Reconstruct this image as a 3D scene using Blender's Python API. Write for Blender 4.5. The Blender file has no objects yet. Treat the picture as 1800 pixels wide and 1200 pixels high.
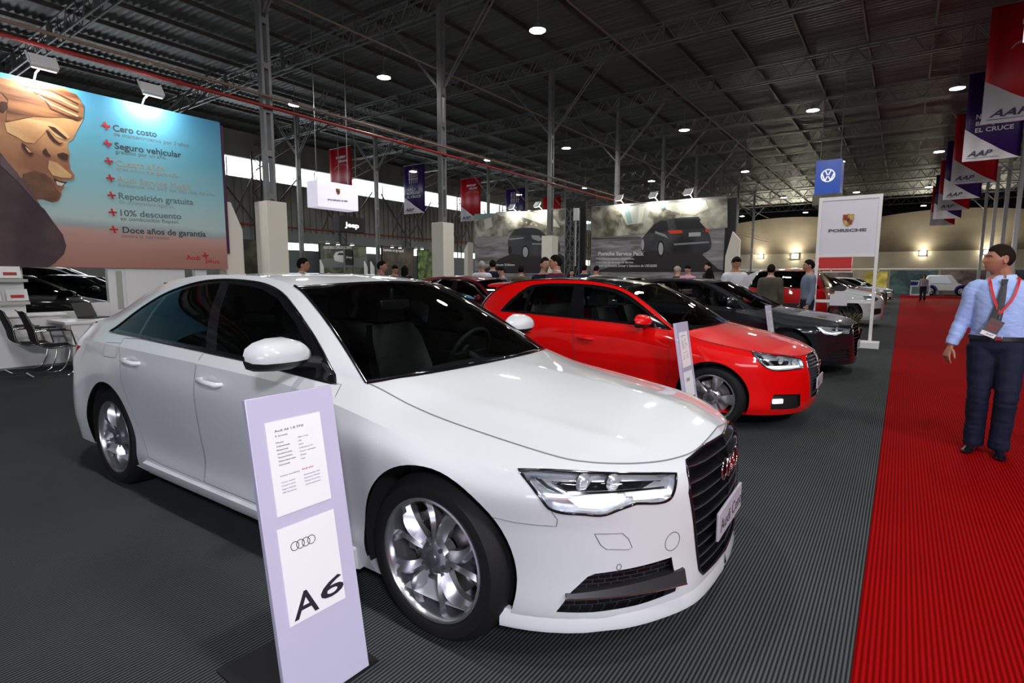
import bpy, bmesh, math, random
import numpy as np
from mathutils import Vector, Matrix
from mathutils.bvhtree import BVHTree
rnd = random.Random(7)
SC = bpy.context.scene
C = SC.collection
PI = math.pi
# ------------------------------------------------------------------ camera (19 mm lens, 1.44 m above the carpet)
# world: +Y runs along the aisle, +X across it; the red carpet starts at x = -0.05
cd = bpy.data.cameras.new('camera'); cam = bpy.data.objects.new('camera', cd); C.objects.link(cam)
cd.sensor_width = 36.0; cd.lens = 957.4 / 1800 * 36.0; cd.clip_end = 400; cd.clip_start = .05
PITCH, ROLL, YAW, CAMH = .1176, .0036, .6186, 1.439
_cp, _sp, _cy, _sy = math.cos(PITCH), math.sin(PITCH), math.cos(YAW), math.sin(YAW)
_fw = Vector((-_sy * _cp, _cy * _cp, -_sp)); _r0 = Vector((_cy, _sy, 0)); _u0 = Vector((-_sy * _sp, _cy * _sp, _cp))
_r = math.cos(ROLL) * _r0 + math.sin(ROLL) * _u0; _u = -math.sin(ROLL) * _r0 + math.cos(ROLL) * _u0
cam.matrix_world = Matrix(((_r.x, _u.x, -_fw.x, 0), (_r.y, _u.y, -_fw.y, 0), (_r.z, _u.z, -_fw.z, CAMH), (0, 0, 0, 1)))
SC.camera = cam
# ------------------------------------------------------------------ exposure and light
SC.view_settings.view_transform = 'Standard'; SC.view_settings.look = 'None'
SC.view_settings.gamma = 1.0; SC.view_settings.use_curve_mapping = False
SC.view_settings.exposure = 1.02
W = bpy.data.worlds.new('daylight'); SC.world = W; W.use_nodes = True
W.node_tree.nodes['Background'].inputs[0].default_value = (.86, .93, 1.0, 1)
W.node_tree.nodes['Background'].inputs[1].default_value = 3.0
def area(name, loc, size, power, color=(1, 1, 1), rot=(0, 0, 0), sy=None, shape='RECTANGLE', parent=None, spread=None):
    l = bpy.data.lights.new(name, 'AREA'); l.shape = shape; l.size = size
    if shape in ('RECTANGLE', 'ELLIPSE'): l.size_y = sy or size
    l.energy = power; l.color = color
    if spread: l.spread = spread
    o = bpy.data.objects.new(name, l); C.objects.link(o); o.location = loc; o.rotation_euler = rot
    if parent: o.parent = parent
    return o
LAMP_Z = 7.5
# unseen fill lights added high near the camera, one slightly lavender
for nm, p, tg, pw, col in (('fill_light', (4.5, -3.5, 5.2), (-1.2, 1.6, .3), 230, (.86, .82, 1.0)), ('fill_light', (6.5, 1.5, 6.5), (.5, 3.0, .0), 110, (1, .98, .95))):
    l = area(nm, p, .9, pw, col, sy=.6); l.rotation_euler = (Vector(tg) - Vector(p)).to_track_quat('-Z', 'Y').to_euler()
# the hall's high bay lamps on their grid; (x, y) of each, from nearest to farthest
LAMPS = [(-3.1, .9), (1.0, .9), (5.1, .9), (9.4, .9)] + [(x, y) for y in (12.0, 23.2, 34.0, 46.5, 58) for x in (-23.6, -18.1, -13.4, -7.8, -3.1, 1.0)]  # last two of the first row are unseen, added to brighten the right side



# ------------------------------------------------------------------ helpers
def M(name, col, rough=.5, metal=0., coat=0., emit=None, es=1., spec=.5, alpha=None, coatr=.03):
    m = bpy.data.materials.new(name); m.use_nodes = True
    b = m.node_tree.nodes['Principled BSDF']
    b.inputs['Base Color'].default_value = (*col, 1); b.inputs['Roughness'].default_value = rough
    b.inputs['Metallic'].default_value = metal; b.inputs['Coat Weight'].default_value = coat
    b.inputs['Coat Roughness'].default_value = coatr; b.inputs['Specular IOR Level'].default_value = spec
    if emit: b.inputs['Emission Color'].default_value = (*emit, 1); b.inputs['Emission Strength'].default_value = es
    m['b'] = 1
    return m
def hx(h):
    v = [int(h[i:i + 2], 16) / 255 for i in (0, 2, 4)]
    return tuple(c / 12.92 if c < .04045 else ((c + .055) / 1.055) ** 2.4 for c in v)
def glassm(name, tint, refl=.06, rough=.0):
    m = bpy.data.materials.new(name); m.use_nodes = True; nt = m.node_tree; nt.nodes.clear()
    o = nt.nodes.new('ShaderNodeOutputMaterial'); t = nt.nodes.new('ShaderNodeBsdfTransparent'); g = nt.nodes.new('ShaderNodeBsdfGlossy')
    t.inputs[0].default_value = (*tint, 1); g.inputs['Roughness'].default_value = rough
    f = nt.nodes.new('ShaderNodeFresnel'); f.inputs[0].default_value = 1.5
    mx = nt.nodes.new('ShaderNodeMixShader'); nt.links.new(f.outputs[0], mx.inputs[0])
    nt.links.new(t.outputs[0], mx.inputs[1]); nt.links.new(g.outputs[0], mx.inputs[2]); nt.links.new(mx.outputs[0], o.inputs[0])
    return m
def noisy(m, scale=8, amt=.25, c2=None, bump=0., coord='Object', detail=4, sc3=(1, 1, 1)):
    """vary the base colour (and bump) of a principled material with noise"""
    nt = m.node_tree; b = nt.nodes['Principled BSDF']; c = b.inputs['Base Color'].default_value[:3]
    tc = nt.nodes.new('ShaderNodeTexCoord'); mp = nt.nodes.new('ShaderNodeMapping'); mp.inputs['Scale'].default_value = sc3
    n = nt.nodes.new('ShaderNodeTexNoise'); n.inputs['Scale'].default_value = scale; n.inputs['Detail'].default_value = detail
    r = nt.nodes.new('ShaderNodeValToRGB'); r.color_ramp.elements[0].position = .35; r.color_ramp.elements[1].position = .68
    r.color_ramp.elements[0].color = (*(c2 or tuple(v * (1 - amt) for v in c)), 1); r.color_ramp.elements[1].color = (*c, 1)
    nt.links.new(tc.outputs[coord], mp.inputs[0]); nt.links.new(mp.outputs[0], n.inputs[0]); nt.links.new(n.outputs[0], r.inputs[0])
    nt.links.new(r.outputs[0], b.inputs['Base Color'])
    if bump:
        bp = nt.nodes.new('ShaderNodeBump'); bp.inputs['Strength'].default_value = bump; bp.inputs['Distance'].default_value = .01
        nt.links.new(n.outputs[0], bp.inputs['Height']); nt.links.new(bp.outputs[0], b.inputs['Normal'])
    return m
def mesh_obj(name, me, mats, parent=None, smooth=None):
    o = bpy.data.objects.new(name, me); C.objects.link(o)
    for m in (mats if isinstance(mats, (list, tuple)) else [mats]): me.materials.append(m)
    if parent: o.parent = parent
    if smooth is not None: shade(me, smooth)
    return o
def shade(me, ang):
    me.polygons.foreach_set('use_smooth', [True] * len(me.polygons))
    if ang < 180: me.set_sharp_from_angle(angle=math.radians(ang))
def thing(name, label, cat, loc=(0, 0, 0), rotz=0, group=None):
    o = bpy.data.objects.new(name, None); C.objects.link(o); o.location = loc; o.rotation_euler = (0, 0, rotz)
    o['label'] = label; o['category'] = cat
    if group: o['group'] = group
    return o
def tag(o, label=None, cat=None, group=None, kind=None):
    if label: o['label'] = label
    if cat: o['category'] = cat
    if group: o['group'] = group
    if kind: o['kind'] = kind
    return o
def dup(root, loc, rotz=None, label=None, group=None, parent=None):
    def cp(o, par):
        c = o.copy(); C.objects.link(c); c.parent = par
        for ch in [k for k in bpy.data.objects if k.parent == o]: cp(ch, c)
        return c
    kids = list(root.children)
    r = root.copy(); C.objects.link(r); r.location = loc; r.parent = parent
    for ch in kids:
        c = ch.copy(); C.objects.link(c); c.parent = r
        for g in ch.children:
            d = g.copy(); C.objects.link(d); d.parent = c
    if rotz is not None: r.rotation_euler = (0, 0, rotz)
    if label: r['label'] = label
    if group: r['group'] = group
    return r
class B:
    """collects shapes into one mesh"""
    def __init__(s): s.v = []; s.f = []; s.m = []; s.mi = 0
    def add(s, vs, fs, mi=None):
        k = len(s.v); s.v += [tuple(v) for v in vs]; s.f += [tuple(i + k for i in f) for f in fs]; s.m += [s.mi if mi is None else mi] * len(fs); return s
    def box(s, c, d, rot=None, mi=None):
        R = rot or Matrix.Identity(3); c = Vector(c)
        vs = [c + R @ Vector((x * d[0] / 2, y * d[1] / 2, z * d[2] / 2)) for x in (-1, 1) for y in (-1, 1) for z in (-1, 1)]
        return s.add(vs, [(0, 1, 3, 2), (4, 6, 7, 5), (0, 4, 5, 1), (2, 3, 7, 6), (0, 2, 6, 4), (1, 5, 7, 3)], mi)
    def b2(s, a, b, mi=None): return s.box([(a[i] + b[i]) / 2 for i in range(3)], [abs(b[i] - a[i]) for i in range(3)], None, mi)
    def quad(s, a, b, c, d, mi=None): return s.add([a, b, c, d], [(0, 1, 2, 3)], mi)
    def tube(s, pts, r, n=8, mi=None, caps=True, closed=False):
        pts = [Vector(p) for p in pts]; N = len(pts); rs = r if isinstance(r, (list, tuple)) else [r] * N
        t0 = (pts[1] - pts[0]).normalized(); up = Vector((0, 0, 1)) if abs(t0.z) < .9 else Vector((1, 0, 0))
        a = t0.cross(up).normalized(); vs = []; fs = []
        for i, p in enumerate(pts):
            if closed: t = pts[(i + 1) % N] - pts[i - 1]
            else: t = pts[min(i + 1, N - 1)] - pts[max(i - 1, 0)]
            t.normalize(); a = (a - t * a.dot(t)).normalized(); b = t.cross(a)
            for k in range(n): q = 2 * PI * k / n; vs.append(p + (a * math.cos(q) + b * math.sin(q)) * rs[i])
        for i in range(N if closed else N - 1):
            j = (i + 1) % N
            for k in range(n): fs.append((i * n + k, i * n + (k + 1) % n, j * n + (k + 1) % n, j * n + k))
        if caps and not closed: fs += [tuple(range(n))[::-1], tuple((N - 1) * n + k for k in range(n))]
        return s.add(vs, fs, mi)
    def bar(s, a, b, w, h=None, mi=None, up=(0, 0, 1)):
        a, b = Vector(a), Vector(b); t = (b - a); L = t.length; t.normalize(); u = Vector(up)
        if abs(t.dot(u)) > .95: u = Vector((1, 0, 0))
        x = t.cross(u).normalized(); z = x.cross(t); R = Matrix((x, t, z)).transposed()
        return s.box((a + b) / 2, (w, L, h or w), R, mi)
    def lathe(s, prof, n=32, axis='y', c=(0, 0, 0), mi=None, closed=True):
        """prof: (radius, along-axis)"""
        vs = []; fs = []; m = len(prof)
        for k in range(n):
            q = 2 * PI * k / n; cc, ss = math.cos(q), math.sin(q)
            for (r, h) in prof:
                p = {'y': (r * cc, h, r * ss), 'z': (r * cc, r * ss, h), 'x': (h, r * cc, r * ss)}[axis]; vs.append((p[0] + c[0], p[1] + c[1], p[2] + c[2]))
        for k in range(n):
            for i in range(m - 1):
                a, b = k * m + i, ((k + 1) % n) * m + i; fs.append((a, b, b + 1, a + 1))
        return s.add(vs, fs, mi)
    def prism(s, poly, h0, h1, f=None, mi=None):
        """poly 2D extruded; f(a,b,h)->xyz"""
        f = f or (lambda a, b, h: (a, b, h)); n = len(poly)
        vs = [f(a, b, h0) for a, b in poly] + [f(a, b, h1) for a, b in poly]
        fs = [tuple(range(n))[::-1], tuple(range(n, 2 * n))] + [(i, (i + 1) % n, n + (i + 1) % n, n + i) for i in range(n)]
        return s.add(vs, fs, mi)
    def grid(s, rows, mi=None, wrap=False):
        n = len(rows[0]); vs = [p for r in rows for p in r]; fs = []
        for i in range(len(rows) - 1):
            for j in range(n if wrap else n - 1): fs.append((i * n + j, i * n + (j + 1) % n, (i + 1) * n + (j + 1) % n, (i + 1) * n + j))
        return s.add(vs, fs, mi)
    def mesh(s, name='m', weld=0, recalc=True):
        me = bpy.data.meshes.new(name); me.from_pydata([tuple(map(float, v)) for v in s.v], [], s.f)
        me.polygons.foreach_set('material_index', s.m)
        if weld or recalc:
            bm = bmesh.new(); bm.from_mesh(me)
            if weld: bmesh.ops.remove_doubles(bm, verts=bm.verts, dist=weld)
            if recalc: bmesh.ops.recalc_face_normals(bm, faces=bm.faces)
            bm.to_mesh(me); bm.free()
        return me
    def obj(s, name, mats, parent=None, smooth=30, weld=0, loc=None, rot=None, bevel=0, recalc=True):
        o = mesh_obj(name, s.mesh(name, weld, recalc), mats, parent, smooth)
        if loc is not None: o.location = loc
        if rot is not None: o.rotation_euler = rot
        if bevel:
            md = o.modifiers.new('bevel', 'BEVEL'); md.width = bevel; md.segments = 2; md.limit_method = 'ANGLE'
        return o
def box(name, c, d, m, parent=None, bevel=0, rot=None): return B().box(c, d).obj(name, m, parent, bevel=bevel, rot=rot)
def plane_text(name, s, size, m, parent=None, mat=None, extr=.002, align='LEFT', shear=0, off=0, sx=1., spacing=1.):
    """real lettering as a mesh, lying in the local XY plane of matrix mat"""
    cu = bpy.data.curves.new(name, 'FONT'); cu.body = s; cu.size = size; cu.extrude = extr; cu.align_x = align; cu.shear = shear; cu.offset = off; cu.space_character = spacing
    cu.resolution_u = 3
    t = bpy.data.objects.new(name, cu); C.objects.link(t); dg = bpy.context.evaluated_depsgraph_get()
    me = bpy.data.meshes.new_from_object(t.evaluated_get(dg)); C.objects.unlink(t); bpy.data.objects.remove(t); bpy.data.curves.remove(cu)
    if sx != 1: me.transform(Matrix.Diagonal((sx, 1, 1, 1)))
    me.materials.clear(); o = mesh_obj(name, me, m, parent)
    if mat is not None: o.matrix_local = mat
    return o
def frame(o, x, y):
    """matrix with local x, y axes and origin"""
    x = Vector(x).normalized(); y = Vector(y); z = x.cross(y).normalized(); y = z.cross(x)
    return Matrix(((x.x, y.x, z.x, o[0]), (x.y, y.y, z.y, o[1]), (x.z, y.z, z.z, o[2]), (0, 0, 0, 1)))
def itp(tbl, x):
    """monotone cubic interpolation of a table of (x, v)"""
    t = sorted(tbl); X = [a[0] for a in t]; V = [a[1] for a in t]; n = len(X)
    if x <= X[0]: return V[0]
    if x >= X[-1]: return V[-1]
    d = [(V[i + 1] - V[i]) / (X[i + 1] - X[i]) for i in range(n - 1)]
    m = [d[0]] + [0 if d[i - 1] * d[i] <= 0 else 2 * d[i - 1] * d[i] / (d[i - 1] + d[i]) for i in range(1, n - 1)] + [d[-1]]
    i = max(k for k in range(n - 1) if X[k] <= x); h = X[i + 1] - X[i]; s = (x - X[i]) / h
    return (2 * s**3 - 3 * s**2 + 1) * V[i] + (s**3 - 2 * s**2 + s) * h * m[i] + (-2 * s**3 + 3 * s**2) * V[i + 1] + (s**3 - s**2) * h * m[i + 1]
def crv(P, n=None, step=None, knots=None, ts=None):
    """Catmull-Rom through rows of P (numpy [k,...]); returns samples"""
    P = np.asarray(P, float); K = len(P)
    if knots is None:
        d = np.linalg.norm((P[1:] - P[:-1]).reshape(K - 1, -1), axis=1) ** .75 + 1e-6
        knots = np.concatenate([[0], np.cumsum(d)])
    kn = np.asarray(knots, float); sl = (P[1:] - P[:-1]) / (kn[1:] - kn[:-1]).reshape((-1,) + (1,) * (P.ndim - 1))
    m = np.empty_like(P); m[0] = sl[0]; m[-1] = sl[-1]
    for i in range(1, K - 1):
        a, b = kn[i] - kn[i - 1], kn[i + 1] - kn[i]; m[i] = (sl[i - 1] * b + sl[i] * a) / (a + b)
    if ts is None: ts = np.linspace(kn[0], kn[-1], n)
    out = []
    for t in ts:
        i = min(max(int(np.searchsorted(kn, t, 'right')) - 1, 0), K - 2); h = kn[i + 1] - kn[i]; s = (t - kn[i]) / h
        out.append((2 * s**3 - 3 * s**2 + 1) * P[i] + (s**3 - 2 * s**2 + s) * h * m[i] + (-2 * s**3 + 3 * s**2) * P[i + 1] + (s**3 - s**2) * h * m[i + 1])
    return np.array(out)
def resamp(P, n):
    """resample a polyline by arc length"""
    P = np.asarray(P, float); d = np.concatenate([[0], np.cumsum(np.linalg.norm(P[1:] - P[:-1], axis=1))]); t = np.linspace(0, d[-1], n)
    return np.stack([np.interp(t, d, P[:, k]) for k in range(P.shape[1])], 1)
# ------------------------------------------------------------------ the hall
def carpet_mat(name, c_hi, c_lo, period=.0155):
    m = bpy.data.materials.new(name); m.use_nodes = True; nt = m.node_tree; b = nt.nodes['Principled BSDF']; b.inputs['Roughness'].default_value = .95; b.inputs['Specular IOR Level'].default_value = .03
    g = nt.nodes.new('ShaderNodeNewGeometry'); sx = nt.nodes.new('ShaderNodeSeparateXYZ'); nt.links.new(g.outputs['Position'], sx.inputs[0])
    n1 = nt.nodes.new('ShaderNodeTexNoise'); n1.inputs['Scale'].default_value = 700; n1.inputs['Detail'].default_value = 2; nt.links.new(g.outputs['Position'], n1.inputs[0])
    n2 = nt.nodes.new('ShaderNodeTexNoise'); n2.inputs['Scale'].default_value = 1.3; n2.inputs['Detail'].default_value = 5; nt.links.new(g.outputs['Position'], n2.inputs[0])
    mu = nt.nodes.new('ShaderNodeMath'); mu.operation = 'MULTIPLY'; mu.inputs[1].default_value = 2 * PI / period; nt.links.new(sx.outputs[0], mu.inputs[0])
    sn = nt.nodes.new('ShaderNodeMath'); sn.operation = 'SINE'; nt.links.new(mu.outputs[0], sn.inputs[0])
    ma = nt.nodes.new('ShaderNodeMath'); ma.operation = 'MULTIPLY_ADD'; ma.inputs[1].default_value = .38; ma.inputs[2].default_value = .32; nt.links.new(sn.outputs[0], ma.inputs[0])
    m2 = nt.nodes.new('ShaderNodeMath'); m2.operation = 'MULTIPLY_ADD'; m2.inputs[1].default_value = .35; nt.links.new(n1.outputs[0], m2.inputs[0]); nt.links.new(ma.outputs[0], m2.inputs[2])
    r = nt.nodes.new('ShaderNodeValToRGB'); r.color_ramp.elements[0].position = .12; r.color_ramp.elements[1].position = .95; r.color_ramp.elements[0].color = (*c_lo, 1); r.color_ramp.elements[1].color = (*c_hi, 1)
    nt.links.new(m2.outputs[0], r.inputs[0])
    mx = nt.nodes.new('ShaderNodeMixRGB'); mx.blend_type = 'MULTIPLY'; mx.inputs[0].default_value = .5; nt.links.new(r.outputs[0], mx.inputs[1])
    r2 = nt.nodes.new('ShaderNodeValToRGB'); r2.color_ramp.elements[0].position = .3; r2.color_ramp.elements[1].position = .7; r2.color_ramp.elements[0].color = (.72, .72, .72, 1); nt.links.new(n2.outputs[0], r2.inputs[0]); nt.links.new(r2.outputs[0], mx.inputs[2])
    nt.links.new(mx.outputs[0], b.inputs['Base Color'])
    bp = nt.nodes.new('ShaderNodeBump'); bp.inputs['Strength'].default_value = .7; bp.inputs['Distance'].default_value = .003; nt.links.new(m2.outputs[0], bp.inputs['Height']); nt.links.new(bp.outputs[0], b.inputs['Normal'])
    return m
M_GREYC = carpet_mat('grey_ribbed_carpet', (.098, .108, .108), (.012, .014, .015)); M_REDC = carpet_mat('red_ribbed_carpet', (.36, .003, .004), (.13, .0005, .0008), .02)
M_ROOF = noisy(M('roof_sheet', (.22, .235, .22), .52, .35), 1.2, .5, sc3=(.15, 4, 1)); M_STEEL = noisy(M('galvanised_steel', (.21, .21, .205), .45, .5), 3, .25); M_STEELD = noisy(M('brown_steel', (.10, .085, .075), .6, .3), 2, .4)
M_WHITE = M('white_laminate', (.72, .72, .70), .3, spec=.4); M_CREAM = M('cream_board', (.74, .70, .59), .5); M_REDP = M('red_pipe', (.28, .02, .015), .45); M_TAN = M('rusty_rod', (.20, .13, .085), .6)
M_LAMP = M('lamp_lens', (1, 1, 1), .4, emit=(1, .98, .95), es=200); M_LAMPB = M('lamp_body', (.25, .25, .25), .5, .6)
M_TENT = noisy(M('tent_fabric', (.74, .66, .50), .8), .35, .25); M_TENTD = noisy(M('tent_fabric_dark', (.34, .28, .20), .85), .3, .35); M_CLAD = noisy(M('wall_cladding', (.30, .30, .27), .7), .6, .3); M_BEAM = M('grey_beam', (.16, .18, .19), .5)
M_BLACK = M('matt_black', (.006, .006, .007), .6); M_GREYW = M('grey_wall', (.10, .12, .12), .7)
tag(B().b2((-46, -14, -.1), (30, 80, 0)).obj('floor', M_GREYC), 'grey ribbed carpet over the whole hall floor', kind='structure')
tag(B().b2((-.05, -13.5, 0), (4.3, 57.5, .006)).obj('carpet', M_REDC), 'long red ribbed carpet along the aisle', 'carpet')
# corrugated roof sheets over purlins and girders
ys = np.arange(-14, 80.01, .055); b = B(); rows = [[(-32.3, y, 10.0 + .022 * math.cos(y * 2 * PI / .22)), (30, y, 10.0 + .022 * math.cos(y * 2 * PI / .22))] for y in ys]
b.grid(rows); ceil = b.obj('ceiling', M_ROOF, smooth=80); tag(ceil, 'dark corrugated metal roof of the hall', kind='structure')
pu = None
for i, x in enumerate(np.arange(-32, 30, 1.9)):
    if pu is None: pu = B().b2((-.03, -14, 9.82), (.03, 80, 9.97)).obj('purlin', M_STEELD, ceil); o = pu
    else: o = pu.copy(); C.objects.link(o)
    o.location.x = x
TY = [6.84 + 5.85 * k for k in range(-3, 12)]; COLX = -11.35
b = B(); X0, X1 = -32.2, 29
for (y, z, w) in ((-.12, 9.8, .05), (.12, 9.8, .05), (-.12, 9.18, .05), (.12, 9.18, .05)): b.b2((X0, y - w / 2, z - w / 2), (X1, y + w / 2, z + w / 2))
x = X0; k = 0
while x < X1 - .4:
    for s in (-.12, .12): b.bar((x, s, 9.18 if k % 2 else 9.8), (x + .42, s, 9.8 if k % 2 else 9.18), .022)
    if k % 10 == 0: b.bar((x, -.12, 9.18), (x, -.12, 9.8), .16, .04)
    x += .42; k += 1
tr = b.obj('roof_girder', M_STEEL, ceil)
for k, y in enumerate(TY):
    o = tr if k == 0 else tr.copy()
    if k: C.objects.link(o)
    o.location.y = y
# steel columns of two channels, some boxed in white at the foot
def column(x, y, label, top=9.15, boxed=True, w=.155, group=None, brace=True, dia=.04, boxc=None, postm=None):
    t = thing('column', label, 'column', (x, y, 0), 0, group); t['kind'] = 'structure'
    b = B()
    for s in (-1, 1):
        b.b2((-w / 2, s * w / 2 - .03, 0), (w / 2, s * w / 2 + .03, top))
    z = .4
    while z < top: b.b2((-w / 2 - .004, -w / 2, z), (w / 2 + .004, w / 2, z + .12)); z += .9
    b.obj('steel_post', postm or M_STEEL, t)
    if boxed: B().b2((-.235, -.235, 0), (.235, .235, 3.04)).obj('boxed_foot', boxc or M_CREAM, t, bevel=.008)
    if brace:
        for s in (-1, 1):
            b = B()
            for q in (-.09, .09): b.bar((s * .1, q * .4, 6.9), (s * 2.2, q, 9.2), .035)
            for kk in range(1, 7): p = kk / 7; b.bar((s * (.1 + 2.1 * p), -.08, 6.9 + 2.3 * p), (s * (.1 + 2.1 * p), .08, 6.9 + 2.3 * p), .02)
            b.obj('knee_brace', M_STEEL, t)
    return t
names = ['first', 'second', 'third', 'fourth', 'fifth', 'sixth', 'seventh', 'eighth', 'ninth']
for k, y in enumerate([6.84, 12.34, 18.48, 24.5, 30.5, 36.5, 42.2, 47.6, 53.5]):
    column(COLX, y, ['steel double-channel column with boxed cream foot behind the white car', 'steel column with boxed cream foot behind the dark red hatchback', 'steel column with boxed cream foot before the left billboard of a dark off-roader'][k] if k < 3 else 'steel column rising behind the right-hand car billboard, %s along the middle row' % names[k], boxed=k < 3)
for k, (x, y) in enumerate([(-22.6, 15.05), (-22.6, 19.55), (-22.6, 29.0), (-22.6, 33.5), (-22.6, 39.0), (-22.6, 44.5)]):
    column(x, y, 'grey steel post in the far left row, %s from the left billboard' % names[k], boxed=False, w=.13)
for k, (x, y) in enumerate([(4.9, 41.0), (4.9, 45.8), (4.9, 51.0), (4.9, 57.0)]):
    column(x, y, 'slender bright steel post right of the red carpet, %s counted from the near end' % names[k], boxed=False, top=9.1, w=.19, postm=M('bright_steel', (.45, .45, .44), .4, .4))
# service pipes along the middle row
def pipe(name, x, z, r, m, label, y0=-10, y1=60, cat='pipe'):
    b = B(); b.tube([(x, y0, z), (x, y1, z)], r, 10); k = y0 + 3
    while k < y1: b.tube([(x, k, z), (x, k + .08, z)], r * 1.5, 10); k += 6
    tag(b.obj(name, m, smooth=40), label, cat)
pipe('water_pipe', COLX + .15, 5.0, .035, M_REDP, 'long red fire-water pipe along the middle row of columns'); pipe('conduit_pipe', COLX + .17, 5.21, .028, M_TAN, 'tan pipe running just above the red pipe')
pipe('tie_rod', COLX + .05, 7.35, .022, M_TAN, 'rusty brown tie rod high between the columns'); pipe('tie_rod', COLX + 3.3, 9.0, .03, M_TAN, 'reddish tie rod under the roof right of the middle columns')
# high bay lamps
def lampmk():
    t = thing('high_bay_lamp', 'white high bay lamp hanging from the roof', 'ceiling lamp')
    b = B(); b.lathe([(0, .18), (.05, .18), (.09, .10), (.20, .03), (.215, 0), (.20, 0), (.19, .015)], 20, 'z'); b.obj('lamp_housing', M_LAMPB, t, 40)
    B().lathe([(0, -.012), (.14, -.008), (.20, .002)], 20, 'z').obj('lamp_lens', M_LAMP, t, 60)
    B().tube([(0, 0, .18), (0, 0, 2.45)], .008, 6).obj('hanging_rod', M_STEEL, t)
    return t
rowname = {12.0: 'nearest', 23.2: 'second', 34.0: 'third', 46.5: 'fourth', 58: 'farthest', .9: 'overhead', -10.0: 'rearmost'}; cn = {5.1: 'added at the far right', 9.4: 'added as rightmost', -23.6: 'far left', -18.1: 'left', -13.4: 'centre left', -7.8: 'centre', -3.1: 'centre right', 1.0: 'right'}
lamp0 = None
for (x, y) in LAMPS:
    if y < 0: continue
    if lamp0 is None: lamp0 = lampmk(); o = lamp0; o.location = (x, y, LAMP_Z)
    else: o = dup(lamp0, (x, y, LAMP_Z))
    o['label'] = 'white high bay lamp hanging in the %s row, %s of its row' % (rowname[y], cn[x]); o['group'] = 'high bay lamps under the roof'
# ---- walls
def S_(name, b, m, label, **k): return tag(b.obj(name, m, **k), label, kind='structure')
b = B(); b.b2((-32.3, -14, 4.2), (-32, 80, 7.2)).b2((-32.3, -14, 8.35), (-32, 80, 10.03)); b.b2((-32.3, -14, 0), (-32, 80, 2.9))
y = -14.
while y < 80:
    b.b2((-32, y, 4.2), (-31.93, y + .06, 7.2)); y += .45
S_('wall_left', b, M_CLAD, 'ribbed cladding wall along the far left side under the skylight strip')
b = B(); b.b2((-31.9, -14, 3.55), (-31.4, 80, 4.2)); S_('trim_1', b, M_BEAM, 'grey beam along the left wall')
b = B(); y = 8.
while y < 80: b.b2((-31.95, y, 2.9), (-31.88, y + .05, 3.6)); b.b2((-32.1, y, 7.2), (-32.05, y + .05, 8.25)); y += 2.9
S_('window_1', b, M_STEELD, 'long clerestory glazing bars of the left wall')
pipe('rail_pipe', -31.3, 4.45, .05, M_REDP, 'dark red pipe along the top of the grey beam', 8, 78)
# lattice frames standing in front of the left wall
lt = None
for k, y in enumerate(np.arange(12, 70, 6.0)):
    if lt is None:
        b = B()
        for q in (-.25, .25): b.b2((-.03, q - .04, 0), (.03, q + .04, 8.6))
        z = .3; f = 1
        while z < 8.3: b.bar((0, -.25 * f, z), (0, .25 * f, z + .5), .035); z += .5; f = -f
        for s in (-1, 1): b.bar((0, .25 * s, 4.6), (0, 2.6 * s, 7.4), .07); b.bar((0, .25 * s, 7.2), (0, 1.6 * s, 4.5), .05)
        b.bar((0, 0, 7.6), (7.5, 0, 9.2), .06); b.bar((0, 0, 8.3), (7.5, 0, 9.8), .06)
        for i in range(9): b.bar((i * .83, 0, 7.6 + i * .178 + (0 if i % 2 else .65)), (i * .83 + .83, 0, 7.78 + i * .178 + (.65 if i % 2 else 0)), .03)
        lt = b.obj('lattice_frame', M_STEELD); o = lt
    else: o = lt.copy(); C.objects.link(o)
    o.location = (-31.2, y, 0); tag(o, 'dark lattice frame standing against the left wall, %s from the near end' % (names + ['tenth', 'last'])[k], 'steel frame', 'lattice frames of the left wall')
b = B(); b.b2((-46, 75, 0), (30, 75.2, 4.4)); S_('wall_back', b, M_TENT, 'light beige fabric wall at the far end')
b = B()
rows = []
for x in np.linspace(-32, 30, 60):
    q = abs(math.sin((x + 4) * PI / 15)); rows.append([(x, 75.0, 4.4), (x, 74.6, 5.2 + .1 * q), (x, 73.2, 6.6 + .5 * q), (x, 71.6, 7.8 + .7 * q)])
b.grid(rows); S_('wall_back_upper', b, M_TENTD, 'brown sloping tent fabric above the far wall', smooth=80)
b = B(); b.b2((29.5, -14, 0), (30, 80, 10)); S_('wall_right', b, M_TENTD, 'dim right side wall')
b = B(); b.b2((-46, 79.6, 0), (30, 80, 10)); b.b2((-32, 75.2, 4.4), (-31.8, 80, 10)); S_('trim_2', b, M_BLACK, 'dark end wall above the tent')
b = B(); b.b2((-46, -14.2, 4.2), (30, -14, 10)); b.b2((-46, -14.2, 0), (2, -14, 4.2)); b.b2((14, -14.2, 0), (30, -14, 4.2)); S_('wall_front', b, M_GREYW, 'wall behind the photographer with an opening shaped to let daylight in')  # unseen opening, placed and sized for the daylight it lets in
# work lamps on the far wall
M_SPOT = M('flood_lens', (1, 1, 1), .4, emit=(1, .93, .72), es=450)
for k, (px, pz, s) in enumerate([(1.6, 4.2, .22), (-10.9, 4.1, .30), (-14.8, 4.15, .2), (6.9, 4.2, .2)]):
    t = thing('flood_lamp', ['glowing flood lamp on the far wall above the red carpet', 'brightest flood lamp low on the far wall behind the red off-roader', 'warm flood lamp on the far wall by the white fin', 'flood lamp on the far wall behind the man'][k], 'lamp', (px, 74.93, pz))
    B().box((0, 0, 0), (s * 2.4, .12, s * 1.8)).obj('lamp_body', M_LAMPB, t); B().box((0, -.07, 0), (s * 2.2, .02, s * 1.6)).obj('lamp_lens', M_SPOT, t)
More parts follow.
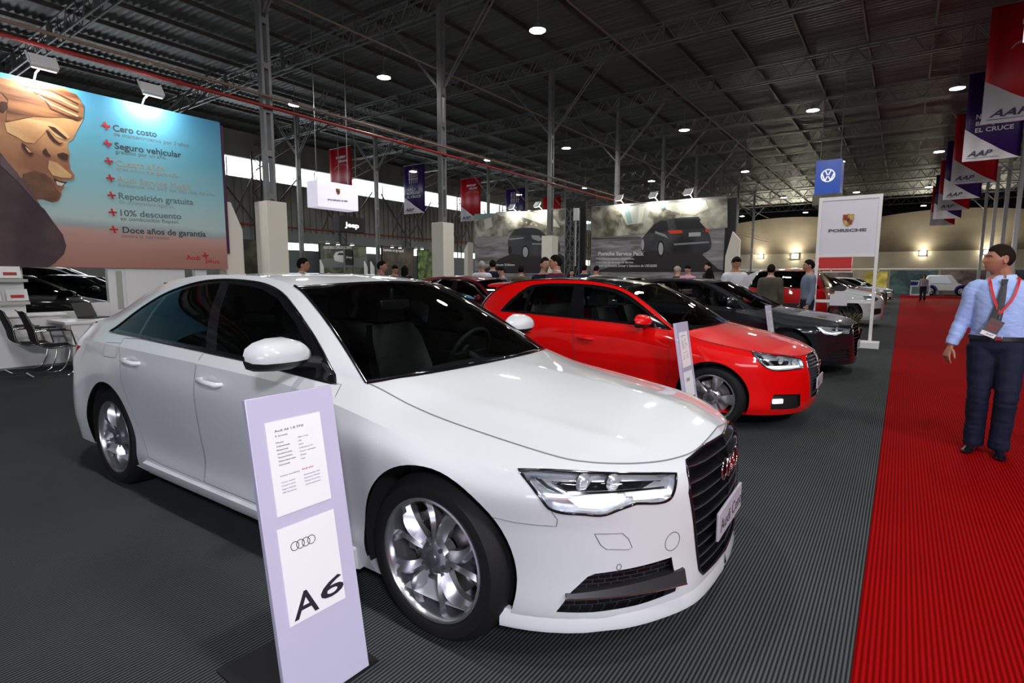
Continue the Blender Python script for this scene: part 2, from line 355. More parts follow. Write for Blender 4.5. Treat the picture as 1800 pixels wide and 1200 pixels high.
# ------------------------------------------------------------------ car materials
PAINT = {}
def paint(name, col, rough=.4, metal=0., spec=.15):
    PAINT[name] = M('paint_' + name, col, rough, metal, 1.0, spec=spec); return PAINT[name]
P_WHITE = paint('white', (.60, .625, .63)); P_RED = paint('red', (.74, .0015, .002)); P_DARK = paint('graphite', (.012, .015, .019), .4, .3)
P_MAROON = paint('dark_red', (.16, .003, .008), .4, .2); P_BLACK = paint('black', (.004, .004, .005)); P_CAR2 = paint('deep_red', (.42, .004, .006))
P_SILVER = paint('silver', (.30, .31, .33), .35, .6); P_BLUE = paint('blue', (.01, .015, .22))
M_GLOSSBLK = M('gloss_black_trim', (.006, .006, .007), .12, 0, .6); M_BLKPL = M('black_plastic', (.012, .012, .013), .45)
M_RUBBER = M('tyre_rubber', (.006, .006, .006), .7, spec=.3); M_GAP = M('panel_gap', (.02, .02, .022), .7); M_GAPW = M('panel_gap_light', (.16, .165, .17), .6)
M_CHROME = M('chrome', (.75, .76, .78), .08, 1.); M_ALLOY = M('silver_alloy', (.50, .50, .52), .26, .9); M_ALLOYD = M('dark_alloy', (.05, .05, .055), .3, .8)
M_DISC = M('brake_disc', (.25, .24, .23), .4, .9); M_WELL = M('wheel_well_liner', (.006, .006, .006), .9)
M_INT = M('cabin_trim', (.012, .012, .013), .7); M_SEAT = M('black_leather', (.014, .014, .016), .42)
M_GLASS = glassm('car_glass', (.62, .70, .67)); M_GLASSD = glassm('tinted_car_glass', (.12, .14, .14)); M_LENS = glassm('clear_lens', (.93, .95, .96))
M_REFL = M('lamp_reflector', (.80, .82, .84), .2, .7); M_LED = M('daytime_led', (.9, .9, .92), .25, 0, emit=(1, .98, .95), es=.5)
M_REDL = M('tail_lamp', (.30, .004, .006), .15, 0, 1.); M_MESH = M('grille_mesh', (.008, .008, .010), .38, .3); M_HC = M('grille_edge', (.10, .10, .12), .3, .5)
M_PLATE = M('number_plate', (.42, .40, .46), .4); M_INK = M('dark_ink', (.015, .013, .02), .6); M_MIRR = M('mirror_glass', (.7, .72, .74), .02, 1.)
EDGEZ = Vector((0, 0, .6))
def tag_layer(bm): return bm.faces.layers.int.get('t') or bm.faces.layers.int.new('t')
def coons(F, S, Bk, Cn, a=lambda s: s, b=lambda t: t ** 2):
    """F, Bk: centre to side; S, Cn: front to back"""
    n, m = len(S), len(F); out = []
    for i in range(n):
        s = a(i / (n - 1)); row = []
        for j in range(m):
            t = b(j / (m - 1))
            row.append((1 - s) * F[j] + s * Bk[j] + (1 - t) * Cn[i] + t * S[i] - ((1 - s) * (1 - t) * F[0] + (1 - s) * t * F[-1] + s * (1 - t) * Bk[0] + s * t * Bk[-1]))
        out.append(row)
    return out
TAGS = ['body', 'hood', 'windshield', 'roof', 'rear_window', 'side', 'trunk', 'none']
def car_shell(S):
    L = S['levels']; fc, sx, rc = S['front_cols'], S['side_x'], S['rear_cols']; cols = []
    for (fy, dx) in fc:
        cols.append([((l['xf'] - dx * l.get('kx', 1)), -fy * itp(l['w'], S['x_fc']), itp(l['zf'], fy)) for l in L])
    for x in sx: cols.append([(x + itp(l.get('dx', [(0, 0)]), x) if 'dx' in l else x, -itp(l['w'], x), itp(l['z'], x)) for l in L])
    for (fy, dx) in rc:
        cols.append([((l['xr'] + dx * l.get('kr', 1)), -fy * itp(l['w'], S['x_rc']), itp(l['zr'], fy)) for l in L])
    P = np.array(cols)
    # vertical: pieces between crease levels
    cr = [i for i, l in enumerate(L) if l.get('crease')]; cr = sorted(set([0] + cr + [len(L) - 1])); rows = []; g = S.get('g', .03)
    Pv = np.swapaxes(P, 0, 1)
    for a, b in zip(cr, cr[1:]):
        seg = Pv[a:b + 1]; d = np.linalg.norm(seg[1:] - seg[:-1], axis=2).max(1).sum(); n = max(2, int(d / g)) + 1
        if b - a == 1: q = np.array([seg[0] * (1 - t) + seg[1] * t for t in np.linspace(0, 1, n)])
        else: q = crv(seg, n)
        rows += list(q if not rows else q[1:])
    R = np.swapaxes(np.array(rows), 0, 1)          # [cols, rows, 3]
    dd = np.linalg.norm((R[1:] - R[:-1]), axis=2).mean(1); kn = np.concatenate([[0], np.cumsum(dd ** .8)]); ts = [0.]; idx = [0]
    for i in range(len(dd)):
        n = max(1, int(math.ceil(dd[i] / g))); ts += list(np.linspace(kn[i], kn[i + 1], n + 1)[1:]); idx.append(len(ts) - 1)
    D = crv(R, knots=kn, ts=ts); top = D[:, -1]
    D[0, :, 1] = 0; D[-1, :, 1] = 0
    kc, kA, kC, kr = idx[S['i_corner']], idx[S['i_A']], idx[S['i_C']], idx[S['i_rcorner']]
    patches = [(0, [list(r) for r in D])]
    # hood
    F, Sd = top[:kc + 1], top[kc:kA + 1]
    Bc = crv(S['cowl'], len(F)); Bc[-1] = top[kA]; Cn = crv(S['hood_c'], len(Sd)); Cn[0] = F[0]; Cn[-1] = Bc[0]
    H = coons(F, Sd, Bc, Cn, b=S.get('hood_b', lambda t: t ** 2.2))
    hb = S.get('hood_bump')
    if hb:
        for i, row in enumerate(H):
            for j in range(len(row)):
                s, t = i / (len(H) - 1), j / (len(row) - 1); row[j] = row[j] + np.array([0, 0, hb(s, t)])
    patches.append((1, H))
    # greenhouse arc
    arc = np.array(S['arc'], float); arc[0] = top[kA]; arc[-1] = top[kC]; ih, ir = S['i_head'], S['i_rtop']; nb = kC - kA
    dA = np.linalg.norm(arc[1:] - arc[:-1], axis=1); tot = dA.sum(); nA = max(3, round(nb * dA[:ih].sum() / tot)); nR = max(3, round(nb * dA[ih:ir].sum() / tot)); nC = nb - nA - nR
    kn = np.concatenate([[0], np.cumsum(dA ** .9)])
    ts = list(np.linspace(0, kn[ih], nA + 1)) + list(np.linspace(kn[ih], kn[ir], nR + 1)[1:]) + list(np.linspace(kn[ir], kn[-1], nC + 1)[1:])
    A = crv(arc, knots=kn, ts=ts); A[0] = top[kA]; A[-1] = top[kC]
    bot = top[kA:kC + 1]; nv = S.get('nv', 16); bul = S.get('bulge', .03); rows = []
    for v in np.linspace(0, 1, nv + 1):
        row = bot * (1 - v) + A * v; hgt = np.clip((A - bot)[:, 2] / .38, 0, 1); row = row.copy(); row[:, 1] -= bul * math.sin(PI * v) * hgt; rows.append(list(row))
    patches.append((5, rows))
    m = S.get('m', 22)
    head = crv(S['header'], m); head[-1] = A[nA]; cowl = crv(S['cowl'], m); cowl[-1] = A[0]
    Cn = crv(S['wind_c'], nA + 1); Cn[0] = cowl[0]; Cn[-1] = head[0]
    patches.append((2, coons(cowl, A[:nA + 1], head, Cn)))
    rtop = crv(S['rtop'], m); rtop[-1] = A[nA + nR]; Cn = crv(S['roof_c'], nR + 1); Cn[0] = head[0]; Cn[-1] = rtop[0]
    patches.append((3, coons(head, A[nA:nA + nR + 1], rtop, Cn, b=lambda t: t ** 2.4)))
    if kr <= kC:
        rbase = top[kC:][::-1]; rtop = crv(S['rtop'], len(rbase)); rtop[-1] = A[nA + nR]; rtop[0] = np.array(S['rtop'][0])
    else: rbase = crv(S['rbase'], m)
    rbase[-1] = top[kC]; Cn = crv(S['rear_c'], nC + 1); Cn[0] = rtop[0]; Cn[-1] = rbase[0]
    patches.append((4, coons(rtop, A[nA + nR:], rbase, Cn)))
    # trunk
    if kr > kC:
        Fq = top[kr:][::-1]; Sd = top[kC:kr + 1]; rb = crv(S['rbase'], len(Fq)); rb[-1] = top[kC]; Cn = crv(S['trunk_c'], len(Sd)); Cn[0] = rb[0]; Cn[-1] = Fq[0]
        patches.append((6, coons(rb, Sd, Fq, Cn, b=lambda t: t ** 3)))
    bm = bmesh.new(); lay = tag_layer(bm)
    for tg, rows in patches:
        vs = [[bm.verts.new(p) for p in r] for r in rows]
        for i in range(len(vs) - 1):
            for j in range(len(vs[0]) - 1):
                try: f = bm.faces.new((vs[i][j], vs[i][j + 1], vs[i + 1][j + 1], vs[i + 1][j])); f[lay] = tg
                except ValueError: pass
    bmesh.ops.remove_doubles(bm, verts=bm.verts, dist=.0008)
    bmesh.ops.dissolve_degenerate(bm, edges=bm.edges, dist=.0003)
    bm.normal_update()
    for f in bm.faces:
        c = f.calc_center_median(); ref = Vector((min(max(c.x, -3.2), .2), 0, .55)); 
        if f.normal.dot(c - ref) < 0: f.normal_flip()
    return bm, dict(nA=nA, arc=A, head=head, cowl=cowl, rtop=rtop, rbase=rbase, top=top, kA=kA, kC=kC)
def pframe(N):
    N = Vector(N).normalized(); A = Vector((0, 0, 1)).cross(N)
    A = A.normalized() if A.length > .01 else Vector((1, 0, 0)); return A, N.cross(A), N
def in_poly(x, y, P):
    c = False; j = len(P) - 1
    for i in range(len(P)):
        if (P[i][1] > y) != (P[j][1] > y) and x < (P[j][0] - P[i][0]) * (y - P[i][1]) / (P[j][1] - P[i][1]) + P[i][0]: c = not c
        j = i
    return c
def cut(bm, poly, N, new, only=None, facing=.05):
    """cut the closed outline (3-D points) along N into the half shell and tag the faces inside"""
    A, Bx, N = pframe(N); lay = tag_layer(bm); P = [(Vector(p).dot(A), Vector(p).dot(Bx)) for p in poly]
    lo = (min(p[0] for p in P), min(p[1] for p in P)); hi = (max(p[0] for p in P), max(p[1] for p in P)); e = .002
    def bb(f):
        q = [(v.co.dot(A), v.co.dot(Bx)) for v in f.verts]; return min(a for a, _ in q), min(b for _, b in q), max(a for a, _ in q), max(b for _, b in q)
    cand = {}
    for f in bm.faces:
        if (only is None or f[lay] in only) and f.normal.dot(N) > facing:
            b = bb(f)
            if b[2] > lo[0] - e and b[0] < hi[0] + e and b[3] > lo[1] - e and b[1] < hi[1] + e: cand[f] = b
    for i in range(len(P)):
        a, b = P[i], P[(i + 1) % len(P)]
        if math.hypot(b[0] - a[0], b[1] - a[1]) < 1e-5: continue
        x0, x1, y0, y1 = min(a[0], b[0]) - e, max(a[0], b[0]) + e, min(a[1], b[1]) - e, max(a[1], b[1]) + e
        no = Bx * (b[0] - a[0]) - A * (b[1] - a[1]); no.normalize(); co = A * a[0] + Bx * a[1]; sel = []
        for f, q in cand.items():
            if q[2] > x0 and q[0] < x1 and q[3] > y0 and q[1] < y1:
                d = [(v.co - co).dot(no) for v in f.verts]
                if min(d) < -1e-5 and max(d) > 1e-5: sel.append(f)
        if not sel: continue
        es = {x for f in sel for x in f.edges}; vs = {x for f in sel for x in f.verts}
        for f in sel: cand.pop(f)
        r = bmesh.ops.bisect_plane(bm, geom=list(vs) + list(es) + sel, plane_co=co, plane_no=no, dist=1e-5)
        for f in r['geom']:
            if isinstance(f, bmesh.types.BMFace): cand[f] = bb(f)
    n = 0
    for f in list(cand):
        if not f.is_valid: continue
        c = f.calc_center_median()
        if in_poly(c.dot(A), c.dot(Bx), P): f[lay] = new; n += 1
    return n
def carc(cx, cz, r, a0, a1, n, y=-.93): return [(cx + r * math.cos(math.radians(a0 + (a1 - a0) * i / n)), y, cz + r * math.sin(math.radians(a0 + (a1 - a0) * i / n))) for i in range(n + 1)]
def smooth_poly(P, n=60, corner=()):
    """closed outline through points, straight at the indices in corner"""
    P = [Vector(p) for p in P]; out = []; K = len(P); corner = set(corner)
    if not corner: Q = np.array([list(p) for p in P + P[:3]]); c = crv(Q, n=n * (K + 2) // K); return [Vector(p) for p in resamp(crv(np.array([list(p) for p in [P[-1]] + P + P[:2]]), n=n + 30), n)[:]]
    cs = sorted(corner); 
    for a, b in zip(cs, cs[1:] + [cs[0] + K]):
        seg = np.array([list(P[i % K]) for i in range(a, b + 1)])
        if len(seg) == 2: out.append(Vector(seg[0]))
        else:
            q = crv(seg, max(6, n * (b - a) // K)); out += [Vector(p) for p in q[:-1]]
    return out
def pick(bm, tags, mirror='merge', weld=True):
    """mesh of the faces with the given tags; mirror: 'merge', 'R' (as built), 'L' (flipped)"""
    lay = tag_layer(bm); b2 = bmesh.new(); mp = {}
    for f in bm.faces:
        if f[lay] in tags:
            vs = []
            for v in f.verts:
                if v not in mp: mp[v] = b2.verts.new(v.co)
                vs.append(mp[v])
            try: b2.faces.new(vs)
            except ValueError: pass
    if mirror in ('merge', 'L'):
        geo = b2.verts[:] + b2.edges[:] + b2.faces[:]
        if mirror == 'merge':
            r = bmesh.ops.duplicate(b2, geom=geo); nv = [g for g in r['geom'] if isinstance(g, bmesh.types.BMVert)]; nf = [g for g in r['geom'] if isinstance(g, bmesh.types.BMFace)]
        else: nv, nf = b2.verts[:], b2.faces[:]
        for v in nv: v.co.y = -v.co.y
        bmesh.ops.reverse_faces(b2, faces=nf)
        if mirror == 'merge': bmesh.ops.remove_doubles(b2, verts=[v for v in b2.verts if abs(v.co.y) < .003], dist=.004)
    me = bpy.data.meshes.new('m'); b2.to_mesh(me); b2.free(); return me
def ray_on(bvh, p, N, off=0.):
    """project a point along the axis N onto the shell from outside"""
    N = Vector(N).normalized(); h = bvh.ray_cast(Vector(p) + N * 1.2, -N, 3)
    if h[0] is None: return None
    n = h[1] if h[1].dot(N) > 0 else -h[1]; return h[0] + n * off
def on_shell(bvh, pts, N, off=0.): return [q for q in (ray_on(bvh, p, N, off) for p in pts) if q is not None]
def dense(pts, step=.02, closed=True):
    P = [Vector(p) for p in pts]; out = []
    for i in range(len(P) if closed else len(P) - 1):
        a, b = P[i], P[(i + 1) % len(P)]; n = max(1, int((b - a).length / step)); out += [a.lerp(b, k / n) for k in range(n)]
    if not closed: out.append(P[-1])
    return out
def flip(p): return Vector((p[0], -p[1], p[2]))
def patch_mesh(bvh, poly, N, off, step=.02):
    """conforming patch: the outline filled, laid onto the shell"""
    A, Bx, N = pframe(N); P = [(Vector(p).dot(A), Vector(p).dot(Bx)) for p in poly]; dN = Vector(poly[0]).dot(N)
    bm = bmesh.new(); f = bm.faces.new([bm.verts.new(A * a + Bx * b + N * dN) for a, b in P])
    for ax, k in ((A, 0), (Bx, 1)):
        lo, hi = min(p[k] for p in P), max(p[k] for p in P); t = lo + step
        while t < hi - .003:
            bmesh.ops.bisect_plane(bm, geom=bm.verts[:] + bm.edges[:] + bm.faces[:], plane_co=ax * t, plane_no=ax); t += step
    for v in bm.verts:
        q = ray_on(bvh, v.co, N, off)
        if q is not None: v.co = q
    bm.normal_update()
    for f in bm.faces:
        if f.normal.dot(N) < 0: f.normal_flip()
    return bm
# ------------------------------------------------------------------ wheels
def make_wheel(R, rr, width, style, parent=None, simple=False):
    """axis along local y, outer side towards -y, centred on the outer rim plane"""
    w = bpy.data.objects.new('wheel', None); C.objects.link(w); w.parent = parent
    n = 32 if simple else 56; sh = R - rr
    prof = [(rr - .004, .008), (rr + .004, -.004), (rr + .25 * sh, -.012), (rr + .6 * sh, -.010), (R - .018, .010), (R - .004, .028), (R, .045)]
    m = 5 if not simple else 1
    for k in range(m):
        y = .045 + (width - .09) * k / m; q = (width - .09) / m
        if not simple: prof += [(R, y + q * .35), (R - .007, y + q * .38), (R - .007, y + q * .52), (R, y + q * .55)]
    prof += [(R, width - .045), (R - .02, width - .01), (rr + .5 * sh, width), (rr - .004, width - .01)]
    B().lathe(prof, n * 2 if not simple else n).obj('tyre', M_RUBBER, w, 40)
    b = B(); b.lathe([(rr + .004, 0), (rr + .002, -.006), (rr - .008, -.006), (rr - .016, .006), (rr - .020, .03), (rr - .034, .10), (rr - .03, width - .02), (rr, width - .005)], n)
    if style == 'ten':
        for k in range(5):
            for sgn in (-1, 1):
                th = math.radians(90 + 72 * k); rows = []
                for i in range(9):
                    s = i / 8; r = .055 + (rr - .016 - .055) * s; an = th + sgn * math.radians(13 + 8 * s - 10 * math.sin(PI * s) * (1 if sgn > 0 else .35)); hw = .016 + .006 * s + .007 * s * s; dep = .030 - .045 * s + .040 * s * s
                    tw = .014 * math.sin(PI * s) * sgn
                    o = Vector((math.cos(an) * r, 0, math.sin(an) * r)); t = Vector((-math.sin(an), 0, math.cos(an)))
                    rows.append([o + t * hw + Vector((0, dep + .008 + tw, 0)), o + t * hw * .35 + Vector((0, dep - .006 + tw, 0)), o - t * hw * .35 + Vector((0, dep - .006 - tw, 0)), o - t * hw + Vector((0, dep + .008 - tw, 0)), o - t * hw * .8 + Vector((0, dep + .05, 0)), o + t * hw * .8 + Vector((0, dep + .05, 0))])
                b.grid(rows, wrap=True)
    elif style == 'five':
        for k in range(5):
            th = math.radians(90 + 72 * k); rows = []
            for i in range(8):
                s = i / 7; r = .05 + (rr - .018 - .05) * s; hw = .022 + .034 * s ** 1.3; dep = .028 - .045 * s + .035 * s * s
                o = Vector((math.cos(th) * r, 0, math.sin(th) * r)); t = Vector((-math.sin(th), 0, math.cos(th)))
                rows.append([o + t * hw + Vector((0, dep + .006, 0)), o + t * hw * .5 + Vector((0, dep + .001, 0)), o - t * hw * .5 + Vector((0, dep + .001, 0)), o - t * hw + Vector((0, dep + .006, 0)), o - t * hw * .8 + Vector((0, dep + .045, 0)), o + t * hw * .8 + Vector((0, dep + .045, 0))])
            b.grid(rows, wrap=True)
    else:
        for k in range(10):
            th = math.radians(90 + 36 * k); a = Vector((math.cos(th), 0, math.sin(th))); b.bar(a * .05 + Vector((0, .03, 0)), a * (rr - .015) + Vector((0, .02, 0)), .026, .04, up=(0, 1, 0))
    b.lathe([(.0, .018), (.035, .016), (.062, .020), (.078, .034), (.08, .075), (.0, .08)], 24)
    b.obj('rim', M_ALLOYD if style == 'dark' else M_ALLOY, w, 25)
    if not simple:
        B().lathe([(0, .002), (.024, .004), (.031, .012), (.032, .02)], 24).obj('hub_cap', M_HC, w, 40)
        bo = None
        for k in range(5):
            an = math.radians(54 + 72 * k)
            if bo is None: bo = o = B().lathe([(0, .012), (.009, .012), (.010, .03)], 8).obj('lug_bolt', M_HC, w, 30)
            else: o = bo.copy(); C.objects.link(o)
            o.location = (.056 * math.cos(an), 0, .056 * math.sin(an))
        b = B(); b.lathe([(.07, .095), (rr * .72, .095), (rr * .72, .115), (.07, .115)], 40); b.obj('brake_disc', M_DISC, w, 30)
        b = B()
        for i in range(5):
            a0 = math.radians(150 + 10 * i); b.box((math.cos(a0) * rr * .66, .10, math.sin(a0) * rr * .66), (.04, .06, .05), Matrix.Rotation(-a0, 3, 'Y'))
        b.obj('brake_caliper', M_DISC, w, 30)
    return w
def add_wheels(root, S, simple=False):
    R, rr, wd, st = S['wheel']; tw = S['track']
    for ax in (0, -S['wb']):
        a = make_wheel(R, rr, wd, st, root, simple); a.location = (ax, -tw, R); a.rotation_euler = (0, math.radians(S.get('spin', (8, 29))[0 if ax == 0 else 1]), 0)
        c = a.copy(); C.objects.link(c); c.parent = root; c.location = (ax, tw, R); c.rotation_euler = (0, 0, PI)
        for k in list(a.children): d = k.copy(); C.objects.link(d); d.parent = c
    for ax in (0, -S['wb']):
        for s in (-1, 1):
            b = B(); Ra = S['arch_r'] + .012; rows = [[], []]
            for t in np.linspace(-.35, PI + .35, 25):
                x, z = ax + Ra * math.cos(t), S['arch_z'] + Ra * math.sin(t); q = ray_on(S['_bvh'], (x, 0, z), (0, -1, 0)); yo = min(tw - .012, abs(q.y) - .014) if q is not None else tw - .08
                rows[0].append((x, s * yo, z)); rows[1].append((x, s * (tw - wd - .1), z))
            b.grid(rows); c = rows[1]; b.add(c + [(ax, c[0][1], S['arch_z'] - .1)], [tuple(range(len(c) + 1))])
            b.obj('wheel_well', M_WELL, root, 30)
# ------------------------------------------------------------------ cabin
def cabin(root, S, simple=False):
    wb = S['wb']; zf = .28; x0 = S['cowl'][-1][0] + .12; hw = S.get('cab_w', .70); zb = S.get('zbelt', 1.0)
    b = B(); b.b2((-wb - .55, -hw, zf - .06), (x0 + .3, hw, zf)); b.b2((-wb - .75, -.6, zf), (-wb - .02, .6, zb - .22)); b.b2((x0 + .1, -hw, zf), (x0 + .45, hw, zb - .28))
    for s in (-1, 1): b.b2((-wb - .3, s * (hw + .005), zf), (x0 - .05, s * (hw + .055), zb - .12))
    b.obj('cabin_floor', M_INT, root)
    b = B(); rows = []
    for y in np.linspace(-hw * .9, hw * .9, 9): rows.append([(x0 - .02, y, zb - .12), (x0 - .14, y, zb - .075), (x0 - .25, y, zb - .065 + .02 * math.cos(y * 4)), (x0 - .33, y, zb - .12), (x0 - .28, y, zb - .35), (x0 - .05, y, zb - .45)])
    b.grid(rows).b2((-wb + .8, -.11, zf), (x0 - .25, .11, .58)); b.obj('dashboard', M_INT, root, 40)
    def seat(nm, x, y, w, rear=False):
        e = bpy.data.objects.new(nm, None); C.objects.link(e); e.parent = root; e.location = (x, y, 0)
        rows = []
        for (sx, sz, k, d) in [(-.10, .50, .9, .05), (-.15, .62, 1, .06), (-.20, .80, 1.0, .06), (-.27, 1.0, .92, .05), (-.31, 1.1, .75, .04)]:
            rows.append([(sx + d, -w / 2 * k, sz), (sx + d * .3, -w / 2 * k * .7, sz), (sx + d * .3, w / 2 * k * .7, sz), (sx + d, w / 2 * k, sz), (sx - d, w / 2 * k * .9, sz), (sx - d, -w / 2 * k * .9, sz)])
        b = B().grid(rows, wrap=True); b.add(rows[-1], [tuple(range(6))]); b.obj('seat_back', M_SEAT, e, 60)
        B().box((.14, 0, .47), (.5, w, .16)).obj('seat_cushion', M_SEAT, e, bevel=.04)
        for yy in ((0,) if w < .7 else (-w * .28, w * .28)):
            h = B(); h.box((-.335, yy, 1.21), (.10, .26, .17)).tube([(-.32, yy - .06, 1.05), (-.33, yy - .06, 1.15)], .007).tube([(-.32, yy + .06, 1.05), (-.33, yy + .06, 1.15)], .007)
            h.obj('headrest', M_SEAT, e, bevel=.035)
        return e
    dz = S.get('seat_dz', 0)
    for y in (-.36, .36): seat('front_seat', x0 - .85, y, .52).location.z = dz
    seat('rear_bench', x0 - 1.72, 0, 1.25).location.z = dz
    wy = .37; c = Vector((x0 - .43, wy, zb - .06)); b = B(); ax = Vector((.9, 0, -.42)).normalized(); u = Vector((0, 1, 0)); v = ax.cross(u)
    b.tube([c + u * .185 * math.cos(t) + v * .185 * math.sin(t) for t in np.linspace(0, 2 * PI, 33)[:-1]], .014, 8, closed=True)
    for t in (0, PI, -PI / 2): b.bar(c, c + u * .18 * math.cos(t) + v * .18 * math.sin(t), .04, .015, up=tuple(ax))
    b.tube([c, c + ax * .2], .03); b.lathe([(0, 0), (.06, 0), (.06, .03)], 16, 'x', c=tuple(c + Vector((-.02, 0, 0)))); b.obj('steering_wheel', M_INT, root, 50)
    hd = S['header'][0]; B().box((hd[0] + .01, 0, hd[2] - .14), (.03, .24, .065)).box((hd[0] - .01, 0, hd[2] - .08), (.02, .03, .09)).obj('rear_view_mirror', M_BLKPL, root, bevel=.01)
def SV(P, y=-.95): return [(x, y, z) for x, z in P]
def arch_poly(ax, az, r, zb): return SV([(ax + r * math.cos(math.radians(a)), az + r * math.sin(math.radians(a))) for a in range(-30, 211, 6)] + [(ax - r * .87, zb), (ax + r * .87, zb)])
def hexmat():
    m = M('honeycomb_grille', (.010, .010, .013), .4, .2); nt = m.node_tree; b = nt.nodes['Principled BSDF']
    tc = nt.nodes.new('ShaderNodeTexCoord'); mp = nt.nodes.new('ShaderNodeMapping'); mp.inputs['Rotation'].default_value = (PI / 2, 0, 0); br = nt.nodes.new('ShaderNodeTexBrick')
    br.inputs['Scale'].default_value = 1; br.inputs['Brick Width'].default_value = .034; br.inputs['Row Height'].default_value = .016; br.inputs['Mortar Size'].default_value = .0016
    br.inputs['Color1'].default_value = br.inputs['Color2'].default_value = (.002, .002, .003, 1); br.inputs['Mortar'].default_value = (.035, .035, .045, 1)
    nt.links.new(tc.outputs['Object'], mp.inputs[0]); nt.links.new(mp.outputs[0], br.inputs[0]); nt.links.new(br.outputs[0], b.inputs['Base Color']); return m
M_HONEY = hexmat()
def recess(bm, tags, depth, N, shrink=.96):
    """a tray behind an opening: the opening's own faces moved inward and joined by walls"""
    me = pick(bm, tags, 'R'); b = bmesh.new(); b.from_mesh(me); bpy.data.meshes.remove(me)
    N = Vector(N).normalized(); c = sum((v.co for v in b.verts), Vector()) / max(1, len(b.verts)); bd = [e for e in b.edges if e.is_boundary]
    r = bmesh.ops.extrude_edge_only(b, edges=bd); nv = {v for v in r['geom'] if isinstance(v, bmesh.types.BMVert)}
    # the walls' far loop stays at the opening; everything else goes in
    for v in b.verts:
        if v not in nv: v.co = c + (v.co - c) * shrink - N * depth
    for v in nv: v.co -= N * .0015
    return b
def mirror_bm(b):
    g = b.verts[:] + b.edges[:] + b.faces[:]; r = bmesh.ops.duplicate(b, geom=g)
    for v in r['geom']:
        if isinstance(v, bmesh.types.BMVert): v.co.y = -v.co.y
    bmesh.ops.reverse_faces(b, faces=[f for f in r['geom'] if isinstance(f, bmesh.types.BMFace)]); return b
def bmobj(name, b, mats, parent, smooth=35):
    me = bpy.data.meshes.new(name); b.to_mesh(me); b.free(); return mesh_obj(name, me, mats, parent, smooth)
def both(fn):
    for s in (-1, 1): fn(s)
def sy(p, s): return Vector((p[0], p[1] if s < 0 else -p[1], p[2]))
def line_on(B_, bvh, pts, N, r, off, s=-1, closed=False, step=.03, n=5):
    q = on_shell(bvh, dense(pts, step, closed), N, off)
    if len(q) > 2: B_.tube([sy(p, s) for p in q], r, n, closed=closed, caps=not closed)
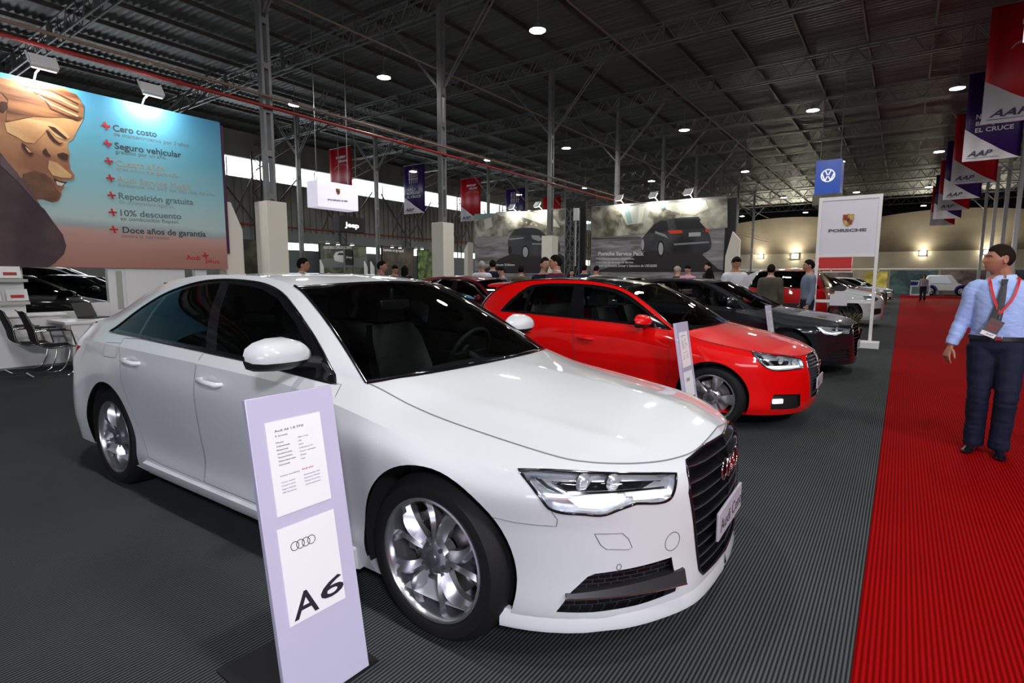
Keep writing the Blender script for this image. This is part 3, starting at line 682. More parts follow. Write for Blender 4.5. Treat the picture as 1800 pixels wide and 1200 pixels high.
def finish_car(S, mat, root, gap=M_GAP, detail=2, trim_chrome=False, roofmat=None):
    bm, inf = car_shell(S); bvh = BVHTree.FromBMesh(bm); S['_bvh'] = bvh; Ns = (0, -1, 0)
    # openings -------------------------------------------------
    for ax in (0, -S['wb']): cut(bm, arch_poly(ax, S['arch_z'], S['arch_r'], .1), Ns, 7, {0})
    dlo = smooth_poly(SV(S['dlo']), 70, S['dlo_c'])
    cut(bm, dlo, Ns, 10, {5, 0}, .02)
    for i, (nm, P) in enumerate(S['panes']): cut(bm, SV(P), Ns, 11 + i, {10}, .02)
    for i, P in enumerate(S['doors']): cut(bm, SV(P), Ns, 21 + i, {0, 5})
    hN = S.get('hN', (.6, -.78, .2))
    if 'hl' in S: cut(bm, smooth_poly(S['hl'], 60, S['hl_c']), hN, 31, {0, 1})
    if 'grille' in S: cut(bm, [(1, -y, z) for y, z in S['grille']], (1, 0, 0), 32, {0, 1})
    iN = S.get('iN', (.7, -.7, .05))
    if 'intake' in S: cut(bm, S['intake'], iN, 33, {0})
    if 'tail' in S: cut(bm, S['tail'], (-.6, -.8, .1), 34, {0, 6})
    # panels ---------------------------------------------------
    bt = {0, 5, 6} | (set() if roofmat else {3})
    mesh_obj('body_shell', pick(bm, bt), mat, root, 30)
    if roofmat: mesh_obj('roof_panel', pick(bm, {3}), roofmat, root, 35)
    mesh_obj('hood', pick(bm, {1}), mat, root, 35)
    mesh_obj('windshield', pick(bm, {2}), M_GLASS, root, 60); mesh_obj('rear_window', pick(bm, {4}), S.get('rglass', M_GLASS), root, 60)
    def side(s):
        k = 'R' if s < 0 else 'L'
        for i in range(len(S['doors'])):
            d = mesh_obj('door', pick(bm, {21 + i}, k), mat, root, 30)
            hx_, hz, hl_ = S['handles'][i]; q = ray_on(bvh, (hx_, 0, hz), Ns, 0) or Vector((hx_, -.93, hz)); y = q.y
            b = B(); b.tube([sy((hx_ - hl_ / 2, y + .01, hz + .004), s), sy((hx_ - hl_ / 2 + .012, y - .026, hz + .004), s), sy((hx_, y - .036, hz), s), sy((hx_ + hl_ / 2 - .015, y - .028, hz - .005), s), sy((hx_ + hl_ / 2, y + .01, hz - .006), s)], [.012, .014, .015, .015, .012], 10)
            b.obj('door_handle', mat, d, 60)
            b = B(); b.lathe([(0, .002), (.05, .0025), (.06, .005)], 20, 'y', c=(0, 0, 0)); o = b.obj('handle_recess', mat, d, 50)
            o.scale = (1.1, 1, .62); o.location = (hx_, (y - .001) * (1 if s < 0 else -1), hz - .002); o.rotation_euler = (0, 0, 0 if s < 0 else PI)
        o = mesh_obj('window_trim', pick(bm, {10}, k), M_GLOSSBLK, root, 30)
        for i, (nm, P) in enumerate(S['panes']): mesh_obj('side_window', pick(bm, {11 + i}, k), S.get('sglass', M_GLASS), root, 60)
        b = B(); line_on(b, bvh, dlo, Ns, .007 if not trim_chrome else .006, .001, s, True, .02, 6); b.obj('window_seal', M_CHROME if trim_chrome else M_GLOSSBLK, root, 60)
    both(side)
    # glass borders, gaps
    for c, r in ((inf['cowl'], .014), (inf['head'], .010), (inf['rtop'], .010), (inf['rbase'], .010)):
        q = [sy(Vector(p) + Vector((0, 0, .001)), 1) for p in c][::-1] + [sy(Vector(p) + Vector((0, 0, .001)), -1) for p in c][1:]; B().tube(q, r, 6).obj('glass_seal', M_GLOSSBLK, root, 60)
    for s in (-1, 1):
        b = B(); b.tube([sy(Vector(p), s) for p in (inf['arc'] if roofmat else inf['arc'][:inf['nA'] + 2])], .008, 6)
        b.obj('pillar_seal', M_GLOSSBLK, root, 60)
    b = B()
    for s in (-1, 1):
        for P in S['doors']: line_on(b, bvh, SV(P), Ns, .0028, -.0008, s, True, .03, 4)
        for N, P in S.get('gaps', []): line_on(b, bvh, P, N, .0024, -.0006, s, False, .02, 4)
        tp = inf['top'][:inf['kA'] + 1]; b.tube([sy(Vector(p), s) for p in tp], .0035, 4)
    b.obj('panel_gap', gap, root, 60)
    add_wheels(root, S, detail < 1); cabin(root, S)
    b = B(); b.b2((-S['wb'] + .45, -S['track'] + .06, .17), (-.45, S['track'] - .06, .24)); b.b2((-.42, -.55, .20), (.45, .55, .5)); b.b2((-S['wb'] - .60, -.55, .26), (-S['wb'] + .42, .55, .5)); b.b2((-.40, -.55, .45), (.38, .55, .62)); b.obj('underbody', M_WELL, root)
    # headlights -----------------------------------------------
    if 'hl' in S:
        hp = smooth_poly(S['hl'], 60, S['hl_c'])
        def lamp(s):
            l = mesh_obj('headlight', pick(bm, {31}, 'R' if s < 0 else 'L'), M_LENS, root, 60)
            h = recess(bm, {31}, .045, hN)
            if s > 0:
                for v in h.verts: v.co.y = -v.co.y
            bmobj('lamp_housing', h, S.get('hl_house', M_REFL), l)
            for nm, mt, off, P in S.get('hl_parts', []):
                p = patch_mesh(bvh, P, hN, off, .02); r = bmesh.ops.extrude_face_region(p, geom=p.faces[:]); Nv = Vector(hN).normalized()
                for v in r['geom']:
                    if isinstance(v, bmesh.types.BMVert): v.co += Nv * .004
                if s > 0:
                    for v in p.verts: v.co.y = -v.co.y
                bmesh.ops.recalc_face_normals(p, faces=p.faces[:])
                bmobj(nm, p, mt, l)
            for c in S.get('hl_proj', []):
                q = ray_on(bvh, c, hN, -.022); d = Vector((1, -.25, 0)).normalized(); b = B(); b.lathe([(.0, .012), (.018, .010), (.028, 0), (.034, .004), (.036, -.01)], 20, 'x')
                o = b.obj('projector', M_REFL, l, 40); o.location = sy(q, s); o.rotation_euler = (0, 0, math.atan2(d.y if s < 0 else -d.y, d.x))
            b = B(); line_on(b, bvh, hp, hN, .0055, .0, s, True, .02, 6); b.obj('lamp_seal', M_GLOSSBLK, l, 60)
        both(lamp)
    # grille ---------------------------------------------------
    if 'grille' in S:
        h = recess(bm, {32}, S.get('gdepth', .05), (1, 0, 0), 1.0); h = mirror_bm(h); g = bmobj('grille', h, M_MESH, root)
        G = S['grille']
        def hw(z):
            w = 0
            for a, b_ in zip(G, G[1:]):
                if min(a[1], b_[1]) <= z <= max(a[1], b_[1]) and a[1] != b_[1]: t = (z - a[1]) / (b_[1] - a[1]); w = max(w, a[0] + (b_[0] - a[0]) * t)
            return w
        b = B(); e = B()
        for z in S['slats']:
            w = hw(z) - .006
            if w < .1: continue
            ys = np.linspace(-w, w, 25); rows = []; pe = []
            for y in ys:
                q = ray_on(bvh, (0, -abs(y), z), (1, 0, 0)) or Vector((.9, 0, z)); x = q.x - .004
                rows.append([(x, y, z + .004), (x - .003, y, z - .010), (x - .045, y, z - .016), (x - .045, y, z + .016)]); pe.append((x + .001, y, z - .003))
            b.grid(rows, wrap=True); e.tube(pe, .0022, 5)
        b.obj('grille_slat', S.get('slatmat', M_GLOSSBLK), g, 30); e.obj('slat_edge', S.get('edgemat', M_HC), g, 60)
        b = B()
        for s in (-1, 1): line_on(b, bvh, [(1, -y, z) for y, z in G], (1, 0, 0), S.get('gframe_r', .006), .001, s, False, .02, 8)
        b.obj('grille_frame', S.get('gframe', M_GLOSSBLK), g, 60)
        ez, er = S['emblem']; b = B()
        for k in (-1.5, -.5, .5, 1.5):
            cy = k * er * 1.45; q = ray_on(bvh, (0, -abs(cy), ez), (1, 0, 0)) or Vector((.9, 0, ez))
            b.tube([(q.x + .006 + .002 * (k % 2), cy + er * math.cos(t), ez + er * math.sin(t)) for t in np.linspace(0, 2 * PI, 33)[:-1]], er * .13, 8, closed=True)
        b.obj('rings_emblem', M_CHROME, g, 60)
        if 'plate' in S:
            px_, pz, pw, ph = S['plate']; p = B().box((px_, 0, pz), (.012, pw, ph)).obj('number_plate', M_PLATE, root, bevel=.003)
            plane_text('plate_text', S.get('plate_txt', 'Audi'), .075, M_INK, p, frame((px_ + .0065, -.18, pz - .03), (0, 1, 0), (0, 0, 1)), .0005, sx=1.2)
    if 'intake' in S:
        def intk(s):
            h = recess(bm, {33}, .03, iN, 1.0)
            if s > 0:
                for v in h.verts: v.co.y = -v.co.y
            o = bmobj('air_intake', h, S.get('imat', M_HONEY), root)
            if 'blade' in S:
                a, c, e_ = [ray_on(bvh, p, iN, .004) or Vector(p) for p in S['blade']]; n = Vector(iN).normalized(); rows = []; pe = []
                for t in np.linspace(0, 1, 9):
                    p = ((1 - t) ** 2) * a + 2 * t * (1 - t) * c + t * t * e_; hh = .012 + .034 * t; d = n * (.012 + .02 * t)
                    rows.append([sy(p + d + Vector((0, 0, 0)), s), sy(p + d * .4 + Vector((0, 0, hh)), s), sy(p - n * .03 + Vector((0, 0, hh)), s), sy(p - n * .03, s)]); pe.append(sy(p + d * 1.05 + Vector((0, 0, -.002)), s))
                b = B().grid(rows, wrap=True); b.add(rows[0], [(0, 1, 2, 3)]); b.add(rows[-1], [(3, 2, 1, 0)]); b.obj('winglet', M_BLKPL, o, 40)
                B().tube(pe, .003, 6).obj('chrome_strip', M_CHROME, o, 60)
            for q in S.get('fogs', []):
                c = ray_on(bvh, q, iN, -.012); b = B(); b.box((0, 0, 0), (.02, .11, .045)); f = b.obj('fog_light', M_LED, o, bevel=.008); f.location = sy(c, s); f.rotation_euler = (0, 0, -.75 if s < 0 else .75)
            for z0, P in S.get('istrips', []):
                b = B(); line_on(b, bvh, P, iN, .006, .004, s); b.obj('chrome_strip', M_CHROME, o, 60)
        both(intk)
    # mirrors --------------------------------------------------
    mx, my, mz = S['mirror']; k = S.get('mirror_s', 1)
    def mir(s):
        r = bpy.data.objects.new('side_mirror', None); C.objects.link(r); r.parent = root; r.location = sy((mx, my, mz), s)
        prof = [(-.155, .010, .018), (-.145, .045, .05), (-.11, .075, .072), (-.05, .092, .084), (.03, .095, .085), (.09, .082, .07), (.13, .055, .045), (.148, .02, .02)]
        up = B(); lo = B(); ru = []; rl = []
        for (yy, fx, hz) in prof:
            A_ = []; Bb = []; cz = .010 * (1 - (yy / .15) ** 2) - .03 * max(0, yy) 
            for j in range(9):
                a = PI * j / 8; A_.append(Vector((-.055 + (fx * 1.35) * math.sin(a) ** .8, yy * s * -1, cz + hz * math.cos(a) * (.85 if a < PI / 2 else .9))) * k)
            ru.append(A_[:6]); rl.append(A_[5:])
        up.grid(ru); lo.grid(rl)
        up.obj('mirror_cap', mat, r, 60); 
        bk = [A__[0] for A__ in ru] + [A__[-1] for A__ in rl][::-1]; lo.add(bk, [tuple(range(len(bk)))]); lo.obj('mirror_base', M_BLKPL, r, 40)
        b = B(); b.tube([Vector((-.02, .10 * -s * -1 * -1, -.035)) * k, Vector((.0, (.21) * -s * -1 * -1, -.06)) * k], [.028 * k, .035 * k], 8); b.obj('mirror_arm', M_BLKPL, r, 40)
    both(mir)
    return bm, bvh, inf
# ------------------------------------------------------------------ the white saloon
A6 = dict(pos=(-1.451, 2.363, .026), g=.032, x_fc=-.1, x_rc=-3.1, wb=2.912, wheel=(.339, .247, .235, 'ten'), track=.905, arch_r=.372, arch_z=.355, zbelt=1.0, cab_w=.72,
  front_cols=[(0, 0), (.2, .012), (.38, .04), (.55, .115), (.70, .215), (.82, .335), (.905, .475), (.965, .67)],
  side_x=[.02, -.25, -.5, -.85, -1.3, -1.8, -2.3, -2.7, -2.95, -3.25, -3.5],
  rear_cols=[(.965, .44), (.915, .30), (.82, .175), (.64, .08), (.36, .02), (0, 0)],
  i_corner=5, i_A=10, i_C=18, i_rcorner=21,
  levels=[
   dict(xf=.76, xr=-3.86, w=[(.5, .78), (-3, .76)], zf=[(0, .19), (1, .19)], z=[(.5, .19), (-1, .20), (-3.5, .24)], zr=[(0, .26), (1, .24)]),
   dict(xf=.895, xr=-3.93, w=[(.3, .90), (-.6, .885), (-2.2, .885), (-2.9, .90)], zf=[(0, .155), (.55, .165), (1, .165)], z=[(.5, .165), (-.5, .175), (-2.4, .175), (-2.9, .21), (-3.5, .24)], zr=[(0, .26), (1, .24)], crease=1),
   dict(xf=.90, xr=-3.98, kx=1.0, w=[(.3, .915), (-.6, .915), (-2.2, .915), (-2.9, .915)], zf=[(0, .22), (1, .23)], z=[(.5, .23), (-.5, .27), (-2.4, .27), (-3.5, .32)], zr=[(0, .36), (1, .34)]),
   dict(xf=.90, xr=-4.0, kx=.98, w=[(.3, .93), (-.6, .905), (-2.2, .905), (-2.9, .935)], zf=[(0, .36), (1, .38)], z=[(.5, .38), (-.5, .40), (-2.4, .40), (-3.5, .45)], zr=[(0, .48), (1, .48)]),
   dict(xf=.905, xr=-4.01, w=[(.3, .937), (-.6, .93), (-2.2, .93), (-2.9, .937), (-3.5, .93)], zf=[(0, .52), (1, .55)], z=[(.3, .55), (-.5, .60), (-2.4, .62), (-3.5, .66)], zr=[(0, .66), (1, .68)]),
   dict(xf=.898, xr=-3.99, kx=.92, w=[(.3, .925), (-.1, .935), (-.6, .937), (-2.2, .937), (-2.9, .935), (-3.5, .90)], zf=[(0, .66), (.6, .655), (1, .685)], z=[(.2, .69), (0, .73), (-.5, .77), (-1, .79), (-2.4, .82), (-3.5, .82)], zr=[(0, .84), (1, .83)]),
   dict(xf=.88, xr=-3.97, kx=.80, w=[(.3, .83), (0, .865), (-.5, .905), (-1, .915), (-2.2, .915), (-2.9, .905), (-3.4, .86), (-3.6, .83)], zf=[(0, .745), (.6, .71), (.9, .735), (1, .76)], z=[(.1, .775), (-.1, .80), (-.5, .88), (-.8, .93), (-1.5, .957), (-2.4, .975), (-3.2, .985), (-3.6, .96)], zr=[(0, .96), (1, .96)], crease=1),
   dict(xf=.845, xr=-3.93, kx=.62, w=[(.3, .715), (0, .735), (-.3, .735), (-.5, .765), (-.85, .84), (-1.5, .86), (-2.4, .855), (-2.9, .82), (-3.3, .775), (-3.6, .745)], zf=[(0, .80), (.5, .755), (.9, .775), (1, .80)], z=[(.1, .832), (-.2, .875), (-.5, .965), (-.85, 1.0), (-1.5, 1.022), (-2.4, 1.045), (-3.2, 1.085), (-3.6, 1.085)], zr=[(0, 1.10), (1, 1.08)]),
  ],
  cowl=[(-.27, 0, 1.0), (-.29, -.3, .998), (-.36, -.55, .988), (-.5, -.765, .965)],
  hood_c=[(.845, 0, .80), (.70, 0, .868), (.4, 0, .925), (0, 0, .972), (-.27, 0, 1.0)],
  arc=[(-.5, -.765, .965), (-.74, -.70, 1.12), (-1.0, -.635, 1.268), (-1.24, -.585, 1.378), (-1.55, -.56, 1.43), (-2.0, -.552, 1.447), (-2.45, -.555, 1.434), (-2.8, -.57, 1.382), (-3.1, -.60, 1.285), (-3.32, -.65, 1.18), (-3.5, -.745, 1.075)],
  i_head=3, i_rtop=7,
  header=[(-1.12, 0, 1.405), (-1.14, -.3, 1.397), (-1.24, -.585, 1.378)],
  wind_c=[(-.27, 0, 1.0), (-.7, 0, 1.215), (-1.12, 0, 1.405)],
  roof_c=[(-1.12, 0, 1.405), (-1.5, 0, 1.452), (-2.0, 0, 1.462), (-2.4, 0, 1.448), (-2.76, 0, 1.402)],
  rtop=[(-2.76, 0, 1.402), (-2.77, -.3, 1.400), (-2.8, -.57, 1.382)],
  rear_c=[(-2.76, 0, 1.402), (-3.1, 0, 1.295), (-3.4, 0, 1.175), (-3.6, 0, 1.105)],
  rbase=[(-3.6, 0, 1.105), (-3.58, -.4, 1.10), (-3.5, -.745, 1.075)],
  trunk_c=[(-3.6, 0, 1.105), (-3.8, 0, 1.105), (-3.93, 0, 1.10)],
  hood_bump=lambda s, t: .010 * math.exp(-((t - (.66 + .18 * s)) / .07) ** 2) * min(1, s * 6) * (1 - s * .6),
  dlo=[(-.625, .955), (-.82, 1.093), (-1.056, 1.226), (-1.311, 1.345), (-1.52, 1.393), (-1.75, 1.412), (-2.03, 1.416), (-2.27, 1.397), (-2.45, 1.36), (-2.61, 1.31), (-2.78, 1.22), (-2.96, 1.105), (-3.05, 1.052), (-2.53, 1.046), (-1.87, 1.026), (-1.31, 1.008), (-.96, .988)], dlo_c=(0, 12),
  panes=[('f', [(-.83, 1.005), (-.90, 1.098), (-1.08, 1.205), (-1.32, 1.318), (-1.52, 1.366), (-1.72, 1.386), (-1.885, 1.392), (-1.60, 1.036), (-1.31, 1.026)]),
         ('r', [(-1.985, 1.394), (-2.10, 1.388), (-2.27, 1.372), (-2.42, 1.342), (-2.53, 1.308), (-2.54, 1.062), (-2.2, 1.055), (-1.715, 1.043)]),
         ('q', [(-2.565, 1.30), (-2.66, 1.265), (-2.78, 1.195), (-2.97, 1.075), (-2.575, 1.062)])],
  doors=[[(-.60, .955), (-.555, .88), (-.53, .70), (-.535, .45), (-.56, .30), (-1.1, .285), (-1.69, .285), (-1.685, .60), (-1.70, .85), (-1.70, 1.015), (-1.3, 1.003), (-.96, .984)],
         [(-1.708, 1.018), (-1.708, .85), (-1.693, .60), (-1.698, .285), (-2.2, .287), (-2.38, .30), (-2.455, .42), (-2.53, .59), (-2.63, .76), (-2.66, .90), (-2.735, 1.03), (-2.5, 1.038), (-2.1, 1.028)]],
  handles=[(-1.53, .880, .21), (-2.48, .905, .21)],
  hl=[(.36, -.83, .757), (.452, -.777, .758), (.603, -.68, .750), (.709, -.57, .736), (.808, -.44, .717), (.812, -.462, .68), (.806, -.492, .64), (.797, -.509, .633), (.724, -.624, .646), (.685, -.673, .633), (.643, -.716, .617), (.591, -.763, .624), (.513, -.817, .634), (.49, -.831, .645), (.456, -.845, .688), (.40, -.841, .735)], hl_c=(0, 4, 8, 11),
  hl_parts=[('dark_bezel', M_GLOSSBLK, -.026, [(.454, -.801, .745), (.779, -.49, .714), (.741, -.578, .693), (.604, -.736, .706), (.541, -.784, .707), (.513, -.794, .719)]),
            ('light_bar', M_LED, -.020, [(.548, -.796, .676), (.609, -.745, .685), (.695, -.65, .686), (.707, -.645, .660), (.682, -.677, .643), (.641, -.719, .630), (.577, -.775, .641)]),
            ('light_bar', M_LED, -.020, [(.718, -.621, .683), (.801, -.489, .672), (.80, -.501, .645), (.794, -.513, .641), (.725, -.622, .652)]),
            ('light_strip', M_CHROME, -.014, [(.401, -.822, .750), (.472, -.822, .716), (.524, -.805, .695), (.607, -.742, .695), (.793, -.502, .679), (.793, -.500, .686), (.607, -.740, .702), (.528, -.803, .703), (.478, -.820, .725), (.425, -.815, .751)])],
  hl_proj=[(.664, -.654, .727), (.58, -.731, .735)],
  grille=[(0, .768), (.2, .765), (.345, .742), (.385, .712), (.402, .64), (.352, .45), (.308, .30), (.275, .268), (0, .262)], slats=[.725, .672, .619, .565, .51, .455, .40, .35, .305], emblem=(.652, .042), plate=(.912, .442, .42, .118), plate_txt='Audi Center',
  intake=[(.504, -.795, .246), (.548, -.767, .325), (.595, -.734, .382), (.616, -.716, .392), (.729, -.593, .398), (.806, -.462, .402), (.812, -.452, .357), (.823, -.43, .288), (.821, -.441, .258), (.731, -.587, .247), (.61, -.717, .243)],
  blade=[(.53, -.777, .308), (.70, -.63, .296), (.835, -.41, .300)],
  gaps=[((.6, -.78, .1), [(.30, -.90, .586), (.373, -.869, .578), (.508, -.81, .576), (.513, -.812, .603), (.497, -.828, .634)]),
        ((.7, -.7, .1), [(.616, -.729, .546), (.689, -.654, .538), (.705, -.634, .513), (.713, -.62, .478), (.704, -.63, .471), (.647, -.694, .483), (.632, -.71, .501), (.616, -.729, .546)]),
        ((1, -.3, .1), [(.811, -.469 + .036 * math.cos(t), .466 + .036 * math.sin(t)) for t in np.linspace(0, 2 * PI, 25)]),
        ((.8, -.6, .1), [(.679, -.654 + .011 * math.cos(t), .409 + .011 * math.sin(t)) for t in np.linspace(0, 2 * PI, 13)]),
        ((0, -1, 0), [(-2.735, -.9, 1.0), (-2.93, -.9, .99), (-2.95, -.9, .93), (-2.93, -.9, .90), (-2.74, -.9, .905), (-2.72, -.9, .93), (-2.735, -.9, 1.0)])],
  tail=[(-3.56, -.95, .93), (-3.68, -.90, .95), (-3.86, -.66, .93), (-3.88, -.64, .80), (-3.70, -.87, .78), (-3.59, -.95, .85)],
  mirror=(-.80, -.975, 1.085))
def build_a6():
    root = thing('car', 'white saloon car with black grille and silver ten-spoke wheels, nearest in the row', 'car', A6['pos'][:2] + (0,), A6['pos'][2])
    bm, bvh, inf = finish_car(A6, P_WHITE, root, M_GAPW)
    for s in (-1, 1):
        mesh_obj('tail_light', pick(bm, {34}, 'R' if s < 0 else 'L'), M_REDL, root, 40)
        b = B(); rows = []
        for x in np.linspace(-2.42, -.42, 12):
            e = max(0, (x + .75) / .33); k = .03 + .035 * e; rows.append([sy((x, -.885, .285), s), sy((x, -.925 - .012, .262), s), sy((x, -.932 - .02 * e, .235 - .04 * e), s), sy((x, -.90, .185 - .02 * e), s), sy((x, -.86, .19 - .02 * e), s)])
        b.grid(rows, wrap=True).add(rows[-1], [(0, 1, 2, 3, 4)]).add(rows[0], [(4, 3, 2, 1, 0)]); b.obj('side_skirt', P_WHITE, root, 35)
    # chin lip under the front bumper
    b = B(); rows = []
    for s in (-1, 1):
        rows = []
        for t in np.linspace(0, 1, 22):
            y = -.02 - .86 * t; q = ray_on(bvh, (0, y, .20), (1, 0, 0)) if t < .72 else None
            if q is None: q = ray_on(bvh, (.30 + .33 * (1 - t) / .28, 0, .20), (0, -1, 0)) or Vector((.35, y, .2))
            o = Vector((q.x + .25, q.y, 0)).normalized() * (.006 + .010 * t); z0 = .166 + .012 * (1 - t); k = Vector((q.x, q.y, 0)); rows.append([sy(p, s) for p in (k - o * 1.5 + Vector((0, 0, z0)), k + o + Vector((0, 0, z0)), k + o * 1.2 + Vector((0, 0, z0 + .016)), k + o * .1 + Vector((0, 0, z0 + .062)), k - o * 1.5 + Vector((0, 0, z0 + .062)))])
        b.grid(rows, wrap=True).add(rows[-1], [(0, 1, 2, 3, 4)])
    b.obj('front_lip', P_WHITE, root, 35)
    bm.free(); return root
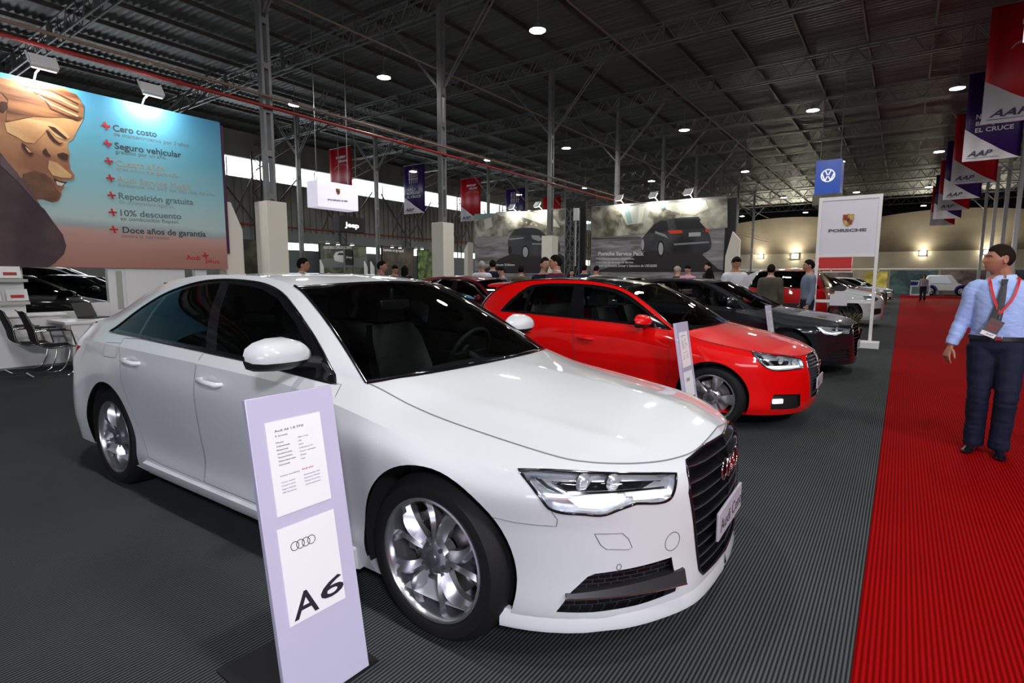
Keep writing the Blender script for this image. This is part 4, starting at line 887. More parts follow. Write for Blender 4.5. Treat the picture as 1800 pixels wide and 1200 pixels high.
# ------------------------------------------------------------------ the red hatchback
A1 = dict(pos=(-1.412, 6.086, 0), g=.035, x_fc=-.1, x_rc=-2.75, wb=2.469, wheel=(.303, .222, .205, 'five'), track=.838, arch_r=.338, arch_z=.318, zbelt=.95, cab_w=.66, spin=(18, 40),
  front_cols=[(0, 0), (.2, .012), (.38, .04), (.55, .10), (.70, .185), (.82, .29), (.905, .41), (.965, .58)],
  side_x=[.02, -.18, -.36, -.75, -1.1, -1.5, -1.9, -2.2, -2.47, -2.72, -2.88],
  rear_cols=[(.965, .20), (.90, .12), (.80, .065), (.62, .03), (.35, .01), (0, 0)],
  i_corner=5, i_A=10, i_C=18, i_rcorner=18,
  levels=[
   dict(xf=.68, xr=-3.02, w=[(.5, .72), (-3, .70)], zf=[(0, .19), (1, .19)], z=[(.5, .19), (-1, .20), (-3.5, .24)], zr=[(0, .26), (1, .24)]),
   dict(xf=.755, xr=-3.08, w=[(.3, .835), (-.6, .81), (-2.0, .81), (-2.5, .835)], zf=[(0, .17), (1, .17)], z=[(.5, .17), (-.5, .185), (-2.1, .185), (-2.5, .21), (-3.0, .24)], zr=[(0, .27), (1, .25)], crease=1),
   dict(xf=.785, xr=-3.12, w=[(.3, .852), (-.6, .845), (-2.0, .845), (-2.5, .855)], zf=[(0, .23), (1, .24)], z=[(.5, .24), (-.5, .28), (-2.1, .28), (-2.9, .32)], zr=[(0, .36), (1, .34)]),
   dict(xf=.80, xr=-3.14, w=[(.3, .866), (-.6, .842), (-2.0, .842), (-2.5, .868)], zf=[(0, .36), (1, .38)], z=[(.5, .38), (-.5, .40), (-2.1, .40), (-2.9, .45)], zr=[(0, .48), (1, .48)]),
   dict(xf=.805, xr=-3.15, w=[(.3, .872), (-.6, .866), (-2.0, .866), (-2.5, .872), (-2.9, .865)], zf=[(0, .50), (1, .52)], z=[(.3, .52), (-.5, .58), (-2.1, .60), (-2.9, .66)], zr=[(0, .64), (1, .66)]),
   dict(xf=.79, xr=-3.135, kx=.92, w=[(.3, .862), (-.1, .868), (-.6, .868), (-2.0, .868), (-2.5, .872), (-2.9, .845)], zf=[(0, .61), (.6, .62), (1, .65)], z=[(.2, .66), (0, .70), (-.5, .74), (-1, .76), (-2.2, .79), (-2.9, .80)], zr=[(0, .82), (1, .81)]),
   dict(xf=.765, xr=-3.11, kx=.82, w=[(.3, .80), (0, .83), (-.5, .85), (-1, .855), (-2.0, .852), (-2.5, .845), (-2.9, .80)], zf=[(0, .68), (.6, .67), (.9, .71), (1, .735)], z=[(.1, .76), (-.1, .79), (-.5, .85), (-.8, .875), (-1.5, .90), (-2.2, .92), (-2.9, .93)], zr=[(0, .93), (1, .93)], crease=1),
   dict(xf=.735, xr=-3.085, kx=.72, w=[(.3, .735), (0, .765), (-.3, .77), (-.36, .775), (-.75, .80), (-1.5, .81), (-2.2, .80), (-2.6, .765), (-2.9, .715)], zf=[(0, .725), (.5, .715), (.9, .755), (1, .775)], z=[(.1, .80), (-.2, .86), (-.36, .912), (-.75, .955), (-1.5, .985), (-2.2, 1.01), (-2.88, 1.03)], zr=[(0, 1.035), (1, 1.03)]),
  ],
  cowl=[(-.13, 0, .955), (-.15, -.3, .952), (-.22, -.55, .940), (-.36, -.775, .912)],
  hood_c=[(.735, 0, .725), (.60, 0, .80), (.35, 0, .868), (.10, 0, .918), (-.13, 0, .955)],
  arc=[(-.36, -.775, .912), (-.56, -.715, 1.06), (-.78, -.65, 1.205), (-1.02, -.59, 1.322), (-1.4, -.552, 1.395), (-1.85, -.54, 1.413), (-2.25, -.54, 1.400), (-2.55, -.55, 1.362), (-2.72, -.575, 1.295), (-2.85, -.63, 1.17), (-2.95, -.71, 1.03)],
  i_head=3, i_rtop=7,
  header=[(-.87, 0, 1.362), (-.91, -.3, 1.354), (-1.02, -.59, 1.322)],
  wind_c=[(-.13, 0, .955), (-.5, 0, 1.18), (-.87, 0, 1.362)],
  roof_c=[(-.87, 0, 1.362), (-1.35, 0, 1.422), (-1.8, 0, 1.443), (-2.3, 0, 1.425), (-2.90, 0, 1.365)],
  rtop=[(-2.90, 0, 1.365), (-2.86, -.3, 1.362), (-2.55, -.55, 1.362)],
  rear_c=[(-2.90, 0, 1.365), (-3.0, 0, 1.23), (-3.07, 0, 1.10), (-3.085, 0, 1.035)],
  rbase=[(-3.085, 0, 1.035), (-3.05, -.4, 1.035), (-2.88, -.71, 1.03)], trunk_c=[],
  hood_b=lambda t: t ** 2.4,
  dlo=[(-.42, .925), (-.60, 1.04), (-.78, 1.155), (-.96, 1.255), (-1.10, 1.305), (-1.32, 1.343), (-1.66, 1.362), (-2.05, 1.355), (-2.22, 1.330), (-2.33, 1.262), (-2.44, 1.15), (-2.545, 1.03), (-2.2, 1.024), (-1.6, 1.0), (-.9, .965)], dlo_c=(0, 11),
  panes=[('f', [(-.66, .975), (-.66, 1.055), (-.80, 1.14), (-.97, 1.228), (-1.12, 1.28), (-1.32, 1.318), (-1.49, 1.334), (-1.385, 1.008), (-1.1, .995)]),
         ('r', [(-1.63, 1.34), (-1.9, 1.342), (-2.06, 1.335), (-2.15, 1.318), (-2.16, 1.045), (-1.9, 1.035), (-1.56, 1.022)]),
         ('q', [(-2.20, 1.295), (-2.29, 1.24), (-2.40, 1.13), (-2.48, 1.05), (-2.20, 1.046)])],
  doors=[[(-.44, .905), (-.415, .80), (-.405, .65), (-.41, .50), (-.46, .27), (-1.0, .265), (-1.47, .268), (-1.46, .60), (-1.49, .85), (-1.50, .978), (-1.0, .955)],
         [(-1.508, .978), (-1.50, .85), (-1.47, .60), (-1.478, .268), (-1.9, .27), (-2.02, .30), (-2.08, .42), (-2.14, .56), (-2.22, .70), (-2.27, .82), (-2.30, 1.005), (-1.9, 1.0)]],
  handles=[(-1.33, .79, .19), (-2.13, .825, .19)], well_out=-.05,
  hl=[(.318, -.745, .766), (.49, -.675, .738), (.60, -.56, .722), (.700, -.415, .690), (.718, -.42, .62), (.706, -.465, .608), (.557, -.682, .601), (.507, -.726, .607), (.455, -.757, .628), (.395, -.785, .69)], hl_c=(0, 3, 5, 8), hN=(.6, -.78, .15), hl_house=M_REFL,
  hl_parts=[('dark_bezel', M_GLOSSBLK, -.026, [(.46, -.70, .70), (.62, -.54, .69), (.62, -.57, .655), (.52, -.69, .645)]),
            ('light_bar', M_LED, -.018, [(.47, -.74, .640), (.60, -.62, .642), (.70, -.46, .642), (.70, -.46, .622), (.56, -.67, .612), (.50, -.72, .616)]),
            ('light_strip', M_CHROME, -.012, [(.345, -.745, .752), (.365, -.75, .74), (.43, -.76, .67), (.47, -.745, .645), (.49, -.735, .655), (.44, -.74, .70), (.40, -.725, .738)])],
  hl_proj=[(.55, -.60, .685), (.65, -.47, .665)],
  grille=[(0, .720), (.22, .715), (.315, .690), (.352, .655), (.36, .60), (.315, .46), (.262, .33), (.24, .305), (0, .30)], slats=[.685, .655, .625, .595, .565, .535, .505, .475, .445, .415, .385, .355, .33], emblem=(.595, .036), gframe=M_CHROME, gframe_r=.006, slatmat=M_HC, edgemat=M_CHROME, plate=(.815, .44, .42, .11), plate_txt='A1',
  intake=[(.527, -.690, .378), (.62, -.58, .374), (.712, -.448, .365), (.712, -.420, .245), (.687, -.458, .226), (.60, -.58, .228), (.504, -.690, .234), (.508, -.70, .313)], imat=M_BLKPL, fogs=[(.56, -.65, .307)],
  gaps=[((0, -1, 0), [(-.40, -.9, .82), (-.25, -.9, .835), (-.1, -.9, .82), (.12, -.9, .80), (.31, -.9, .765)]), ((0, -1, 0), [(-.415, -.9, .80), (-.40, -.9, .86), (-.37, -.9, .90)])],
  tail=[(-2.86, -.9, .96), (-2.98, -.85, .98), (-3.07, -.66, .97), (-3.08, -.64, .78), (-2.95, -.83, .78), (-2.88, -.9, .86)],
  mirror=(-.655, -.90, 1.00), mirror_s=.92)
def build_a1():
    root = thing('car', 'red hatchback with a black roof between the white and the dark cars', 'car', A1['pos'][:2] + (0,), A1['pos'][2])
    bm, bvh, inf = finish_car(A1, P_RED, root, M_GAP, roofmat=M_GLOSSBLK)
    for s in (-1, 1): mesh_obj('tail_light', pick(bm, {34}, 'R' if s < 0 else 'L'), M_REDL, root, 40)
    b = B(); rows = []
    for y in np.linspace(-.56, .56, 11):
        k = (abs(y) / .56) ** 2; rows.append([(-2.62 + .06 * k, y, 1.395 - .03 * k), (-3.02 + .12 * k, y, 1.372 - .03 * k), (-3.03 + .12 * k, y, 1.35 - .03 * k), (-2.8 + .06 * k, y, 1.34 - .03 * k)])
    b.grid(rows, wrap=True).add(rows[0], [(0, 1, 2, 3)]).add(rows[-1], [(3, 2, 1, 0)]); b.obj('roof_spoiler', P_RED, root, 40)
    bm.free(); return root
# ------------------------------------------------------------------ the dark saloon (same family, a size smaller)
A4 = dict(A6); A4.update(pos=(-1.36, 9.9, 0), wheel=(.332, .24, .23, 'ten'), g=.045,
  hl_parts=[('dark_bezel', M_GLOSSBLK, -.026, [(.60, -.70, .725), (.74, -.53, .708), (.72, -.58, .690), (.60, -.72, .70)]),
            ('light_strip', M_LED, -.016, [(.40, -.830, .745), (.44, -.83, .70), (.50, -.815, .655), (.60, -.755, .635), (.72, -.62, .655), (.72, -.615, .672), (.60, -.75, .655), (.52, -.80, .675), (.46, -.81, .72), (.43, -.80, .748)])],
  hl_proj=[(.664, -.654, .712)], slatmat=M_GLOSSBLK, edgemat=M_CHROME, gframe=M_CHROME, plate_txt='A4', imat=M_BLKPL,
  istrips=[(0, [(.56, -.78, .345), (.70, -.60, .35), (.80, -.45, .352)]), (0, [(.55, -.78, .295), (.70, -.60, .297), (.81, -.44, .30)])])
A4.pop('blade')
def build_a4():
    root = thing('car', 'glossy dark grey saloon car with chrome window line beyond the red hatchback', 'car', A4['pos'][:2] + (0,), A4['pos'][2])
    bm, bvh, inf = finish_car(A4, P_DARK, root, M_GAP, trim_chrome=True); root.scale = (.965, .985, .980)
    for s in (-1, 1): mesh_obj('tail_light', pick(bm, {34}, 'R' if s < 0 else 'L'), M_REDL, root, 40)
    bm.free(); return root
# ------------------------------------------------------------------ measured points: a photo position carried onto a known plane of the hall
def _ray(px, py): return _fw + (px - 900) / 957.4 * _r - (py - 600) / 957.4 * _u
def onX(px, py, X): d = _ray(px, py); return Vector((0, 0, CAMH)) + d * (X / d.x)
def onY(px, py, Y): d = _ray(px, py); return Vector((0, 0, CAMH)) + d * (Y / d.y)
def onZ(px, py, Z): d = _ray(px, py); return Vector((0, 0, CAMH)) + d * ((Z - CAMH) / d.z)
def fit_text(name, s, a, b_, up, h, m, parent, off=0., shear=0., extr=.0006, lift=.0012):
    """lettering from a to b along the baseline, cap height h"""
    a, b_ = Vector(a), Vector(b_); o = plane_text(name, s, h / .69, m, parent, None, extr, off=off, shear=shear); xs = [v.co.x for v in o.data.vertices]
    w = max(xs) - min(xs); k = (b_ - a).length / max(w, 1e-6); o.data.transform(Matrix.Diagonal((k, 1, 1, 1)) @ Matrix.Translation((-min(xs), 0, 0)))
    f = frame(a, b_ - a, up); f.translation = a + Vector((f[0][2], f[1][2], f[2][2])) * lift; o.matrix_local = f; return o
def sheet(b, pts, n, t=.003, lift=0., mi=None):
    """flat printed shape of thickness t on a board with normal n"""
    n = Vector(n); P = [Vector(p) + n * lift for p in pts]; Q = [p + n * t for p in P]; k = len(P)
    b.add(P + Q, [tuple(range(k)), tuple(range(2 * k - 1, k - 1, -1))] + [(i, (i + 1) % k, k + (i + 1) % k, k + i) for i in range(k)], mi)
def printm(name, stops, axis=2, lo=0, hi=1, noise=.0, nscale=1., rough=.45):
    """printed colour bands along a world axis"""
    m = M(name, (.5, .5, .5), rough, spec=.35); nt = m.node_tree; b = nt.nodes['Principled BSDF']; g = nt.nodes.new('ShaderNodeNewGeometry'); sx = nt.nodes.new('ShaderNodeSeparateXYZ'); nt.links.new(g.outputs['Position'], sx.inputs[0])
    mr = nt.nodes.new('ShaderNodeMapRange'); mr.inputs[1].default_value = lo; mr.inputs[2].default_value = hi; nt.links.new(sx.outputs[axis], mr.inputs[0]); r = nt.nodes.new('ShaderNodeValToRGB'); src = mr.outputs[0]
    if noise:
        mp = nt.nodes.new('ShaderNodeMapping'); mp.inputs['Scale'].default_value = (1, .45, 2.5); n = nt.nodes.new('ShaderNodeTexNoise'); n.inputs['Scale'].default_value = nscale; n.inputs['Detail'].default_value = 5; nt.links.new(g.outputs['Position'], mp.inputs[0]); nt.links.new(mp.outputs[0], n.inputs[0])
        ma = nt.nodes.new('ShaderNodeMath'); ma.operation = 'MULTIPLY_ADD'; ma.inputs[1].default_value = noise; nt.links.new(n.outputs[0], ma.inputs[0]); nt.links.new(src, ma.inputs[2]); sb = nt.nodes.new('ShaderNodeMath'); sb.operation = 'SUBTRACT'; sb.inputs[1].default_value = noise * .5; nt.links.new(ma.outputs[0], sb.inputs[0]); src = sb.outputs[0]
    nt.links.new(src, r.inputs[0]); e = r.color_ramp.elements
    while len(e) < len(stops): e.new(.5)
    for k, (p, c) in enumerate(stops): e[k].position = p; e[k].color = (*c, 1)
    nt.links.new(r.outputs[0], b.inputs['Base Color']); return m
# ------------------------------------------------------------------ the dealer's stand on the left
BX = -11.35
bw = thing('stand_wall', 'white stand wall with window and shelf niche under the large billboard', 'wall unit', (BX, 0, 0))
def wb(name, y0, y1, z0, z1, m=M_WHITE, x0=-.12, x1=0.): return B().b2((x0, y0, z0), (x1, y1, z1)).obj(name, m, bw, bevel=.003)
wb('wall_panel', -1.5, 2.58, 0, 1.60); wb('wall_panel', 2.58, 3.24, 0, .84); wb('wall_panel', 3.24, 3.72, 0, .97); wb('wall_pillar', 3.72, 3.98, 0, 1.60); wb('wall_panel', 3.98, 4.98, 0, 1.6, x1=.02); wb('wall_pillar', 5.18, 5.4, 0, 1.6)
wb('louvre', 3.84, 3.93, .85, 1.52, M('louvre_grey', (.36, .38, .33), .5), x1=.012)
for s, (y0, y1, zt) in enumerate(((5.83, 5.95, 2.55), (5.98, 6.2, 2.62))):
    B().prism([(5.82, 0), (6.20, 0), (6.20, 2.40), (5.98, 2.95), (5.82, 2.95)], -.35 + s * .25, -.28 + s * .25, lambda a, b, h: (h, a, b)).obj('side_fin', M_CREAM, bw, bevel=.004)
# billboard
bb = thing('billboard', 'large billboard with a smiling couple against a blue sky and a list of seven offers', 'billboard', (0, 0, 0))
sky = printm('billboard_sky', [(0, (.36, .17, .13)), (.10, (.42, .22, .18)), (.20, (.50, .30, .25)), (.235, (.33, .36, .35)), (.28, (.43, .55, .52)), (.45, (.28, .52, .55)), (.72, (.12, .38, .50)), (1, (.055, .24, .40))], 2, 1.58, 4.47, .10, 1.1)
B().b2((BX, -1.6, 1.575), (BX + .08, 5.79, 4.47)).obj('board_face', sky, bb); B().b2((BX - .12, -1.6, 1.60), (BX - .01, 5.81, 4.45)).obj('board_frame', M_WHITE, bb); B().b2((BX - .1, 5.80, 1.9), (BX + .06, 5.86, 4.42)).obj('board_edge', M('plum', (.06, .01, .05), .5), bb)
NX = (1, 0, 0); FX = BX + .08
def pic(name, px, m, lift, par=bb):
    b = B(); sheet(b, [onX(x, y, FX) for x, y in px], NX, .002, lift); return b.obj(name, m, par, smooth=None)
sk = noisy(M('printed_skin', (.62, .33, .14), .5), 1.3, .55, (.26, .10, .05)); skl = noisy(M('printed_skin_light', (.78, .52, .25), .5), 1.5, .4, (.50, .24, .10)); hairp = noisy(M('printed_hair', (.34, .15, .06), .5), 2.5, .7, (.10, .035, .015), sc3=(1, .4, 6)); coat = noisy(M('printed_jacket', (.085, .045, .05), .5), 1.6, .6, (.028, .015, .02)); inkb = M('printed_dark', (.05, .015, .01), .5); wht = M('printed_white', (.72, .66, .55), .5)
E0 = onX(0, 130, FX)
pic('printed_woman', [(-70, 118), (0, 136), (70, 150), (110, 153), (138, 170), (147, 190), (145, 212), (134, 232), (128, 245), (120, 250), (118, 262), (108, 268), (90, 276), (76, 268), (70, 273), (60, 285), (48, 298), (36, 304), (18, 296), (0, 280), (-70, 260)], sk, .002)
pic('printed_cheek', [(8, 216), (48, 208), (88, 214), (112, 228), (122, 242), (114, 246), (98, 240), (84, 226), (72, 240), (60, 252), (44, 250), (28, 240), (12, 232)], skl, .005)
pic('printed_hair', [(-70, 118), (0, 136), (60, 148), (104, 152), (134, 166), (147, 186), (146, 206), (140, 212), (112, 206), (84, 206), (60, 204), (30, 210), (10, 214), (12, 196), (14, 176), (4, 164), (-70, 150)], hairp, .006)
for dy in (0, 9, 18, 27, 36): pic('printed_strand', [(40 + dy, 151 + dy * .55), (90, 158 + dy * .9), (138, 182 + dy * .8), (136, 184 + dy * .8), (88, 160 + dy * .9), (40 + dy, 153 + dy * .55)], skl if dy % 2 else inkb, .008)
pic('printed_eye', [(80, 228), (86, 231), (96, 244), (104, 251), (112, 251), (104, 255), (93, 249), (84, 238)], inkb, .008)
pic('printed_brow', [(84, 221), (96, 224), (110, 236), (118, 243), (114, 245), (104, 238), (92, 229)], inkb, .008)
pic('printed_mouth', [(38, 250), (46, 256), (56, 268), (60, 270), (54, 274), (46, 268), (38, 258)], inkb, .008); pic('printed_teeth', [(44, 257), (50, 262), (55, 268), (51, 268), (46, 262)], skl, .010)
pic('printed_nose', [(74, 266), (80, 260), (84, 268), (90, 275), (84, 275), (76, 271)], inkb, .009); pic('printed_ear', [(2, 178), (12, 180), (14, 190), (6, 198), (0, 194)], inkb, .008)
pic('printed_man', [(20, 296), (34, 298), (48, 290), (60, 276), (72, 262), (90, 270), (108, 262), (117, 250), (122, 268), (121, 282), (124, 298), (131, 308), (130, 315), (118, 317), (110, 318), (113, 328), (108, 336), (108, 344), (102, 354), (92, 356), (74, 350), (62, 352), (56, 360), (34, 340), (30, 320)], sk, .004)
pic('printed_stubble', [(40, 306), (60, 300), (80, 306), (92, 316), (98, 330), (106, 340), (104, 350), (92, 355), (74, 350), (60, 350), (44, 336), (36, 320)], noisy(M('printed_stubble', (.20, .085, .04), .5), 4, .6), .007)
pic('printed_cheek', [(86, 282), (100, 286), (112, 296), (126, 308), (124, 313), (108, 312), (92, 308), (84, 296)], skl, .008)
pic('printed_eye', [(100, 271), (110, 268), (120, 272), (118, 282), (108, 280), (102, 276)], inkb, .009); pic('printed_mouth', [(94, 312), (104, 318), (118, 320), (112, 325), (102, 322), (95, 318)], inkb, .010); pic('printed_teeth', [(98, 318), (106, 321), (113, 322), (108, 327), (100, 325)], wht, .011)
pic('printed_jacket', [(-70, 230), (0, 268), (14, 286), (32, 306), (34, 322), (52, 336), (58, 350), (78, 368), (92, 388), (110, 412), (116, 432), (112, 446), (96, 462), (84, 470), (-70, 470)], coat, .010)
pic('printed_fold', [(0, 272), (20, 292), (50, 330), (78, 372), (60, 352), (30, 318), (0, 290)], noisy(M('printed_jacket_light', (.15, .09, .10), .5), 3, .4), .013)
redt = M('offer_red', (.50, .01, .015), .5); dk = M('offer_dark', (.035, .05, .06), .5); lt_ = M('offer_pale', (.42, .36, .27), .5); gr_ = M('offer_grey', (.12, .17, .18), .5); gl = M('offer_light_grey', (.30, .34, .32), .5)
UPZ = (0, 0, 1)
def offer(s, a, b_, h, m, bold=0): return fit_text('offer_text', s, onX(*a, FX), onX(*b_, FX), UPZ, h, m, bb, bold)
for s, a, b_, h, m, o in [('Cero costo', (199, 230), (276, 241), .105, dk, .0025), ('de mantenimiento por 3 años.', (200, 238), (334, 259), .065, gr_, 0), ('Seguro vehicular', (202, 261), (319, 277), .105, dk, .0025), ('gratuito por un año.', (203, 269), (293, 280), .065, gr_, 0),
      ('Cuatro años', (204, 291), (289, 300), .105, lt_, 0), ('tres años de garantía.', (204, 298), (315, 312), .065, lt_, 0), ('Audi Service Mobil.', (206, 319), (337, 334), .105, lt_, 0), ('Asistencia vial 24/7 los 365 días del año.', (207, 327), (379, 345), .065, gl, 0),
      ('Reposición gratuita', (209, 349), (340, 360), .105, gr_, .002), ('de autopartes ligeras.', (209, 357), (307, 366), .065, gl, 0), ('10% descuento', (212, 379), (319, 385), .105, gr_, .0025), ('en combustible Repsol.', (212, 387), (315, 393), .065, gr_, 0),
      ('Doce años de garantía', (216, 409), (362, 416), .105, dk, .0025), ('contra la corrosión', (213, 417), (297, 421), .065, gr_, 0), ('Audi', (327, 456), (352, 457), .085, redt, .002), ('plus', (362, 461), (386, 463), .075, redt, .001)]: offer(s, a, b_, h, m, o)
for x, y in ((186, 221), (189, 252), (191, 283), (194, 313), (196, 343), (198, 373), (200, 403), (361, 449)):
    c = onX(x, y, FX); b = B(); b.box(c + Vector((.004, 0, 0)), (.006, .125, .026), Matrix.Rotation(.08, 3, 'X')).box(c + Vector((.0045, 0, 0)), (.0075, .026, .125), Matrix.Rotation(.25, 3, 'X')); b.obj('offer_plus_sign', redt, bb)
# flood lights leaning over a board; n = unit vector out of the board
def flood(x, y, z, nx, ny, label, power=60, group='flood lights over the billboards', s=1.):
    t = thing('flood_light', label, 'lamp', (x, y, z), math.atan2(ny, nx), group)
    b = B(); b.tube([(0, 0, 0), (.10, 0, .08), (.30, .04, .17)], .014 * s, 8); b.obj('lamp_arm', M_WHITE, t)
    R_ = Matrix.Rotation(-.62, 3, 'Y'); c = Vector((.34, .04, .20)); b = B(); b.box(c, (.07 * s, .34 * s, .24 * s), R_); b.obj('lamp_body', M_WHITE, t, bevel=.01)
    for q in (-1, 1): B().bar(c + R_ @ Vector((.0, .18 * q * s, -.06)), c + R_ @ Vector((.0, .18 * q * s, .17)), .02).obj('lamp_bracket', M_WHITE, t)
    B().box(c + R_ @ Vector((-.052 * s, 0, 0)), (.008, .30 * s, .22 * s), R_).obj('lamp_lens', M_FLOODL, t)
    l = area('flood_light_beam', tuple(c + R_ @ Vector((-.075, 0, 0))), .22 * s, power, (1, .98, .93), (0, 0, 0), .16 * s, parent=t); d = R_ @ Vector((-1, 0, 0)); l.rotation_euler = d.to_track_quat('-Z', 'Y').to_euler(); l['kind'] = 'helper'
    return t
M_FLOODL = M('flood_glass', (.8, .8, .78), .2, emit=(1, .98, .95), es=4)
flood(BX + .02, 2.95, 4.488, 1, 0, 'flood light over the left part of the couple billboard', 24); flood(BX + .02, 4.45, 4.488, 1, 0, 'flood light over the middle of the couple billboard', 24)
# shelves, brochures
def brochure(y, z, label, col):
    t = thing('brochure', label, 'brochure', (BX + .125, y, z), 0, 'brochures on the wall shelves'); R_ = Matrix.Rotation(-.35, 3, 'Y')
    B().box((0, 0, .10), (.008, .26, .19), R_).obj('cover', M('brochure_paper', (.62, .62, .60), .5), t); B().box(Vector((0, 0, .10)) + R_ @ Vector((.006, 0, -.025)), (.006, .16, .05), R_).obj('cover_car', M('brochure_car', col, .4), t, bevel=.012)
for z in (1.335, .985):
    tag(B().b2((BX, -1.4, z), (BX + .17, 2.60, z + .045)).obj('shelf', M('shelf_grey', (.40, .40, .38), .5), bevel=.004), 'light grey brochure shelf, %s of two on the left wall' % ('upper' if z > 1.1 else 'lower'), 'shelf', 'brochure shelves')
brochure(2.40, 1.385, 'brochure with a red car on the upper shelf', (.30, .02, .02)); brochure(2.46, 1.035, 'brochure with a red car on the lower shelf, nearest the window', (.42, .015, .015)); brochure(2.14, 1.035, 'brochure with a dark blue car on the lower shelf', (.03, .05, .12)); brochure(2.05, 1.385, 'brochure with a grey car on the upper shelf', (.15, .15, .16))
ct = thing('counter', 'long white counter along the left wall', 'counter', (0, 0, 0)); B().b2((-11.33, -1.4, .03), (-11.04, 2.95, .80)).obj('counter_front', M_WHITE, ct, bevel=.004); B().b2((-11.34, -1.4, .80), (-11.0, 3.0, .835)).obj('counter_top', M_WHITE, ct, bevel=.004); B().b2((-11.32, -1.4, 0), (-11.02, 2.95, .03)).obj('counter_plinth', M_STEEL, ct)
dt = thing('desk', 'white desk with a closed end panel before the stand window', 'desk', (0, 0, 0)); B().b2((-10.96, 2.72, .705), (-10.10, 4.05, .75)).obj('desk_top', M_WHITE, dt, bevel=.006); B().b2((-10.18, 2.80, 0), (-10.13, 4.02, .705)).obj('desk_end_panel', M_WHITE, dt, bevel=.004); B().b2((-10.9, 3.4, .3), (-10.18, 3.43, .705)).obj('modesty_panel', M_WHITE, dt)
# laptop, mouse, papers
lp = thing('laptop', 'open black laptop on the white desk', 'laptop', (-10.72, 3.28, .75), .5); B().box((0, 0, .012), (.26, .36, .02)).obj('keyboard_base', M_BLKPL, lp, bevel=.004); B().box((-.175, 0, .135), (.012, .36, .25), Matrix.Rotation(-.42, 3, 'Y')).obj('screen_lid', M_BLKPL, lp, bevel=.004)
tag(B().lathe([(0, .036), (.022, .032), (.032, .016), (.030, 0)], 20, 'z').obj('computer_mouse', M_BLKPL, loc=(-10.62, 3.62, .75)), 'black computer mouse beside the laptop', 'mouse')
tag(B().box((0, 0, .004), (.3, .21, .008)).obj('paper_sheet', M('paper', (.75, .75, .74), .6), loc=(-10.42, 3.45, .75), rot=(0, 0, .3)), 'white papers on the desk in front of the laptop', 'paper')
fo = thing('folder', 'red and white folder near the right end of the desk', 'folder', (-10.45, 3.86, .75), .2); B().box((0, 0, .008), (.24, .32, .015)).obj('folder_cover', M('folder_white', (.7, .7, .7), .5), fo); B().box((-.02, .05, .018), (.12, .2, .006)).obj('folder_flap', M('folder_red', (.45, .01, .02), .5), fo)
# cantilever chairs
M_MESHF = M('black_mesh_fabric', (.006, .006, .006), .85, spec=.2)
def chair_mk():
    t = thing('cantilever_chair', '', 'chair'); t['group'] = 'black cantilever chairs at the white desk'
    for s in (-1, 1): B().tube(crv(np.array([(-.28, s * .25, .92), (-.20, s * .26, .68), (-.16, s * .26, .47), (-.10, s * .26, .42), (.20, s * .26, .42), (.27, s * .26, .40), (.28, s * .26, .34), (.20, s * .26, .06), (.16, s * .26, .015), (-.25, s * .26, .012)]), 40), .010, 8).obj('chrome_frame', M_CHROME, t, 60)
    B().tube([(-.25, -.26, .012), (-.25, .26, .012)], .012, 8).obj('floor_bar', M_CHROME, t, 60)
    rows = [[(x, y, z - .012 * math.cos(y / .25 * PI / 2)) for y in np.linspace(-.245, .245, 9)] for x, z in ((.25, .425), (.1, .425), (-.08, .43), (-.15, .47), (-.19, .62), (-.24, .80), (-.285, .93), (-.31, .95))]
    o = B().grid(rows).obj('mesh_seat', M_MESHF, t, 60); md = o.modifiers.new('s', 'SOLIDIFY'); md.thickness = .012
    for s in (-1, 1): b = B(); b.tube([(-.19, s * .27, .66), (.02, s * .29, .665), (.20, s * .28, .655), (.25, s * .265, .43)], .012, 8); b.obj('armrest', M_CHROME if s > 0 else M_CHROME, t, 60); B().box((.03, s * .288, .678), (.22, .04, .018)).obj('arm_pad', M_BLKPL, t, bevel=.006)
    return t
ch0 = chair_mk(); ch0.location = (-10.08, 2.52, 0); ch0.rotation_euler = (0, 0, 1.5); ch0['label'] = 'black cantilever chair with chrome frame at the desk, nearer the white car'
dup(ch0, (-10.72, 2.42, 0), 1.53, 'black cantilever chair with chrome frame at the desk, nearer the counter')
dup(ch0, (-10.47, 4.42, 0), -1.6, 'black mesh chair behind the desk, its back just above the desk top'); dup(ch0, (-9.84, 4.55, 0), -1.65, 'black mesh chair behind the desk, partly hidden by the white car')
pr = thing('printer', 'black printer on a stand behind the desk', 'printer', (-11.1, 4.78, 0)); B().b2((-.2, -.22, 0), (.2, .25, .72)).obj('printer_stand', M_WHITE, pr); B().b2((-.2, -.2, .72), (.2, .22, 1.03)).obj('printer_body', M_BLKPL, pr, bevel=.02); B().b2((-.05, -.34, .92), (.2, -.2, .94)).obj('paper_tray', M_BLKPL, pr); B().b2((-.22, -.2, 1.035), (.2, .24, 1.06)).obj('scanner_lid', M_BLKPL, pr, bevel=.006)
